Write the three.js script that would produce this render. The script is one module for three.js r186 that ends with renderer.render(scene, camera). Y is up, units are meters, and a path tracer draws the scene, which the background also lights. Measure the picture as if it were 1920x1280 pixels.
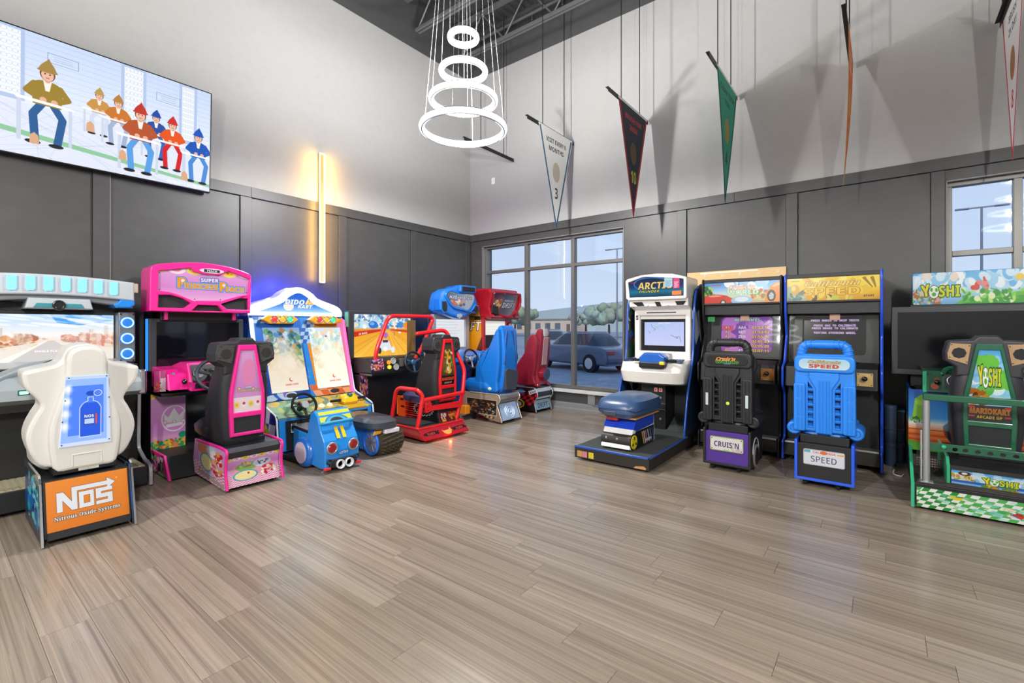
import * as THREE from 'three';
import { RoundedBoxGeometry } from 'three/addons/geometries/RoundedBoxGeometry.js';
import { mergeGeometries, toCreasedNormals } from 'three/addons/utils/BufferGeometryUtils.js';
import { RectAreaLightUniformsLib } from 'three/addons/lights/RectAreaLightUniformsLib.js';
RectAreaLightUniformsLib.init();

// ---------- camera, sky, exposure ----------
const scene = new THREE.Scene();
const renderer = new THREE.WebGLRenderer({ antialias: true });
renderer.toneMapping = THREE.LinearToneMapping;
renderer.toneMappingExposure = 1.1;
renderer.shadowMap.enabled = true;
const camera = new THREE.PerspectiveCamera(2 * Math.atan(640 / 879) * 180 / Math.PI, 1.5, 0.05, 600);
camera.position.set(6.373, 1.4, 6.758);
camera.rotation.y = 38.25 * Math.PI / 180;
camera.setViewOffset(1920, 1280, 0, 27.5, 1920, 1280);

{ // clear pale-blue sky
  const W = 64, H = 128, d = new Float32Array(W * H * 4);
  for (let y = 0; y < H; y++) {
    const e = Math.max(0, ((y + 0.5) / H - 0.5) * 2), t = Math.pow(e, 0.55);
    for (let x = 0; x < W; x++) d.set([0.66 - 0.52 * t, 0.72 - 0.42 * t, 0.80 - 0.20 * t, 1], (y * W + x) * 4);
  }
  const t = new THREE.DataTexture(d, W, H, THREE.RGBAFormat, THREE.FloatType);
  t.mapping = THREE.EquirectangularReflectionMapping; t.magFilter = THREE.LinearFilter; t.needsUpdate = true;
  scene.background = t; scene.backgroundIntensity = 1.2;
}
const sun = new THREE.DirectionalLight(0xfff1dc, 2.2);
sun.position.set(30, 45, 34); sun.target.position.set(4, 0, -20); sun.castShadow = true;
Object.assign(sun.shadow.camera, { left: -60, right: 60, top: 60, bottom: -60, near: 1, far: 160 });
sun.shadow.mapSize.set(2048, 2048);
scene.add(sun, sun.target);

// ---------- helpers ----------
let seed = 7;
const rnd = () => { seed = (seed * 1664525 + 1013904223) >>> 0; return seed / 4294967296; };
const rr = (a, b) => a + (b - a) * rnd();
const taken = {};
const numbered = (n) => { const k = taken[n] = (taken[n] ?? -1) + 1; return k ? n + '_' + String(k).padStart(3, '0') : n; };
const hex = (c) => new THREE.Color(c);
function M(color, rough = 0.5, metal = 0, extra = {}) { return new THREE.MeshPhysicalMaterial({ color: hex(color), roughness: rough, metalness: metal, ...extra }); }
const glow = (color, k) => new THREE.MeshStandardMaterial({ color: 0x111111, roughness: 0.4, emissive: hex(color), emissiveIntensity: k });
function tex(w, h, draw, repeat) {
  const c = document.createElement('canvas'); c.width = w; c.height = h;
  const g = c.getContext('2d'); draw(g, w, h);
  const t = new THREE.CanvasTexture(c); t.colorSpace = THREE.SRGBColorSpace; t.magFilter = THREE.LinearFilter;
  if (repeat) { t.wrapS = t.wrapT = THREE.RepeatWrapping; t.repeat.set(repeat[0], repeat[1]); }
  return t;
}
const print = (map, rough = 0.35, extra = {}) => new THREE.MeshPhysicalMaterial({ map, color: 0xdcdcdc, roughness: rough, ...extra });
const screenMat = (map, k = 1) => new THREE.MeshPhysicalMaterial({ color: 0x050506, roughness: 0.12, emissive: 0xffffff, emissiveMap: map, emissiveIntensity: k });
const V2 = (a) => a.map((p) => new THREE.Vector2(p[0], p[1]));
const V3 = (a) => a.map((p) => new THREE.Vector3(p[0], p[1], p[2]));
function xf(g, p = [0, 0, 0], r = [0, 0, 0], s = [1, 1, 1]) {
  const m = new THREE.Matrix4().compose(new THREE.Vector3(...p), new THREE.Quaternion().setFromEuler(new THREE.Euler(...r)), new THREE.Vector3(...s));
  g.applyMatrix4(m); return g;
}
const plain = (g) => { const n = g.index ? g.toNonIndexed() : g; for (const k of Object.keys(n.attributes)) if (!['position', 'normal', 'uv'].includes(k)) n.deleteAttribute(k); if (!n.attributes.uv) n.setAttribute('uv', new THREE.BufferAttribute(new Float32Array(n.attributes.position.count * 2), 2)); return n; };
const join = (list) => (list.length === 1 ? list[0] : mergeGeometries(list.map(plain)));
const box = (w, h, d, r = 0.006) => { const m = Math.min(w, h, d); r = Math.min(r, m * 0.45); return r < 0.0015 ? new THREE.BoxGeometry(w, h, d) : new RoundedBoxGeometry(w, h, d, 2, r); };
const bx = (x0, x1, y0, y1, z0, z1, r = 0.006) => xf(box(x1 - x0, y1 - y0, z1 - z0, r), [(x0 + x1) / 2, (y0 + y1) / 2, (z0 + z1) / 2]);
const cyl = (r1, r2, h, n = 24) => new THREE.CylinderGeometry(r1, r2, h, n);
const cylZ = (r, d, n = 28) => xf(new THREE.CylinderGeometry(r, r, d, n), [0, 0, 0], [Math.PI / 2, 0, 0]);
const lathe = (pts, n = 32) => new THREE.LatheGeometry(V2(pts), n);
const ring = (R, r, n = 40) => new THREE.TorusGeometry(R, r, 10, n);
function uvBox(g, flip) { // flat print across the x-y face
  g.computeBoundingBox(); const b = g.boundingBox, p = g.attributes.position, u = new Float32Array(p.count * 2);
  for (let i = 0; i < p.count; i++) { const s = (p.getX(i) - b.min.x) / (b.max.x - b.min.x || 1); u[2 * i] = flip ? 1 - s : s; u[2 * i + 1] = (p.getY(i) - b.min.y) / (b.max.y - b.min.y || 1); }
  g.setAttribute('uv', new THREE.BufferAttribute(u, 2)); return g;
}
function ext(pts, depth, bevel = 0, holes = [], flip = false) { // outline in x-y, centred thickness in z
  const s = new THREE.Shape(V2(pts)); for (const h of holes) s.holes.push(new THREE.Path(V2(h)));
  const g = new THREE.ExtrudeGeometry(s, { depth: Math.max(0.001, depth - 2 * bevel), bevelEnabled: bevel > 0, bevelThickness: bevel, bevelSize: bevel * 0.8, bevelOffset: -bevel * 0.8, bevelSegments: 3, curveSegments: 12 });
  g.translate(0, 0, -Math.max(0.001, depth - 2 * bevel) / 2);
  return uvBox(g, flip);
}
const side = (pts, t, bevel = 0, holes = [], flip = false) => xf(ext(pts, t, bevel, holes, flip), [0, 0, 0], [0, -Math.PI / 2, 0]); // outline in z-y, thickness across x
function smooth(pts, n = 6, closed = true) { const c = new THREE.CatmullRomCurve3(pts.map((p) => new THREE.Vector3(p[0], p[1], 0)), closed, 'catmullrom', 0.5); return c.getPoints(pts.length * n).slice(0, closed ? -1 : undefined).map((v) => [v.x, v.y]); }
function rrect(x0, x1, y0, y1, r, n = 5) { const o = []; for (const [cx, cy, a] of [[x1 - r, y1 - r, 0], [x0 + r, y1 - r, 90], [x0 + r, y0 + r, 180], [x1 - r, y0 + r, 270]]) for (let i = 0; i <= n; i++) { const t = (a + 90 * i / n) * Math.PI / 180; o.push([cx + r * Math.cos(t), cy + r * Math.sin(t)]); } return o; }
const circ = (cx, cy, r, n = 24, ry = r) => Array.from({ length: n }, (_, i) => [cx + r * Math.cos(2 * Math.PI * i / n), cy + ry * Math.sin(2 * Math.PI * i / n)]);
function path(pts, rad = 0.06, closed = false) { // polyline with rounded corners
  const v = V3(pts), c = new THREE.CurvePath(); let a = v[0];
  for (let i = 1; i < v.length - 1; i++) {
    const q = v[i], d0 = v[i - 1].clone().sub(q), d1 = v[i + 1].clone().sub(q), k = Math.min(rad, d0.length() * 0.49, d1.length() * 0.49);
    const p0 = q.clone().addScaledVector(d0.normalize(), k), p1 = q.clone().addScaledVector(d1.normalize(), k);
    c.add(new THREE.LineCurve3(a, p0)); c.add(new THREE.QuadraticBezierCurve3(p0, q, p1)); a = p1;
  }
  c.add(new THREE.LineCurve3(a, v[v.length - 1])); return c;
}
function bar(pts, r, rad = 0.06, n = 12) { const c = path(pts, rad); return join([new THREE.TubeGeometry(c, Math.max(4, pts.length * 12), r, n, false), ...[pts[0], pts[pts.length - 1]].map((p) => xf(new THREE.SphereGeometry(r, n, 8), p))]); }
function loft(rows, cap = true) { // rows of equal point counts skinned into one closed skin
  const n = rows[0].length, pos = [], idx = [];
  rows.forEach((r) => r.forEach((p) => pos.push(...p)));
  for (let i = 0; i < rows.length - 1; i++) for (let j = 0; j < n; j++) { const a = i * n + j, b = i * n + (j + 1) % n, c = a + n, d = b + n; idx.push(a, c, b, b, c, d); }
  if (cap) for (const [i, up] of [[0, false], [rows.length - 1, true]]) {
    const m = pos.length / 3, c = [0, 1, 2].map((k) => rows[i].reduce((s, p) => s + p[k], 0) / n); pos.push(...c);
    for (let j = 0; j < n; j++) { const a = i * n + j, b = i * n + (j + 1) % n; up ? idx.push(a, m, b) : idx.push(a, b, m); }
  }
  const g = new THREE.BufferGeometry(); g.setAttribute('position', new THREE.Float32BufferAttribute(pos, 3)); g.setIndex(idx);
  return toCreasedNormals(g, 0.7);
}
// horizontal slice of a moulding: half width, back z, front z, squareness
const slice = (y, hw, z0, z1, cx = 0, n = 28, q = 0.5) => Array.from({ length: n }, (_, i) => { const t = -2 * Math.PI * i / n, c = Math.cos(t), s = Math.sin(t); return [cx + hw * Math.sign(c) * Math.pow(Math.abs(c), q), y, (z0 + z1) / 2 + (z1 - z0) / 2 * Math.sign(s) * Math.pow(Math.abs(s), q)]; });
function put(parent, name, geo, mat, p, r) {
  const m = new THREE.Mesh(Array.isArray(geo) ? join(geo) : geo, mat);
  m.name = name; m.castShadow = m.receiveShadow = true;
  if (p) m.position.set(...p); if (r) m.rotation.set(...r);
  parent.add(m); return m;
}
function tag(o, label, category, group) { o.userData.label = label; o.userData.category = category; if (group) o.userData.group = group; return o; }
function thing(name, label, category, p = [0, 0, 0], turn = 0, group) { const o = new THREE.Group(); o.name = numbered(name); o.position.set(...p); o.rotation.y = turn; scene.add(o); return tag(o, label, category, group); }
function one(name, geo, mat, label, category, p, group) { const m = put(scene, numbered(name), geo, mat, p); return tag(m, label, category, group); }
function struct(name, geo, mat, p) { const m = put(scene, name, geo, mat, p); m.userData.kind = 'structure'; return m; }
function text(g, s, x, y, size, o = {}) {
  g.save(); g.translate(x, y); if (o.rot) g.rotate(o.rot); g.transform(o.sx ?? 1, 0, o.skew ?? 0, 1, 0, 0);
  g.font = (o.style ?? 'bold') + ' ' + size + 'px ' + (o.font ?? 'sans-serif'); g.textAlign = o.align ?? 'center'; g.textBaseline = 'middle'; g.lineJoin = 'round';
  for (const [c, w] of o.lines ?? []) { g.strokeStyle = c; g.lineWidth = w; g.strokeText(s, 0, 0); }
  g.fillStyle = o.fill ?? '#fff'; g.fillText(s, 0, 0); g.restore();
}
const fillBg = (g, w, h, stops, dir = 'v') => { const q = dir === 'v' ? g.createLinearGradient(0, 0, 0, h) : g.createLinearGradient(0, 0, w, 0); stops.forEach(([t, c]) => q.addColorStop(t, c)); g.fillStyle = q; g.fillRect(0, 0, w, h); };
const poly = (g, pts, c) => { g.fillStyle = c; g.beginPath(); pts.forEach((p, i) => (i ? g.lineTo(p[0], p[1]) : g.moveTo(p[0], p[1]))); g.closePath(); g.fill(); };
const dot = (g, x, y, r, c, ry = r, rot = 0) => { g.fillStyle = c; g.beginPath(); g.ellipse(x, y, r, ry, rot, 0, 7); g.fill(); };
const blobs = (g, n, x0, x1, y0, y1, r0, r1, cols) => { for (let i = 0; i < n; i++) dot(g, rr(x0, x1), rr(y0, y1), rr(r0, r1), cols[Math.floor(rnd() * cols.length)], rr(r0, r1), rnd() * 3); };
// paints small and enlarges, for out-of-focus picture content
const soft = (g, w, h, k, draw) => { const c = document.createElement('canvas'); c.width = Math.ceil(w / k); c.height = Math.ceil(h / k); const q = c.getContext('2d'); q.scale(1 / k, 1 / k); draw(q); g.imageSmoothingEnabled = true; g.imageSmoothingQuality = 'high'; g.drawImage(c, 0, 0, w, h); };
const checks = (g, x0, y0, w, h, nx, ny, a, b, sk = 0) => { for (let i = 0; i < nx; i++) for (let j = 0; j < ny; j++) { const cw = w / nx, ch = h / ny, x = x0 + i * cw + sk * (ny - j) * ch, y = y0 + j * ch; poly(g, [[x, y], [x + cw + 0.5, y], [x + cw + 0.5 - sk * ch, y + ch + 0.5], [x - sk * ch, y + ch + 0.5]], (i + j) % 2 ? a : b); } };
// ---------- surfaces ----------
function noiseTex(w, h, base, amp, blot, sx = 1, sy = 1) {
  return tex(w, h, (g) => {
    g.fillStyle = base; g.fillRect(0, 0, w, h);
    for (let i = 0; i < blot; i++) { g.globalAlpha = amp * rnd(); g.fillStyle = rnd() < 0.5 ? '#000' : '#fff'; const r = rr(2, 26); g.beginPath(); g.ellipse(rnd() * w, rnd() * h, r * sx, r * sy, 0, 0, 7); g.fill(); }
    g.globalAlpha = 1;
  }, [1, 1]);
}
const metresUV = (g, s = 1) => { // uv in metres by the dominant axis
  const p = g.attributes.position, n = g.attributes.normal, u = new Float32Array(p.count * 2);
  for (let i = 0; i < p.count; i++) { const ax = Math.abs(n.getX(i)), ay = Math.abs(n.getY(i)), az = Math.abs(n.getZ(i)); const [a, b] = ax > ay && ax > az ? [p.getZ(i), p.getY(i)] : ay > az ? [p.getX(i), p.getZ(i)] : [p.getX(i), p.getY(i)]; u[2 * i] = a * s; u[2 * i + 1] = b * s; }
  g.setAttribute('uv', new THREE.BufferAttribute(u, 2)); return g;
};
const paintMap = noiseTex(512, 512, '#adadac', 0.008, 500);
const mWall = new THREE.MeshPhysicalMaterial({ map: paintMap, roughness: 0.75 });
const darkMap = noiseTex(512, 512, '#434343', 0.010, 400, 2, 1);
const mDark = new THREE.MeshPhysicalMaterial({ map: darkMap, roughness: 0.42, specularIntensity: 0.9 });
const mBand = M('#48494a', 0.8), mDeck = M('#444546', 0.75), mSteel = M('#6a6c6e', 0.45, 0.3), mTrimGrey = M('#7d7e80', 0.4);
const mFrame = M('#6f6d69', 0.38, 0.35), mSill = M('#c6c7c8', 0.4);
const blackMetal = M('#131314', 0.4, 0.2);

// ---------- room shell ----------
const RX = 13, RZ = 13, TOP = 7.05;
const wl = struct('wall_left', metresUV(bx(-0.3, -0.02, 3.19, 6.24, -0.3, RZ, 0)), mWall);
put(wl, 'lower_wall', bx(-0.3, -0.02, -0.1, 3.19, -0.3, RZ, 0), mDark);
put(wl, 'dark_band', bx(-0.3, -0.02, 6.24, TOP + 0.1, -0.3, RZ, 0), mBand);
// the top of the right wall, and the piers between its windows
const W1 = [0.30, 3.24, 0.36, 2.95], W2 = [6.91, 9.86, 0.36, 2.95];
const wr = struct('wall_right', metresUV(bx(-0.02, RX, 3.19, 6.24, -0.3, -0.02, 0)), mWall);
put(wr, 'dark_band', bx(-0.02, RX, 6.24, TOP + 0.1, -0.3, -0.02, 0), mBand);
put(wr, 'lower_wall', [bx(-0.02, W1[0], -0.1, 3.19, -0.3, -0.02, 0), bx(W1[1], W2[0], -0.1, 3.19, -0.3, -0.02, 0), bx(W2[1], RX, -0.1, 3.19, -0.3, -0.02, 0), ...[W1, W2].flatMap((w) => [bx(w[0], w[1], -0.1, w[2], -0.3, -0.02, 0), bx(w[0], w[1], w[3], 3.19, -0.3, -0.02, 0)])], mDark);
// wainscot: recessed panels between proud battens, under a top rail
function panelled(parent, at, len, marks, skip) {
  const turn = (g) => (at === 'x' ? g : xf(g, [0, 0, 0], [0, Math.PI / 2, 0], [1, 1, 1]));
  const add = (name, a0, a1, y0, y1, t) => { const g = at === 'x' ? bx(a0, a1, y0, y1, -0.02, t, 0.003) : bx(-0.02, t, y0, y1, a0, a1, 0.003); put(parent, name, metresUV(g), mDark); };
  for (const [a, b] of skip.rail) add('top_rail', a, b, 3.065, 3.195, 0.012);
  for (let i = 0; i < marks.length; i++) add('batten', marks[i][0], marks[i][1], marks[i][2] ?? 0.14, 3.06, 0.012);
  for (const [a, b, y0, y1] of skip.panels) add('wainscot_panel', a, b, y0, y1, -0.010);
}
const zb = [0.005, 1.36, 2.73, 4.10, 5.51, 6.88, 8.25, 9.62, 10.99, 12.36];
panelled(wl, 'z', RZ, zb.map((z) => [z, z + 0.13]), { rail: zb.slice(0, 5).map((z, i) => [i ? z + 0.002 : -0.01, (zb[i + 1] ?? RZ)]).concat([[5.512, RZ]]), panels: zb.slice(0, -1).map((z, i) => [z + 0.134, zb[i + 1] - 0.004, 0.14, 3.055]) });
panelled(wr, 'x', RX, [[4.07, 4.2], [5.43, 5.555], [6.79, 6.9]], { rail: [[0.014, 1.42], [1.423, 4.83], [4.833, 9.0], [9.003, RX]], panels: [[3.26, 4.066, 0.14, 3.06], [4.204, 5.426, 0.14, 3.06], [5.559, 6.786, 0.14, 3.06], [0.014, 0.29, 0.14, 3.06], [0.3, 1.1, 0.14, 0.3], [1.23, 2.62, 0.14, 0.3], [2.75, 3.25, 0.14, 0.3], [6.92, 9.86, 0.14, 0.3]] });
put(wr, 'batten', bx(1.1, 1.23, 0.14, 0.3, -0.02, 0.01, 0.002), mTrimGrey); put(wr, 'batten', bx(2.62, 2.75, 0.14, 0.3, -0.02, 0.01, 0.002), mTrimGrey);
const bb = [[0, 0], [0.03, 0], [0.03, 0.035], [0.018, 0.055], [0.018, 0.11], [0.012, 0.135], [0, 0.14]];
const b1 = struct('baseboard_right', xf(ext(bb, RX - 0.02, 0), [0, 0, 0], [0, -Math.PI / 2, 0]), mTrimGrey); b1.position.set(RX / 2, 0, -0.018);
const b2 = struct('baseboard_left', ext(bb, RZ - 0.06, 0), mTrimGrey); b2.position.set(-0.018, 0, RZ / 2 + 0.02);
// window units set in the openings
const glass = new THREE.MeshPhysicalMaterial({ color: 0xeaf2fa, roughness: 0.02, transmission: 1, thickness: 0, ior: 1.5 });
function windowUnit(name, w, cols, ty, far) {
  const [x0, x1, y0, y1] = w, zf = -0.13, f = 0.055, fr = [];
  fr.push(bx(x0, x1, y1 - f, y1, zf - 0.05, zf + 0.05, 0.004), bx(x0, x1, y0, y0 + f, zf - 0.05, zf + 0.05, 0.004), bx(x0, x0 + f, y0 + f, y1 - f, zf - 0.05, zf + 0.05, 0.004), bx(x1 - f, x1, y0 + f, y1 - f, zf - 0.05, zf + 0.05, 0.004));
  const o = struct(name, fr, mFrame); if (far) { o.position.x = RX; o.rotation.y = -Math.PI / 2; } const ys = [y0 + f, ty - 0.028, ty + 0.028, y1 - f];
  const e = [x0 + f, ...cols.flatMap((c) => [c - 0.032, c + 0.032]), x1 - f];
  for (const c of cols) put(o, 'mullion', bx(c - 0.032, c + 0.032, y0 + f, y1 - f, zf - 0.05, zf + 0.05, 0.004), mFrame);
  for (let i = 0; i < e.length; i += 2) {
    put(o, 'transom', bx(e[i], e[i + 1], ty - 0.028, ty + 0.028, zf - 0.045, zf + 0.045, 0.004), mFrame);
    for (const [a, b] of [[ys[0], ys[1]], [ys[2], ys[3]]]) { const p = new THREE.PlaneGeometry(e[i + 1] - e[i] + 0.01, b - a + 0.01); put(o, 'pane', p, glass, [(e[i] + e[i + 1]) / 2, (a + b) / 2, zf]); }
  }
  put(o, 'sill', bx(x0 - 0.02, x1 + 0.02, y0 - 0.055, y0, zf + 0.05, 0.05, 0.008), mSill);
  put(o, 'reveal', [bx(x0, x0 + 0.012, y0, y1, zf + 0.05, -0.012, 0), bx(x1 - 0.012, x1, y0, y1, zf + 0.05, -0.012, 0), bx(x0, x1, y1 - 0.012, y1, zf + 0.05, -0.012, 0)], mTrimGrey);
}
windowUnit('window_1', W1, [1.30, 2.28], 2.45); windowUnit('window_2', W2, [7.45, 8.42, 9.39], 2.18); windowUnit('window_3', [0.55, 1.85, 0.36, 2.95], [1.2], 2.45, true);
// far walls and the roof that close the hall behind the camera
struct('wall_back', metresUV(bx(-0.3, RX + 0.3, -0.1, TOP + 0.1, RZ, RZ + 0.3, 0)), mWall);
struct('wall_far', metresUV(join([bx(RX + 0.02, RX + 0.3, 2.95, TOP + 0.1, -0.3, RZ, 0), bx(RX + 0.02, RX + 0.3, -0.1, 0.36, -0.3, RZ, 0), bx(RX + 0.02, RX + 0.3, 0.36, 2.95, -0.3, 0.55, 0), bx(RX + 0.02, RX + 0.3, 0.36, 2.95, 1.85, RZ, 0)])), mWall);
const ceil = struct('ceiling', bx(-0.3, RX + 0.3, TOP + 0.1, TOP + 0.3, -0.3, RZ + 0.3, 0), mDeck);
{ // ribbed steel deck, ribs running away from the right wall
  const pr = []; for (let x = 0; x < 8; x += 0.15) pr.push([x, 0.1], [x + 0.06, 0.1], [x + 0.075, 0.06], [x + 0.135, 0.06]); pr.push([8, 0.1], [8, 0.12], [0, 0.12]);
  put(ceil, 'ribbed_deck', ext(pr, 9, 0), mDeck, [0, TOP - 0.01, 4.5]);
}
for (const z of [0.55, 1.6, 2.65, 3.7, 4.75, 5.8]) { // open-web bar joists
  const g = [bx(0.3, 9, 6.30, 6.34, z - 0.05, z - 0.015, 0), bx(0.3, 9, 6.30, 6.34, z + 0.015, z + 0.05, 0), bx(0, 9, 6.94, 6.98, z - 0.05, z + 0.05, 0)];
  for (let x = 0.3, k = 0; x < 8.6; x += 0.5, k++) { const a = k % 2 ? [x, 6.95, z] : [x, 6.33, z], b = k % 2 ? [x + 0.5, 6.33, z] : [x + 0.5, 6.95, z]; g.push(new THREE.TubeGeometry(new THREE.LineCurve3(new THREE.Vector3(...a), new THREE.Vector3(...b)), 1, 0.015, 6)); }
  put(ceil, 'bar_joist', g, mSteel);
}
{
  const o = thing('sprinkler_pipe', 'grey sprinkler pipe running along under the ceiling deck', 'pipe', [0, 6.86, 0.13]);
  put(o, 'pipe', new THREE.TubeGeometry(new THREE.LineCurve3(new THREE.Vector3(-0.02, 0, 0), new THREE.Vector3(9, 0, 0)), 1, 0.028, 12), mSteel);
  for (let x = 0.35; x < 6; x += 0.62) { put(o, 'sprinkler_head', [xf(cyl(0.008, 0.008, 0.09, 8), [x, -0.07, 0]), xf(cyl(0.02, 0.005, 0.012, 10), [x, -0.12, 0])], mSteel); put(o, 'hanger', xf(cyl(0.005, 0.005, 0.1, 6), [x + 0.2, 0.075, 0]), mSteel); }
}
// ---------- floor: vinyl planks laid along the right wall ----------
const woodTex = tex(2048, 1024, (g, w, h) => {
  g.fillStyle = '#a0958a'; g.fillRect(0, 0, w, h);
  const cols = ['#74695f', '#83786d', '#a89e93', '#b6aca0', '#92877d', '#63584f', '#c0b6aa'];
  for (let i = 0; i < 900; i++) { g.globalAlpha = rr(0.05, 0.24); g.fillStyle = cols[Math.floor(rnd() * 7)]; const y = rnd() * h, L = rr(120, 900), x = rnd() * w - 200; g.beginPath(); g.ellipse(x, y, L, rr(1.5, 9), 0, 0, 7); g.fill(); }
  for (let i = 0; i < 2600; i++) { g.globalAlpha = rr(0.05, 0.18); g.strokeStyle = rnd() < 0.6 ? '#62564a' : '#c8bdae'; g.lineWidth = rr(0.5, 1.4); const y = rnd() * h, x = rnd() * w, L = rr(60, 420), k = rr(-5, 5); g.beginPath(); g.moveTo(x, y); g.bezierCurveTo(x + L * 0.3, y + k, x + L * 0.6, y - k, x + L, y + k * 0.4); g.stroke(); }
  for (let i = 0; i < 46; i++) { const x = rnd() * w, y = rnd() * h; g.strokeStyle = '#5a4f45'; g.lineWidth = 1.2; for (let k = 1; k < 7; k++) { g.globalAlpha = 0.16; g.beginPath(); g.ellipse(x, y, k * rr(20, 34), k * rr(2.5, 4), 0, -1.4, 1.4); g.stroke(); } }
  g.globalAlpha = 1;
}, [1, 1]);
const mWoods = [['#f6f2ea', 0.22], ['#e9e4da', 0.24], ['#ded8cd', 0.23], ['#f0eae1', 0.25]].map(([c, r]) => new THREE.MeshPhysicalMaterial({ map: woodTex, color: hex(c), roughness: r, specularIntensity: 1 }));
const fl = struct('floor', bx(-0.3, RX + 0.3, -0.2, -0.006, -0.3, RZ + 0.3, 0), M('#3a342f', 0.5));
{
  const PW = 0.178, PL = 1.22, gap = 0.0016, shapes = {};
  const plank = (L, v) => { const key = L.toFixed(3) + v; if (!shapes[key]) { const g = new THREE.BoxGeometry(L - gap, 0.006, PW - gap), u = g.attributes.uv, p = g.attributes.position; for (let i = 0; i < p.count; i++) u.setXY(i, (p.getX(i) + L / 2) / 2.6 + (v % 3) * 0.21, (p.getZ(i) / PW + 0.5) / 6.5 + v * 0.153); shapes[key] = g; } return shapes[key]; };
  const rest = [];
  for (let r = 0; r * PW < RZ; r++) {
    const z = 0.01 + (r + 0.5) * PW; let x = -((r * 0.47 + [0, 0.31, 0.77][r % 3]) % 1) * PL;
    for (; x < RX; x += PL) {
      const a = Math.max(0, x), b = Math.min(RX, x + PL); if (b - a < 0.02 || z > RZ - 0.05) continue;
      const v = Math.floor(rnd() * 13), m = Math.floor(rnd() * 4), g = plank(+(b - a).toFixed(3), v);
      const px = (a + b) / 2, near = px < 8.2 && z < 7.4 && !(px > 7.6 && z < 1.2);
      if (near) put(fl, numbered('plank'), g, mWoods[m], [px, -0.003, z]); else rest.push(xf(g.clone(), [px, -0.003, z]));
    }
  }
  put(fl, 'remaining_planks', rest, mWoods[1]).userData.kind = 'stuff';
}
console.log('planks', taken.plank + 1);
// ---------- ring chandeliers ----------
const mCable = M('#d8d8d8', 0.4, 0.4), mRing = M('#b9babb', 0.35, 0.6), mLed = glow('#f4f7ff', 5);
function chandelier(x, z, label, power) {
  const o = thing('ring_chandelier', label, 'chandelier', [x, 0, z]);
  const yc = 6.9;
  put(o, 'canopy', xf(cyl(0.16, 0.16, 0.05, 32), [0, yc, 0]), mRing);
  for (const [R, y] of [[0.45, 3.575], [0.35, 3.89], [0.24, 4.205], [0.146, 4.575]]) {
    const f = put(o, 'ring', xf(lathe([[R - 0.007, -0.014], [R + 0.007, -0.014], [R + 0.007, 0.06], [R - 0.007, 0.06], [R - 0.007, -0.014]], 72), [0, y - 0.025, 0]), mRing);
    put(f, 'led_light', [xf(lathe([[R + 0.008, -0.006], [R + 0.024, -0.002], [R + 0.03, 0.02], [R + 0.024, 0.042], [R + 0.008, 0.046], [R + 0.008, -0.006]], 72), [0, y - 0.025, 0]), xf(lathe([[R - 0.008, -0.006], [R - 0.024, -0.002], [R - 0.03, 0.02], [R - 0.024, 0.042], [R - 0.008, 0.046], [R - 0.008, -0.006]], 72), [0, y - 0.025, 0])], mLed);
    for (let k = 0; k < 4; k++) { const t = k * Math.PI / 2 + 0.6 + R, c = Math.cos(t), s = Math.sin(t); put(o, 'cable', new THREE.TubeGeometry(new THREE.LineCurve3(new THREE.Vector3(R * c, y + 0.02, R * s), new THREE.Vector3(0.13 * c, yc, 0.13 * s)), 1, 0.0016, 5), mCable); }
    const l = new THREE.PointLight(0xfffdfa, power * R / 0.3, 0, 2); l.position.set(0, y, 0); l.castShadow = true; l.shadow.radius = 3; o.add(l);
  }
}
chandelier(2.77, 3.05, 'four tier ring chandelier glowing white above the game machines', 10);
chandelier(8.6, 7.7, 'four tier ring chandelier mirrored in the right hand window panes', 20);
chandelier(4.2, 9.6, 'four tier ring chandelier at the back of the hall', 20);
// ---------- warm neon loop on the left wall ----------
{
  const o = thing('neon_wall_light', 'tall narrow warm white neon loop on the dark panelled wall', 'wall light', [0.012, 2.97, 3.14]);
  const w = 0.04, h = 0.93, t = 0.011;
  put(o, 'back_plate', bx(0, 0.012, -h, h, -w, w, 0.003), M('#c9b27a', 0.5));
  put(o, 'neon_tube', [bx(0.013, 0.026, -h, h, -w - 0.006, -w + t, 0.008), bx(0.013, 0.026, -h, h, w - t, w + 0.006, 0.008), bx(0.013, 0.026, h - t, h + 0.006, -w, w, 0.008), bx(0.013, 0.026, -h - 0.006, -h + t, -w, w, 0.008)], glow('#ffe2a0', 4));
  for (const s of [-1, 1]) { const l = new THREE.RectAreaLight(0xffbf50, 34, 0.05, 1.8); l.position.set(0.09, 0, s * 0.075); l.rotation.set(0, s > 0 ? Math.PI / 2 + 0.9 + Math.PI - Math.PI : Math.PI / 2 - 0.9, 0); o.add(l); }
}
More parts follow.
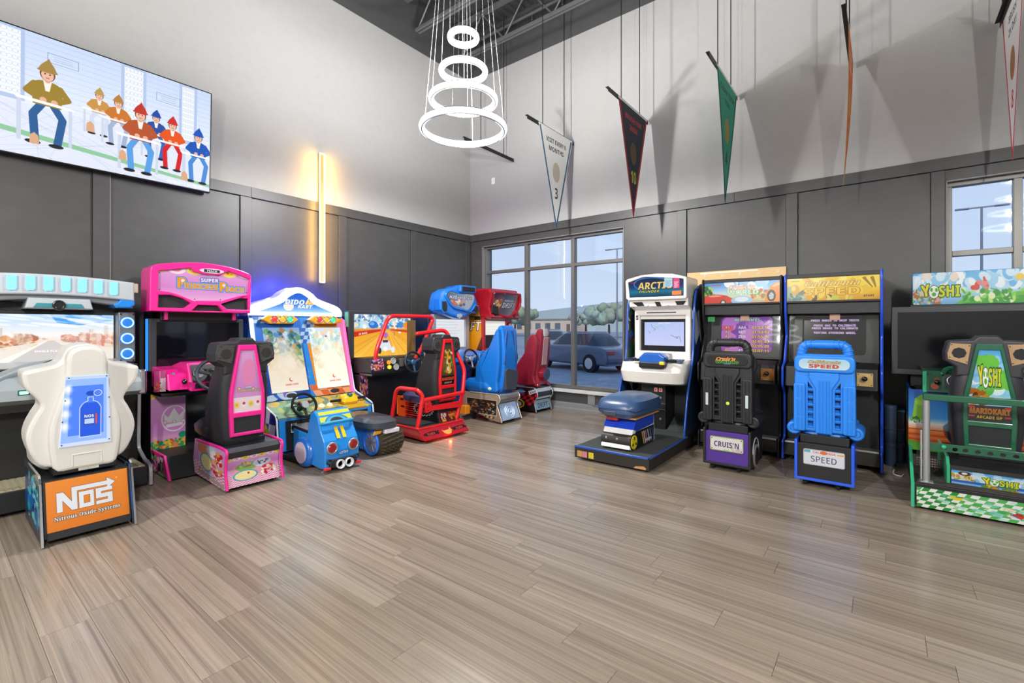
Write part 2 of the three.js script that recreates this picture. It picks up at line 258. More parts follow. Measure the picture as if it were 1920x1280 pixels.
// ---------- television ----------
const tvTex = tex(1024, 576, (g, w, h) => {
  fillBg(g, w, h, [[0, '#c9d8f2'], [0.6, '#e4ebfa'], [1, '#eef2fb']]);
  g.globalAlpha = 0.5; for (let y = 20; y < 330; y += 26) { g.fillStyle = '#9fb4dc'; g.fillRect(0, y, w, 2); } g.globalAlpha = 1;
  for (const [x, ww] of [[150, 90], [620, 80], [880, 60]]) { g.fillStyle = '#b4c6e8'; g.fillRect(x - 14, 0, ww + 28, 330); g.fillStyle = '#eef2f8'; g.fillRect(x, 10, ww, 300); g.strokeStyle = '#a9b6cc'; for (let i = 0; i < 60; i++) { g.beginPath(); g.arc(x + (i % 6) * ww / 5, 20 + Math.floor(i / 6) * 30, 9, 0, 7); g.stroke(); } }
  g.strokeStyle = '#8494b4'; g.lineWidth = 2; for (const [x, y] of [[30, 60], [330, 70], [760, 90]]) { g.strokeRect(x, y, 110, 44); g.lineWidth = 1; for (let k = 0; k < 3; k++) { g.beginPath(); g.moveTo(x + 20, y + 12 + k * 10); g.lineTo(x + 90, y + 12 + k * 10); g.stroke(); } g.lineWidth = 2; }
  poly(g, [[0, 340], [w, 330], [w, h], [0, h]], '#dfe5f3'); for (let i = 0; i < 16; i++) { g.globalAlpha = 0.4; g.strokeStyle = '#aab7d2'; g.beginPath(); g.moveTo(rr(0, w), 340); g.lineTo(rr(0, w), h); g.stroke(); } g.globalAlpha = 1;
  poly(g, [[0, 440], [w, 536], [w, 552], [0, 466]], '#8fc59c');
  const limb = (pts, wd, c) => { g.strokeStyle = c; g.lineWidth = wd; g.lineCap = g.lineJoin = 'round'; g.beginPath(); pts.forEach((q, i) => (i ? g.lineTo(...q) : g.moveTo(...q))); g.stroke(); };
  const person = (x, y, s, coat, legs, hat) => {
    g.save(); g.translate(x, y); g.scale(s, s);
    limb([[-16, 74], [-40, 118], [-34, 216]], 24, legs); limb([[18, 74], [44, 120], [30, 218]], 24, legs); dot(g, -40, 226, 22, '#20242c', 8); dot(g, 26, 228, 22, '#20242c', 8);
    g.fillStyle = coat; g.beginPath(); g.moveTo(-14, -18); g.bezierCurveTo(-48, -12, -46, 10, -40, 78); g.lineTo(40, 78); g.bezierCurveTo(46, 10, 48, -12, 14, -18); g.fill();
    limb([[-36, 0], [-58, 34], [-18, 56]], 20, coat); limb([[36, 0], [60, 36], [24, 58]], 20, coat); dot(g, -12, 56, 10, '#e6b096'); dot(g, 20, 58, 10, '#e6b096'); poly(g, [[-12, -18], [12, -18], [6, 20], [-6, 20]], '#f0ece4');
    dot(g, 0, -22, 9, '#dca78c', 10); dot(g, 0, -46, 22, '#6a4630', 27); dot(g, 0, -42, 18, '#ebb9a0', 23); dot(g, -7, -46, 2.4, '#3a2a24'); dot(g, 7, -46, 2.4, '#3a2a24'); dot(g, 0, -31, 6, '#b8605a', 2);
    g.fillStyle = hat; g.beginPath(); g.moveTo(-26, -58); g.bezierCurveTo(-20, -84, -8, -88, 4, -108); g.bezierCurveTo(10, -88, 22, -84, 26, -58); g.fill(); dot(g, 0, -58, 30, hat, 7);
    poly(g, [[-96, 60], [70, 64], [82, 74], [-84, 72]], '#f8faff'); g.fillStyle = '#c9d3e6'; g.fillRect(-84, 72, 12, 156); g.fillRect(62, 74, 10, 148); g.restore();
  };
  for (const a of [[520, 236, 0.72, '#c9924a', '#cfd8ea', '#b89a54'], [596, 250, 0.8, '#c9772f', '#9fb0d0', '#b4823e'], [760, 270, 0.8, '#2c4f9e', '#3b62b4', '#2a4da6'], [836, 290, 0.9, '#e2571f', '#d3222c', '#c93434'], [330, 230, 1.22, '#9c8132', '#2b5c94', '#a5874a'], [690, 292, 1.12, '#b5542f', '#5b9ce0', '#c0392e'], [964, 320, 0.95, '#1f56b4', '#4a8ad2', '#1d57b8']]) person(...a);
  for (const [x, y] of [[90, 400], [600, 500], [270, 515], [470, 395], [880, 540]]) { poly(g, [[x, y], [x + 34, y], [x + 30, y - 40], [x + 16, y - 54], [x + 2, y - 40]], '#d8a883'); }
  blobs(g, 24, 0, 130, 190, 230, 4, 12, ['#c23b3b', '#e8eaf0', '#35363a', '#b94444']);
  text(g, '00:06:54 | 01:36:43', 900, 560, 20, { fill: '#ffffff', style: 'normal' });
});
{
  const o = thing('wall_television', 'large flat television tilted down high on the grey wall', 'television', [0.05, 3.575, 5.63]);
  put(o, 'mount', bx(-0.06, 0.03, -0.25, 0.25, -0.3, 0.3, 0.01), blackMetal);
  const t = put(o, 'casing', bx(-0.03, 0.03, -0.585, 0.585, -1.03, 1.03, 0.008), M('#0c0c0d', 0.35), [0.05, 0, 0], [0, 0, -0.05]);
  put(t, 'screen', xf(uvBox(new THREE.BoxGeometry(2.03, 1.14, 0.004)), [0.031, 0, 0], [0, Math.PI / 2, 0]), screenMat(tvTex, 1.0));
  const l = new THREE.RectAreaLight(0xdfe8ff, 0.9, 2, 1.1); l.position.set(0.1, 0, 0); l.rotation.set(0, -Math.PI / 2, 0); o.add(l);
}
one('television_cable', new THREE.TubeGeometry(new THREE.LineCurve3(new THREE.Vector3(0.014, 0.2, 5.505), new THREE.Vector3(0.014, 3.1, 5.505)), 1, 0.004, 6), M('#8b8b8b', 0.6), 'thin grey cable running down from the television', 'cable');
{
  const o = thing('wall_switch_plate', 'small white switch plate on the upper wall near the corner', 'switch', [0.58, 4.17, -0.018]);
  put(o, 'plate', bx(-0.04, 0.04, -0.06, 0.06, 0, 0.008, 0.003), M('#f2f2f0', 0.4)); put(o, 'button', bx(-0.015, 0.015, -0.03, 0.03, 0.008, 0.013, 0.002), M('#e6e6e3', 0.4));
}
// ---------- hanging pennants ----------
function pennantTex(bg, edge, lines, num, numC, textC, spot) {
  return tex(256, 416, (g, w, h) => {
    g.fillStyle = bg; g.fillRect(0, 0, w, h); g.strokeStyle = edge; g.lineWidth = 9; g.beginPath(); g.moveTo(8, 0); g.lineTo(w / 2, h - 12); g.lineTo(w - 8, 0); g.stroke();
    lines.forEach((s, i) => text(g, s, w / 2, 46 + i * 34, 27, { fill: textC, sx: Math.min(1, (190 - i * 40) / (s.length * 17)) }));
    dot(g, w / 2, 172, 27, spot, 42); text(g, num, w / 2, 262, 62, { fill: numC, sx: 0.72 });
  });
}
const mRail = M('#1b1c1d', 0.45, 0.4);
function rail(x, near, label, print1, plabel, facing = 1, sway = 0) {
  const o = thing('hanging_rail', label, 'rail', [x, 4.46, 0], 0, 'hanging pennant rails');
  put(o, 'angle_bar', [bx(-0.04, 0.0, 0, 0.006, 0.015, near, 0.001), bx(-0.005, 0.0, -0.055, 0.006, 0.015, near, 0.001)], mRail);
  for (const z of [0.28, near - 0.42]) put(o, 'hanger_rod', xf(cyl(0.006, 0.006, 2.48, 8), [-0.02, 1.24, z]), mRail);
  if (!print1) return;
  const N = 10, pts = []; const g = new THREE.BufferGeometry(), pos = [], uv = [], idx = [], z0 = 0.07, z1 = 1.03, tip = -1.53;
  for (let k = 0; k <= N; k++) { const t = k / N, w = (1 - t) * (z1 - z0) / 2 + 0.004, zc = (z0 + z1) / 2; for (const [s, u] of [[1, 0], [-1, 1]]) for (const f of [0, 0.0015]) { pos.push(0.004 + f - sway * t * t, tip * t, zc + s * w); uv.push(facing > 0 ? (s > 0 ? 0.5 - w / (z1 - z0) : 0.5 + w / (z1 - z0)) : (s > 0 ? 0.5 + w / (z1 - z0) : 0.5 - w / (z1 - z0)), 1 - t); } }
  for (let k = 0; k < N; k++) { const a = k * 4, b = a + 4; idx.push(a, a + 2, b, a + 2, b + 2, b, a + 1, b + 1, a + 3, a + 3, b + 1, b + 3, a, b, a + 1, b, b + 1, a + 1, a + 2, a + 3, b + 2, b + 2, a + 3, b + 3); }
  g.setAttribute('position', new THREE.Float32BufferAttribute(pos, 3)); g.setAttribute('uv', new THREE.Float32BufferAttribute(uv, 2)); g.setIndex(idx); g.computeVertexNormals();
  const m = one('pennant_banner', g, new THREE.MeshPhysicalMaterial({ map: print1, roughness: 0.7, side: THREE.DoubleSide }), plabel, 'pennant', [x, 4.45, 0], 'triangular pennants in front of the right wall');
  put(m, 'white_hem', bx(0.003, 0.0075, -0.022, 0.004, z0, z1, 0.001), M('#e8e8e6', 0.7));
}
const mk = pennantTex;
rail(1.1, 1.31, 'black hanging rail with no pennant, nearest the room corner');
rail(2.36, 1.31, 'black hanging rail carrying the white pennant numbered 3', mk('#eceeec', '#2b5f86', ['VISIT EVERY 6', 'MONTHS'], '3', '#20262c', '#24282c', '#c8bfae'), 'white triangular pennant reading visit every 6 months, number 3', 1, 0);
rail(3.64, 1.31, 'black hanging rail carrying the navy pennant numbered 10', mk('#2b3040', '#d2222e', ['BRUSH FOR', '2MIN'], '10', '#d8c52a', '#e0303c', '#6a5138'), 'dark navy triangular pennant with red edges, number 10', 1, 0);
rail(4.87, 1.31, 'black hanging rail carrying the teal pennant', mk('#2fa88f', '#1c2f38', ['CLEAN TEETH', 'FUN'], '4', '#173036', '#173036', '#a8a05a'), 'teal triangular pennant with dark lettering', 1, 0.03);
rail(6.11, 1.31, 'black hanging rail carrying the pennant seen edge on', mk('#e8762a', '#e8c531', ['FLOSS', 'DAILY'], '7', '#f2f2ec', '#f2f2ec', '#e9b45a'), 'orange and yellow pennant hanging edge on to the camera', 1, 0.07);
rail(7.31, 1.31, 'black hanging rail at the right edge of the picture', mk('#e9e9e6', '#c22430', ['BRUSH', '2X DAY'], '8', '#c22430', '#23262a', '#a8794a'), 'white pennant with red edges at the right edge of the picture', -1, 0);
// ---------- game machines: shared pieces ----------
const mBlack = M('#17181a', 0.45), mBlackGloss = M('#0e0f12', 0.18, 0, { clearcoat: 0.6, clearcoatRoughness: 0.2 }), mRubber = M('#101011', 0.85), mGrille = M('#1e2023', 0.8);
const mChrome = M('#dfe3e8', 0.16, 1), mAlu = M('#b9bcc0', 0.35, 0.8), mScrew = M('#0b0b0b', 0.5);
const mNavyPlastic = M('#141a26', 0.35, 0, { clearcoat: 0.4, clearcoatRoughness: 0.3 }), mSeatBlack = M('#202125', 0.55);
const red = M('#cf1a1f', 0.28, 0, { clearcoat: 0.7, clearcoatRoughness: 0.15 });
const gloss = (c, r = 0.3) => M(c, r, 0, { clearcoat: 0.6, clearcoatRoughness: 0.15 });
const screwGeo = {};
function screws(parent, pts, z, r = 0.006) { const g = screwGeo[r] ??= cylZ(r, 0.006, 10); for (const [x, y] of pts) put(parent, 'screw', g, mScrew, [x, y, z]); }
const slab = (x0, x1, y0, y1, z, t = 0.006) => xf(uvBox(new THREE.BoxGeometry(x1 - x0, y1 - y0, t)), [(x0 + x1) / 2, (y0 + y1) / 2, z]);
const quad = (a, b, c, d, t = 0.006) => { // flat printed board on four corners (lower left, lower right, upper right, upper left), any tilt
  const A = new THREE.Vector3(...a), B = new THREE.Vector3(...b), C = new THREE.Vector3(...c), D = new THREE.Vector3(...d);
  const n = B.clone().sub(A).cross(D.clone().sub(A)).normalize().multiplyScalar(t), f = [A, B, C, D], k = f.map((p) => p.clone().sub(n)), pos = [], uv = [], U = [[0, 0], [1, 0], [1, 1], [0, 1]];
  const face = (p, u) => { for (const i of [0, 1, 2, 0, 2, 3]) { pos.push(p[i].x, p[i].y, p[i].z); uv.push(...u[i]); } };
  face(f, U); face([k[1], k[0], k[3], k[2]], [U[1], U[0], U[3], U[2]]);
  for (let i = 0; i < 4; i++) { const j = (i + 1) % 4; face([k[i], k[j], f[j], f[i]], [U[i], U[j], U[j], U[i]]); }
  const g = new THREE.BufferGeometry(); g.setAttribute('position', new THREE.Float32BufferAttribute(pos, 3)); g.setAttribute('uv', new THREE.Float32BufferAttribute(uv, 2)); g.computeVertexNormals(); return g;
};
function wheelOn(parent, p, R, tilt, rimMat = mRubber, hub = mBlack, turn = 0) { // steering wheel facing the player
  const w = put(parent, 'steering_wheel', ring(R, R * 0.11, 44), rimMat, p, [tilt, turn, 0]);
  const sp = []; for (const a of [0.35, Math.PI - 0.35, -Math.PI / 2]) sp.push(xf(box(R * 0.95, R * 0.2, 0.016, 0.006), [Math.cos(a) * R * 0.5, Math.sin(a) * R * 0.5, -0.004], [0, 0, a]));
  put(w, 'spokes', sp, hub); put(w, 'hub', xf(new THREE.SphereGeometry(R * 0.3, 20, 12), [0, 0, 0], [0, 0, 0], [1, 1, 0.45]), hub);
  put(w, 'column', xf(cylZ(R * 0.22, 0.16), [0, 0, -0.09]), hub); return w;
}
function foot(parent, x, z, h = 0.05) { put(parent, 'levelling_foot', [xf(cyl(0.008, 0.008, h, 8), [x, h / 2 + 0.01, z]), xf(cyl(0.012, 0.032, 0.016, 16), [x, 0.008, z])], mAlu); }
function caster(parent, x, z, r = 0.03) { put(parent, 'caster', [xf(cyl(r, r, 0.025, 18), [x, r, z], [0, 0, Math.PI / 2]), bx(x - 0.02, x + 0.02, r, 2 * r + 0.03, z - 0.02, z + 0.02, 0.003)], mRubber); }

// ---------- 1: silver street racing machine with the white bottle seat ----------
{
  const o = thing('driving_game_machine', 'silver racing machine with blue lamps and white seat on an orange box', 'arcade machine', [0, 0, 6.04], Math.PI / 2);
  const silver = gloss('#aeb4ba', 0.3), white = M('#d3d1cb', 0.4), blueLamp = glow('#7fd0ff', 1.5);
  // seat box
  const prof = [[1.50, 0.03], [1.50, 0.42], [2.10, 0.42], [2.15, 0.40], [2.25, 0.015], [2.21, 0.0]];
  const pb = put(o, 'seat_box', side([[1.52, 0.05], [1.52, 0.40], [2.13, 0.40], [2.21, 0.05]], 0.44, 0.004), mBlack);
  const fireTex = tex(256, 256, (g, w, h) => { fillBg(g, w, h, [[0, '#10233c'], [0.5, '#0a4fa0'], [1, '#20242a']]); blobs(g, 130, 60, 240, 20, 200, 4, 30, ['#0d6fd0', '#19b6c8', '#0a3f8c', '#3fe0d8', '#103058', '#1286d8']); g.globalAlpha = 0.8; blobs(g, 40, 130, 220, 40, 130, 3, 12, ['#9ff2ee', '#38cfe0', '#d8f4e0']); });
  for (const s of [-1, 1]) {
    put(pb, 'side_panel', side([[1.5, 0.03], [1.5, 0.415], [2.115, 0.415], [2.225, 0.01]], 0.012, 0.002, [], s > 0), print(fireTex, 0.3), [s * 0.228, 0, 0]);
    put(pb, 'chrome_edge', new THREE.ExtrudeGeometry(new THREE.Shape(V2([[-0.019, -0.006], [0.019, -0.006], [0.019, 0.006], [-0.019, 0.006]])), { steps: 40, bevelEnabled: false, extrudePath: path([[s * 0.233, 0.422, 1.5], [s * 0.233, 0.422, 2.125], [s * 0.233, 0.01, 2.235]], 0.03) }), mChrome);
  }
  const nosTex = tex(768, 512, (g, w, h) => {
    fillBg(g, w, h, [[0, '#ef8a1d'], [1, '#e57d12']]);
    const sh = (list, c) => list.forEach((p) => poly(g, p, c)), edge = '#4a2c14';
    const L = [[[90, 330], [90, 130], [150, 130], [225, 240], [225, 95], [560, 95], [560, 60], [640, 118], [560, 180], [560, 140], [275, 140], [275, 330], [222, 330], [142, 215], [142, 330]]];
    g.lineJoin = 'round'; const O = [[290, 160], [430, 160], [430, 330], [290, 330]], S = [[448, 160], [610, 160], [610, 200], [500, 200], [500, 222], [610, 222], [610, 330], [448, 330], [448, 292], [560, 292], [560, 268], [448, 268]];
    g.strokeStyle = edge; g.lineWidth = 7; for (const p of [...L, O, S]) { g.beginPath(); p.forEach((q, i) => (i ? g.lineTo(q[0], q[1]) : g.moveTo(q[0], q[1]))); g.closePath(); g.stroke(); }
    sh([...L, O, S], '#e9ecf3'); poly(g, [[336, 205], [392, 205], [392, 285], [336, 285]], '#e88419'); g.lineWidth = 3; g.strokeRect(336, 205, 56, 80);
    text(g, '®', 655, 82, 26, { fill: '#d9c9a8' });
    text(g, 'Nitrous Oxide Systems', 372, 392, 54, { font: 'serif', fill: '#f4f5f8', lines: [[edge, 10]] });
  });
  put(pb, 'orange_panel', quad([-0.208, 0.085, 2.213], [0.208, 0.085, 2.213], [0.208, 0.393, 2.138], [-0.208, 0.393, 2.138]), print(nosTex, 0.4));
  put(pb, 'kick_strip', quad([-0.21, 0.04, 2.226], [0.21, 0.04, 2.226], [0.21, 0.083, 2.216], [-0.21, 0.083, 2.216]), mGrille);
  for (const [x, z] of [[-0.15, 2.05], [0.16, 2.05], [0.1, 2.1], [-0.15, 1.6], [0.15, 1.6]]) foot(o, x, z, 0.045);
  const rail = put(o, 'seat_slide', bx(-0.165, 0.165, 0.415, 0.465, 1.72, 2.09, 0.006), mBlack);
  put(rail, 'caution_label', slab(-0.04, 0.065, 0.424, 0.46, 2.092, 0.002), print(tex(256, 96, (g, w, h) => { g.fillStyle = '#eef0ea'; g.fillRect(0, 0, w, h); g.fillStyle = '#f0e020'; g.fillRect(0, 0, w, 54); text(g, '▲ CAUTION', 132, 28, 34, { fill: '#1a1a12' }); g.fillStyle = '#999'; for (let i = 0; i < 3; i++) g.fillRect(10, 62 + i * 10, 230 - i * 30, 4); }), 0.5));
  // white seat: bolsters in front, spine and shoulders behind
  const half = (L) => [...L, ...L.slice().reverse().map(([x, y]) => [-x, y])];
  const wing = half(smooth([[-0.1, 0.45], [-0.2, 0.47], [-0.255, 0.55], [-0.283, 0.66], [-0.275, 0.74], [-0.245, 0.82], [-0.218, 0.88], [-0.235, 0.93], [-0.285, 1.0], [-0.302, 1.07], [-0.298, 1.11], [-0.26, 1.125], [-0.16, 1.15], [-0.125, 1.175], [-0.108, 1.22], [-0.085, 1.26], [-0.045, 1.28], [-0.01, 1.285]], 3, false));
  const spine = half(smooth([[-0.05, 0.44], [-0.15, 0.445], [-0.175, 0.54], [-0.185, 0.68], [-0.175, 0.78], [-0.15, 0.88], [-0.118, 1.0], [-0.105, 1.1], [-0.104, 1.19], [-0.085, 1.245], [-0.04, 1.272], [-0.01, 1.276]], 3, false));
  const sb = put(o, 'seat_back', [xf(ext(wing, 0.25, 0.03), [0, -0.43, -0.035]), xf(ext(spine, 0.2, 0.03), [0, -0.43, 0.07])].map((g) => xf(g, [0, 0, 0], [0.04, 0, 0])), white, [0, 0.43, 1.93]);
  put(sb, 'cushion', loft([slice(0.43, 0.2, 1.5, 1.95), slice(0.47, 0.235, 1.42, 1.98), slice(0.55, 0.24, 1.42, 1.98), slice(0.60, 0.2, 1.47, 1.9)].map((r) => r.map(([x, y, z]) => [x, y - 0.43, z - 1.93]))), white);
  for (const k of [-1, 1]) put(sb, 'base_flange', xf(bx(k * 0.225 - 0.035, k * 0.225 + 0.035, -0.016, 0.016, -0.2, 0.06, 0.012), [0, 0.1, 0], [0.2, 0, k * 0.35]), white);
  const frost = tex(384, 640, (g, w, h) => {
    fillBg(g, w, h, [[0, '#b9cdf0'], [1, '#c9d6f2']]); poly(g, [[40, 30], [344, 30], [352, 600], [10, 600]], '#8fb4f6'); poly(g, [[74, 90], [322, 90], [326, 540], [60, 540]], '#4a7eee'); g.globalAlpha = 0.9; soft(g, w, h, 28, (q) => { for (let k = 0; k < 4; k++) dot(q, 62 - k * 8, 120 + k * 112, 26, '#ffffff', 40); }); g.globalAlpha = 1;
    poly(g, [[150, 560], [150, 300], [180, 250], [270, 250], [300, 300], [300, 560]], '#1f57dc'); g.strokeStyle = '#dfeaff'; g.lineWidth = 5; g.beginPath(); g.moveTo(145, 560); g.lineTo(145, 300); g.quadraticCurveTo(160, 245, 205, 235); g.lineTo(205, 200); g.lineTo(245, 200); g.lineTo(245, 235); g.quadraticCurveTo(290, 245, 305, 300); g.lineTo(305, 560); g.closePath(); g.stroke();
    dot(g, 225, 165, 34, '#1746b8', 22); g.beginPath(); g.ellipse(280, 165, 30, 28, 0, 0, 7); g.stroke(); g.fillStyle = '#2a4fb4'; g.fillRect(172, 350, 110, 110); text(g, 'NOS', 215, 375, 36, { fill: '#e8f0ff' }); g.fillStyle = '#b9cbf6'; g.fillRect(182, 400, 70, 44); g.fillStyle = '#c2506a'; g.fillRect(262, 356, 14, 96);
  });
  const win = put(sb, 'backlit_sign', ext([[-0.108, 0.64], [0.108, 0.64], [0.125, 0.165], [-0.14, 0.17]], 0.012, 0.003), new THREE.MeshPhysicalMaterial({ map: frost, color: 0xa8a8a8, roughness: 0.35, emissive: 0xffffff, emissiveMap: frost, emissiveIntensity: 0.65 }), [0, 0.0, 0.172], [0.04, 0, 0]);
  screws(win, [[-0.095, 0.63], [0.098, 0.63], [-0.112, 0.48], [0.112, 0.48], [-0.125, 0.34], [0.116, 0.34], [-0.128, 0.185], [0.115, 0.185]], 0.008, 0.004);
  put(sb, 'rear_grip', [bx(-0.075, 0.08, 0.105, 0.112, 0.16, 0.178, 0.002), bx(-0.075, -0.069, 0.03, 0.108, 0.16, 0.176, 0.002), bx(0.074, 0.08, 0.03, 0.108, 0.16, 0.176, 0.002)], white);
  // cabinet
  const cab = put(o, 'cabinet', [bx(-0.55, 0.55, 0.12, 1.06, 0.08, 0.95, 0.01), bx(-0.56, 0.56, 1.0, 1.62, 0.08, 0.56, 0.01)], mBlack);
  put(cab, 'step', bx(-0.53, 0.53, 0.03, 0.19, 0.6, 1.34, 0.01), mBlack);
  const tread = []; for (let i = 0; i < 26; i++) tread.push(bx(-0.5 + i * 0.0385, -0.475 + i * 0.0385, 0.19, 0.2, 0.97, 1.33, 0.002));
  put(cab, 'ribbed_tread', [bx(-0.51, 0.51, 0.188, 0.195, 0.96, 1.335, 0.001), ...tread], M('#b2a98c', 0.45, 0.3));
  put(cab, 'chrome_edge', new THREE.ExtrudeGeometry(new THREE.Shape(V2([[-0.012, -0.008], [0.012, -0.008], [0.012, 0.008], [-0.012, 0.008]])), { steps: 60, bevelEnabled: false, extrudePath: path([[0.548, 0.78, 1.0], [0.548, 0.28, 0.98], [0.548, 0.2, 1.2], [0.548, 0.19, 1.34], [0.548, 0.02, 1.35]], 0.06) }), mAlu);
  put(cab, 'door_panels', [bx(0.3, 0.5, 0.55, 0.74, 0.94, 0.956, 0.02), bx(0.3, 0.5, 0.28, 0.53, 0.94, 0.956, 0.02)], M('#222428', 0.5)); put(cab, 'lock', xf(cylZ(0.018, 0.012), [0.42, 0.42, 0.962]), mAlu);
  const raceTex = tex(768, 432, (g, w, h) => {
    soft(g, w, h, 5, (q) => { fillBg(q, w, h, [[0, '#b4d4f4'], [0.42, '#f7f2ee'], [0.6, '#e6cfc0'], [1, '#f4ece2']]); poly(q, [[400, 0], [768, 0], [768, 50], [560, 96], [440, 70]], '#4a9ce8'); for (let i = 0; i < 40; i++) { q.globalAlpha = 0.55; dot(q, rr(0, w), rr(0, 110), rr(30, 120), '#fbfbfd', rr(4, 14), 0.15); } q.globalAlpha = 1; blobs(q, 90, 0, 330, 190, 290, 6, 30, ['#e0a070', '#c8684a', '#f2cfa0', '#d8b8a0', '#a87a60']); blobs(q, 90, 470, 768, 180, 260, 6, 28, ['#e8b8a4', '#d88a78', '#f5d8c8', '#c8a090']); });
    for (let i = 0; i < 70; i++) { const sgn = rnd() < 0.5 ? -1 : 1, d = rr(30, 390), x = 400 + sgn * d; g.globalAlpha = 0.28; g.fillStyle = ['#efdccb', '#c8a088', '#a87868', '#fff8f0'][i % 4]; g.fillRect(x, 216 - d * rr(0.1, 0.42), rr(6, 40), d * 0.3); }
    g.globalAlpha = 0.9; soft(g, w, h, 3, (q) => { poly(q, [[385, 222], [425, 222], [640, 432], [110, 432]], '#cfccca'); poly(q, [[385, 222], [391, 222], [150, 432], [60, 432]], '#fffaf0'); poly(q, [[425, 222], [768, 300], [768, 432], [640, 432]], '#ece4da'); poly(q, [[0, 310], [378, 226], [50, 432], [0, 432]], '#efe6da'); }); g.globalAlpha = 1;
    text(g, 'SINGLE PLAYER', 400, 312, 22, { fill: '#ffffff' });
  });
  put(cab, 'screen', slab(-0.47, 0.445, 1.06, 1.51, 0.585, 0.02), screenMat(raceTex, 1.0)); put(cab, 'screen_bezel', ext([[-0.5, 1.03], [0.47, 1.03], [0.47, 1.54], [-0.5, 1.54]], 0.04, 0.004, [[[-0.47, 1.06], [-0.47, 1.51], [0.445, 1.51], [0.445, 1.06]]]), mBlack, [0, 0, 0.58]);
  const lp = put(o, 'lamp_column', bx(0.455, 0.585, 1.06, 1.54, 0.45, 0.72, 0.015), M('#85888c', 0.35, 0.7));
  for (const y of [1.44, 1.29, 1.145]) { const c = put(lp, 'round_lamp', xf(lathe([[0, 0.018], [0.03, 0.02], [0.05, 0.012], [0.058, 0], [0, 0]], 28), [0.52, y, 0.72], [Math.PI / 2, 0, 0]), glow('#1f86f2', 0.9)); put(lp, 'lamp_ring', xf(ring(0.045, 0.006, 32), [0.52, y, 0.737]), glow('#bfe9ff', 1.4)); }
  screws(lp, [[0.475, 1.52], [0.57, 1.52], [0.475, 1.08], [0.57, 1.08]], 0.722, 0.008);
  // arched canopy with lit teeth
  const arc = (y0, b) => Array.from({ length: 17 }, (_, i) => { const x = -0.55 + i * 1.1 / 16; return [x, y0 + b * (1 - (x / 0.55) ** 2)]; });
  const mq = put(o, 'lamp_canopy', ext([...arc(1.64, 0.03), ...arc(1.815, 0.03).reverse()], 0.45, 0.02), silver, [0, 0, 0.62]);
  for (let i = -3; i <= 6; i++) { const x = -0.41 + (i + 3) * 0.107 - 0.12; if (x < -0.5 || x > 0.4) continue; put(mq, 'tooth_lamp', ext([[-0.028, 0.06], [0.028, 0.06], [0.028, -0.045], [0.016, -0.06], [-0.016, -0.06], [-0.028, -0.045]], 0.03, 0.004), blueLamp, [x + 0.07, 1.735 + 0.03 * (1 - ((x + 0.07) / 0.55) ** 2), 0.225]); }
  put(mq, 'lower_brow', ext([...arc(1.575, 0.06), ...arc(1.655, 0.03).reverse()], 0.36, 0.015), M('#8e9398', 0.3, 0.4), [0, 0, -0.01]);
  put(mq, 'speaker_housing', ext([[-0.17, 1.555], [-0.15, 1.645], [0.24, 1.645], [0.26, 1.555]], 0.3, 0.015, []), silver, [0, 0, 0.05]);
  put(mq, 'speaker_badge', ext([[-0.12, 1.565], [-0.1, 1.6], [0.18, 1.6], [0.2, 1.565]], 0.01, 0.002), M('#2e7f8c', 0.35), [0, 0, 0.202]);
  put(mq, 'camera_ring', [xf(ring(0.034, 0.01, 28), [0.035, 1.585, 0.212]), xf(cylZ(0.026, 0.014), [0.035, 1.585, 0.21])], mBlackGloss);
  put(mq, 'end_lamp', [bx(0.55, 0.585, 1.72, 1.81, 0.02, 0.2, 0.01)], M('#e6dcc6', 0.25, 0.6)); put(mq, 'blue_end_cap', ext([[0.4, 1.6], [0.45, 1.655], [0.555, 1.66], [0.555, 1.6], [0.52, 1.575], [0.42, 1.575]], 0.4, 0.02), gloss('#1d7fd6', 0.2), [0, 0, 0.02]);
  // console with wheel
  const cs = put(o, 'console', [side([[0.5, 0.80], [0.5, 1.06], [0.62, 1.10], [1.12, 1.0], [1.24, 0.92], [1.24, 0.84], [1.1, 0.78]], 1.04, 0.03)], gloss('#9aa3a6', 0.35));
  put(cs, 'black_skirt', side([[0.6, 0.72], [0.6, 0.8], [1.14, 0.8], [1.14, 0.74]], 1.0, 0.005), mBlack);
  put(cs, 'dash_hood', new THREE.TubeGeometry(path([[-0.4, 0.98, 1.15], [-0.15, 1.08, 0.95], [0.15, 1.1, 0.9], [0.4, 1.02, 1.12]], 0.2), 40, 0.04, 12), gloss('#8f989c', 0.3));
  put(cs, 'start_button', bx(-0.24, -0.19, 0.885, 0.91, 1.225, 1.25, 0.005), glow('#bff5e4', 1.2)); put(cs, 'button_surround', bx(-0.25, -0.18, 0.875, 0.92, 1.22, 1.243, 0.008), M('#1c5a4c', 0.4));
  put(cs, 'side_cap', bx(0.5, 0.56, 0.8, 1.02, 0.95, 1.2, 0.02), mChrome); put(cs, 'lock', xf(cylZ(0.014, 0.02), [-0.34, 1.02, 1.08]), mBlack);
  wheelOn(cs, [0, 0.98, 1.22], 0.16, -0.4);
}

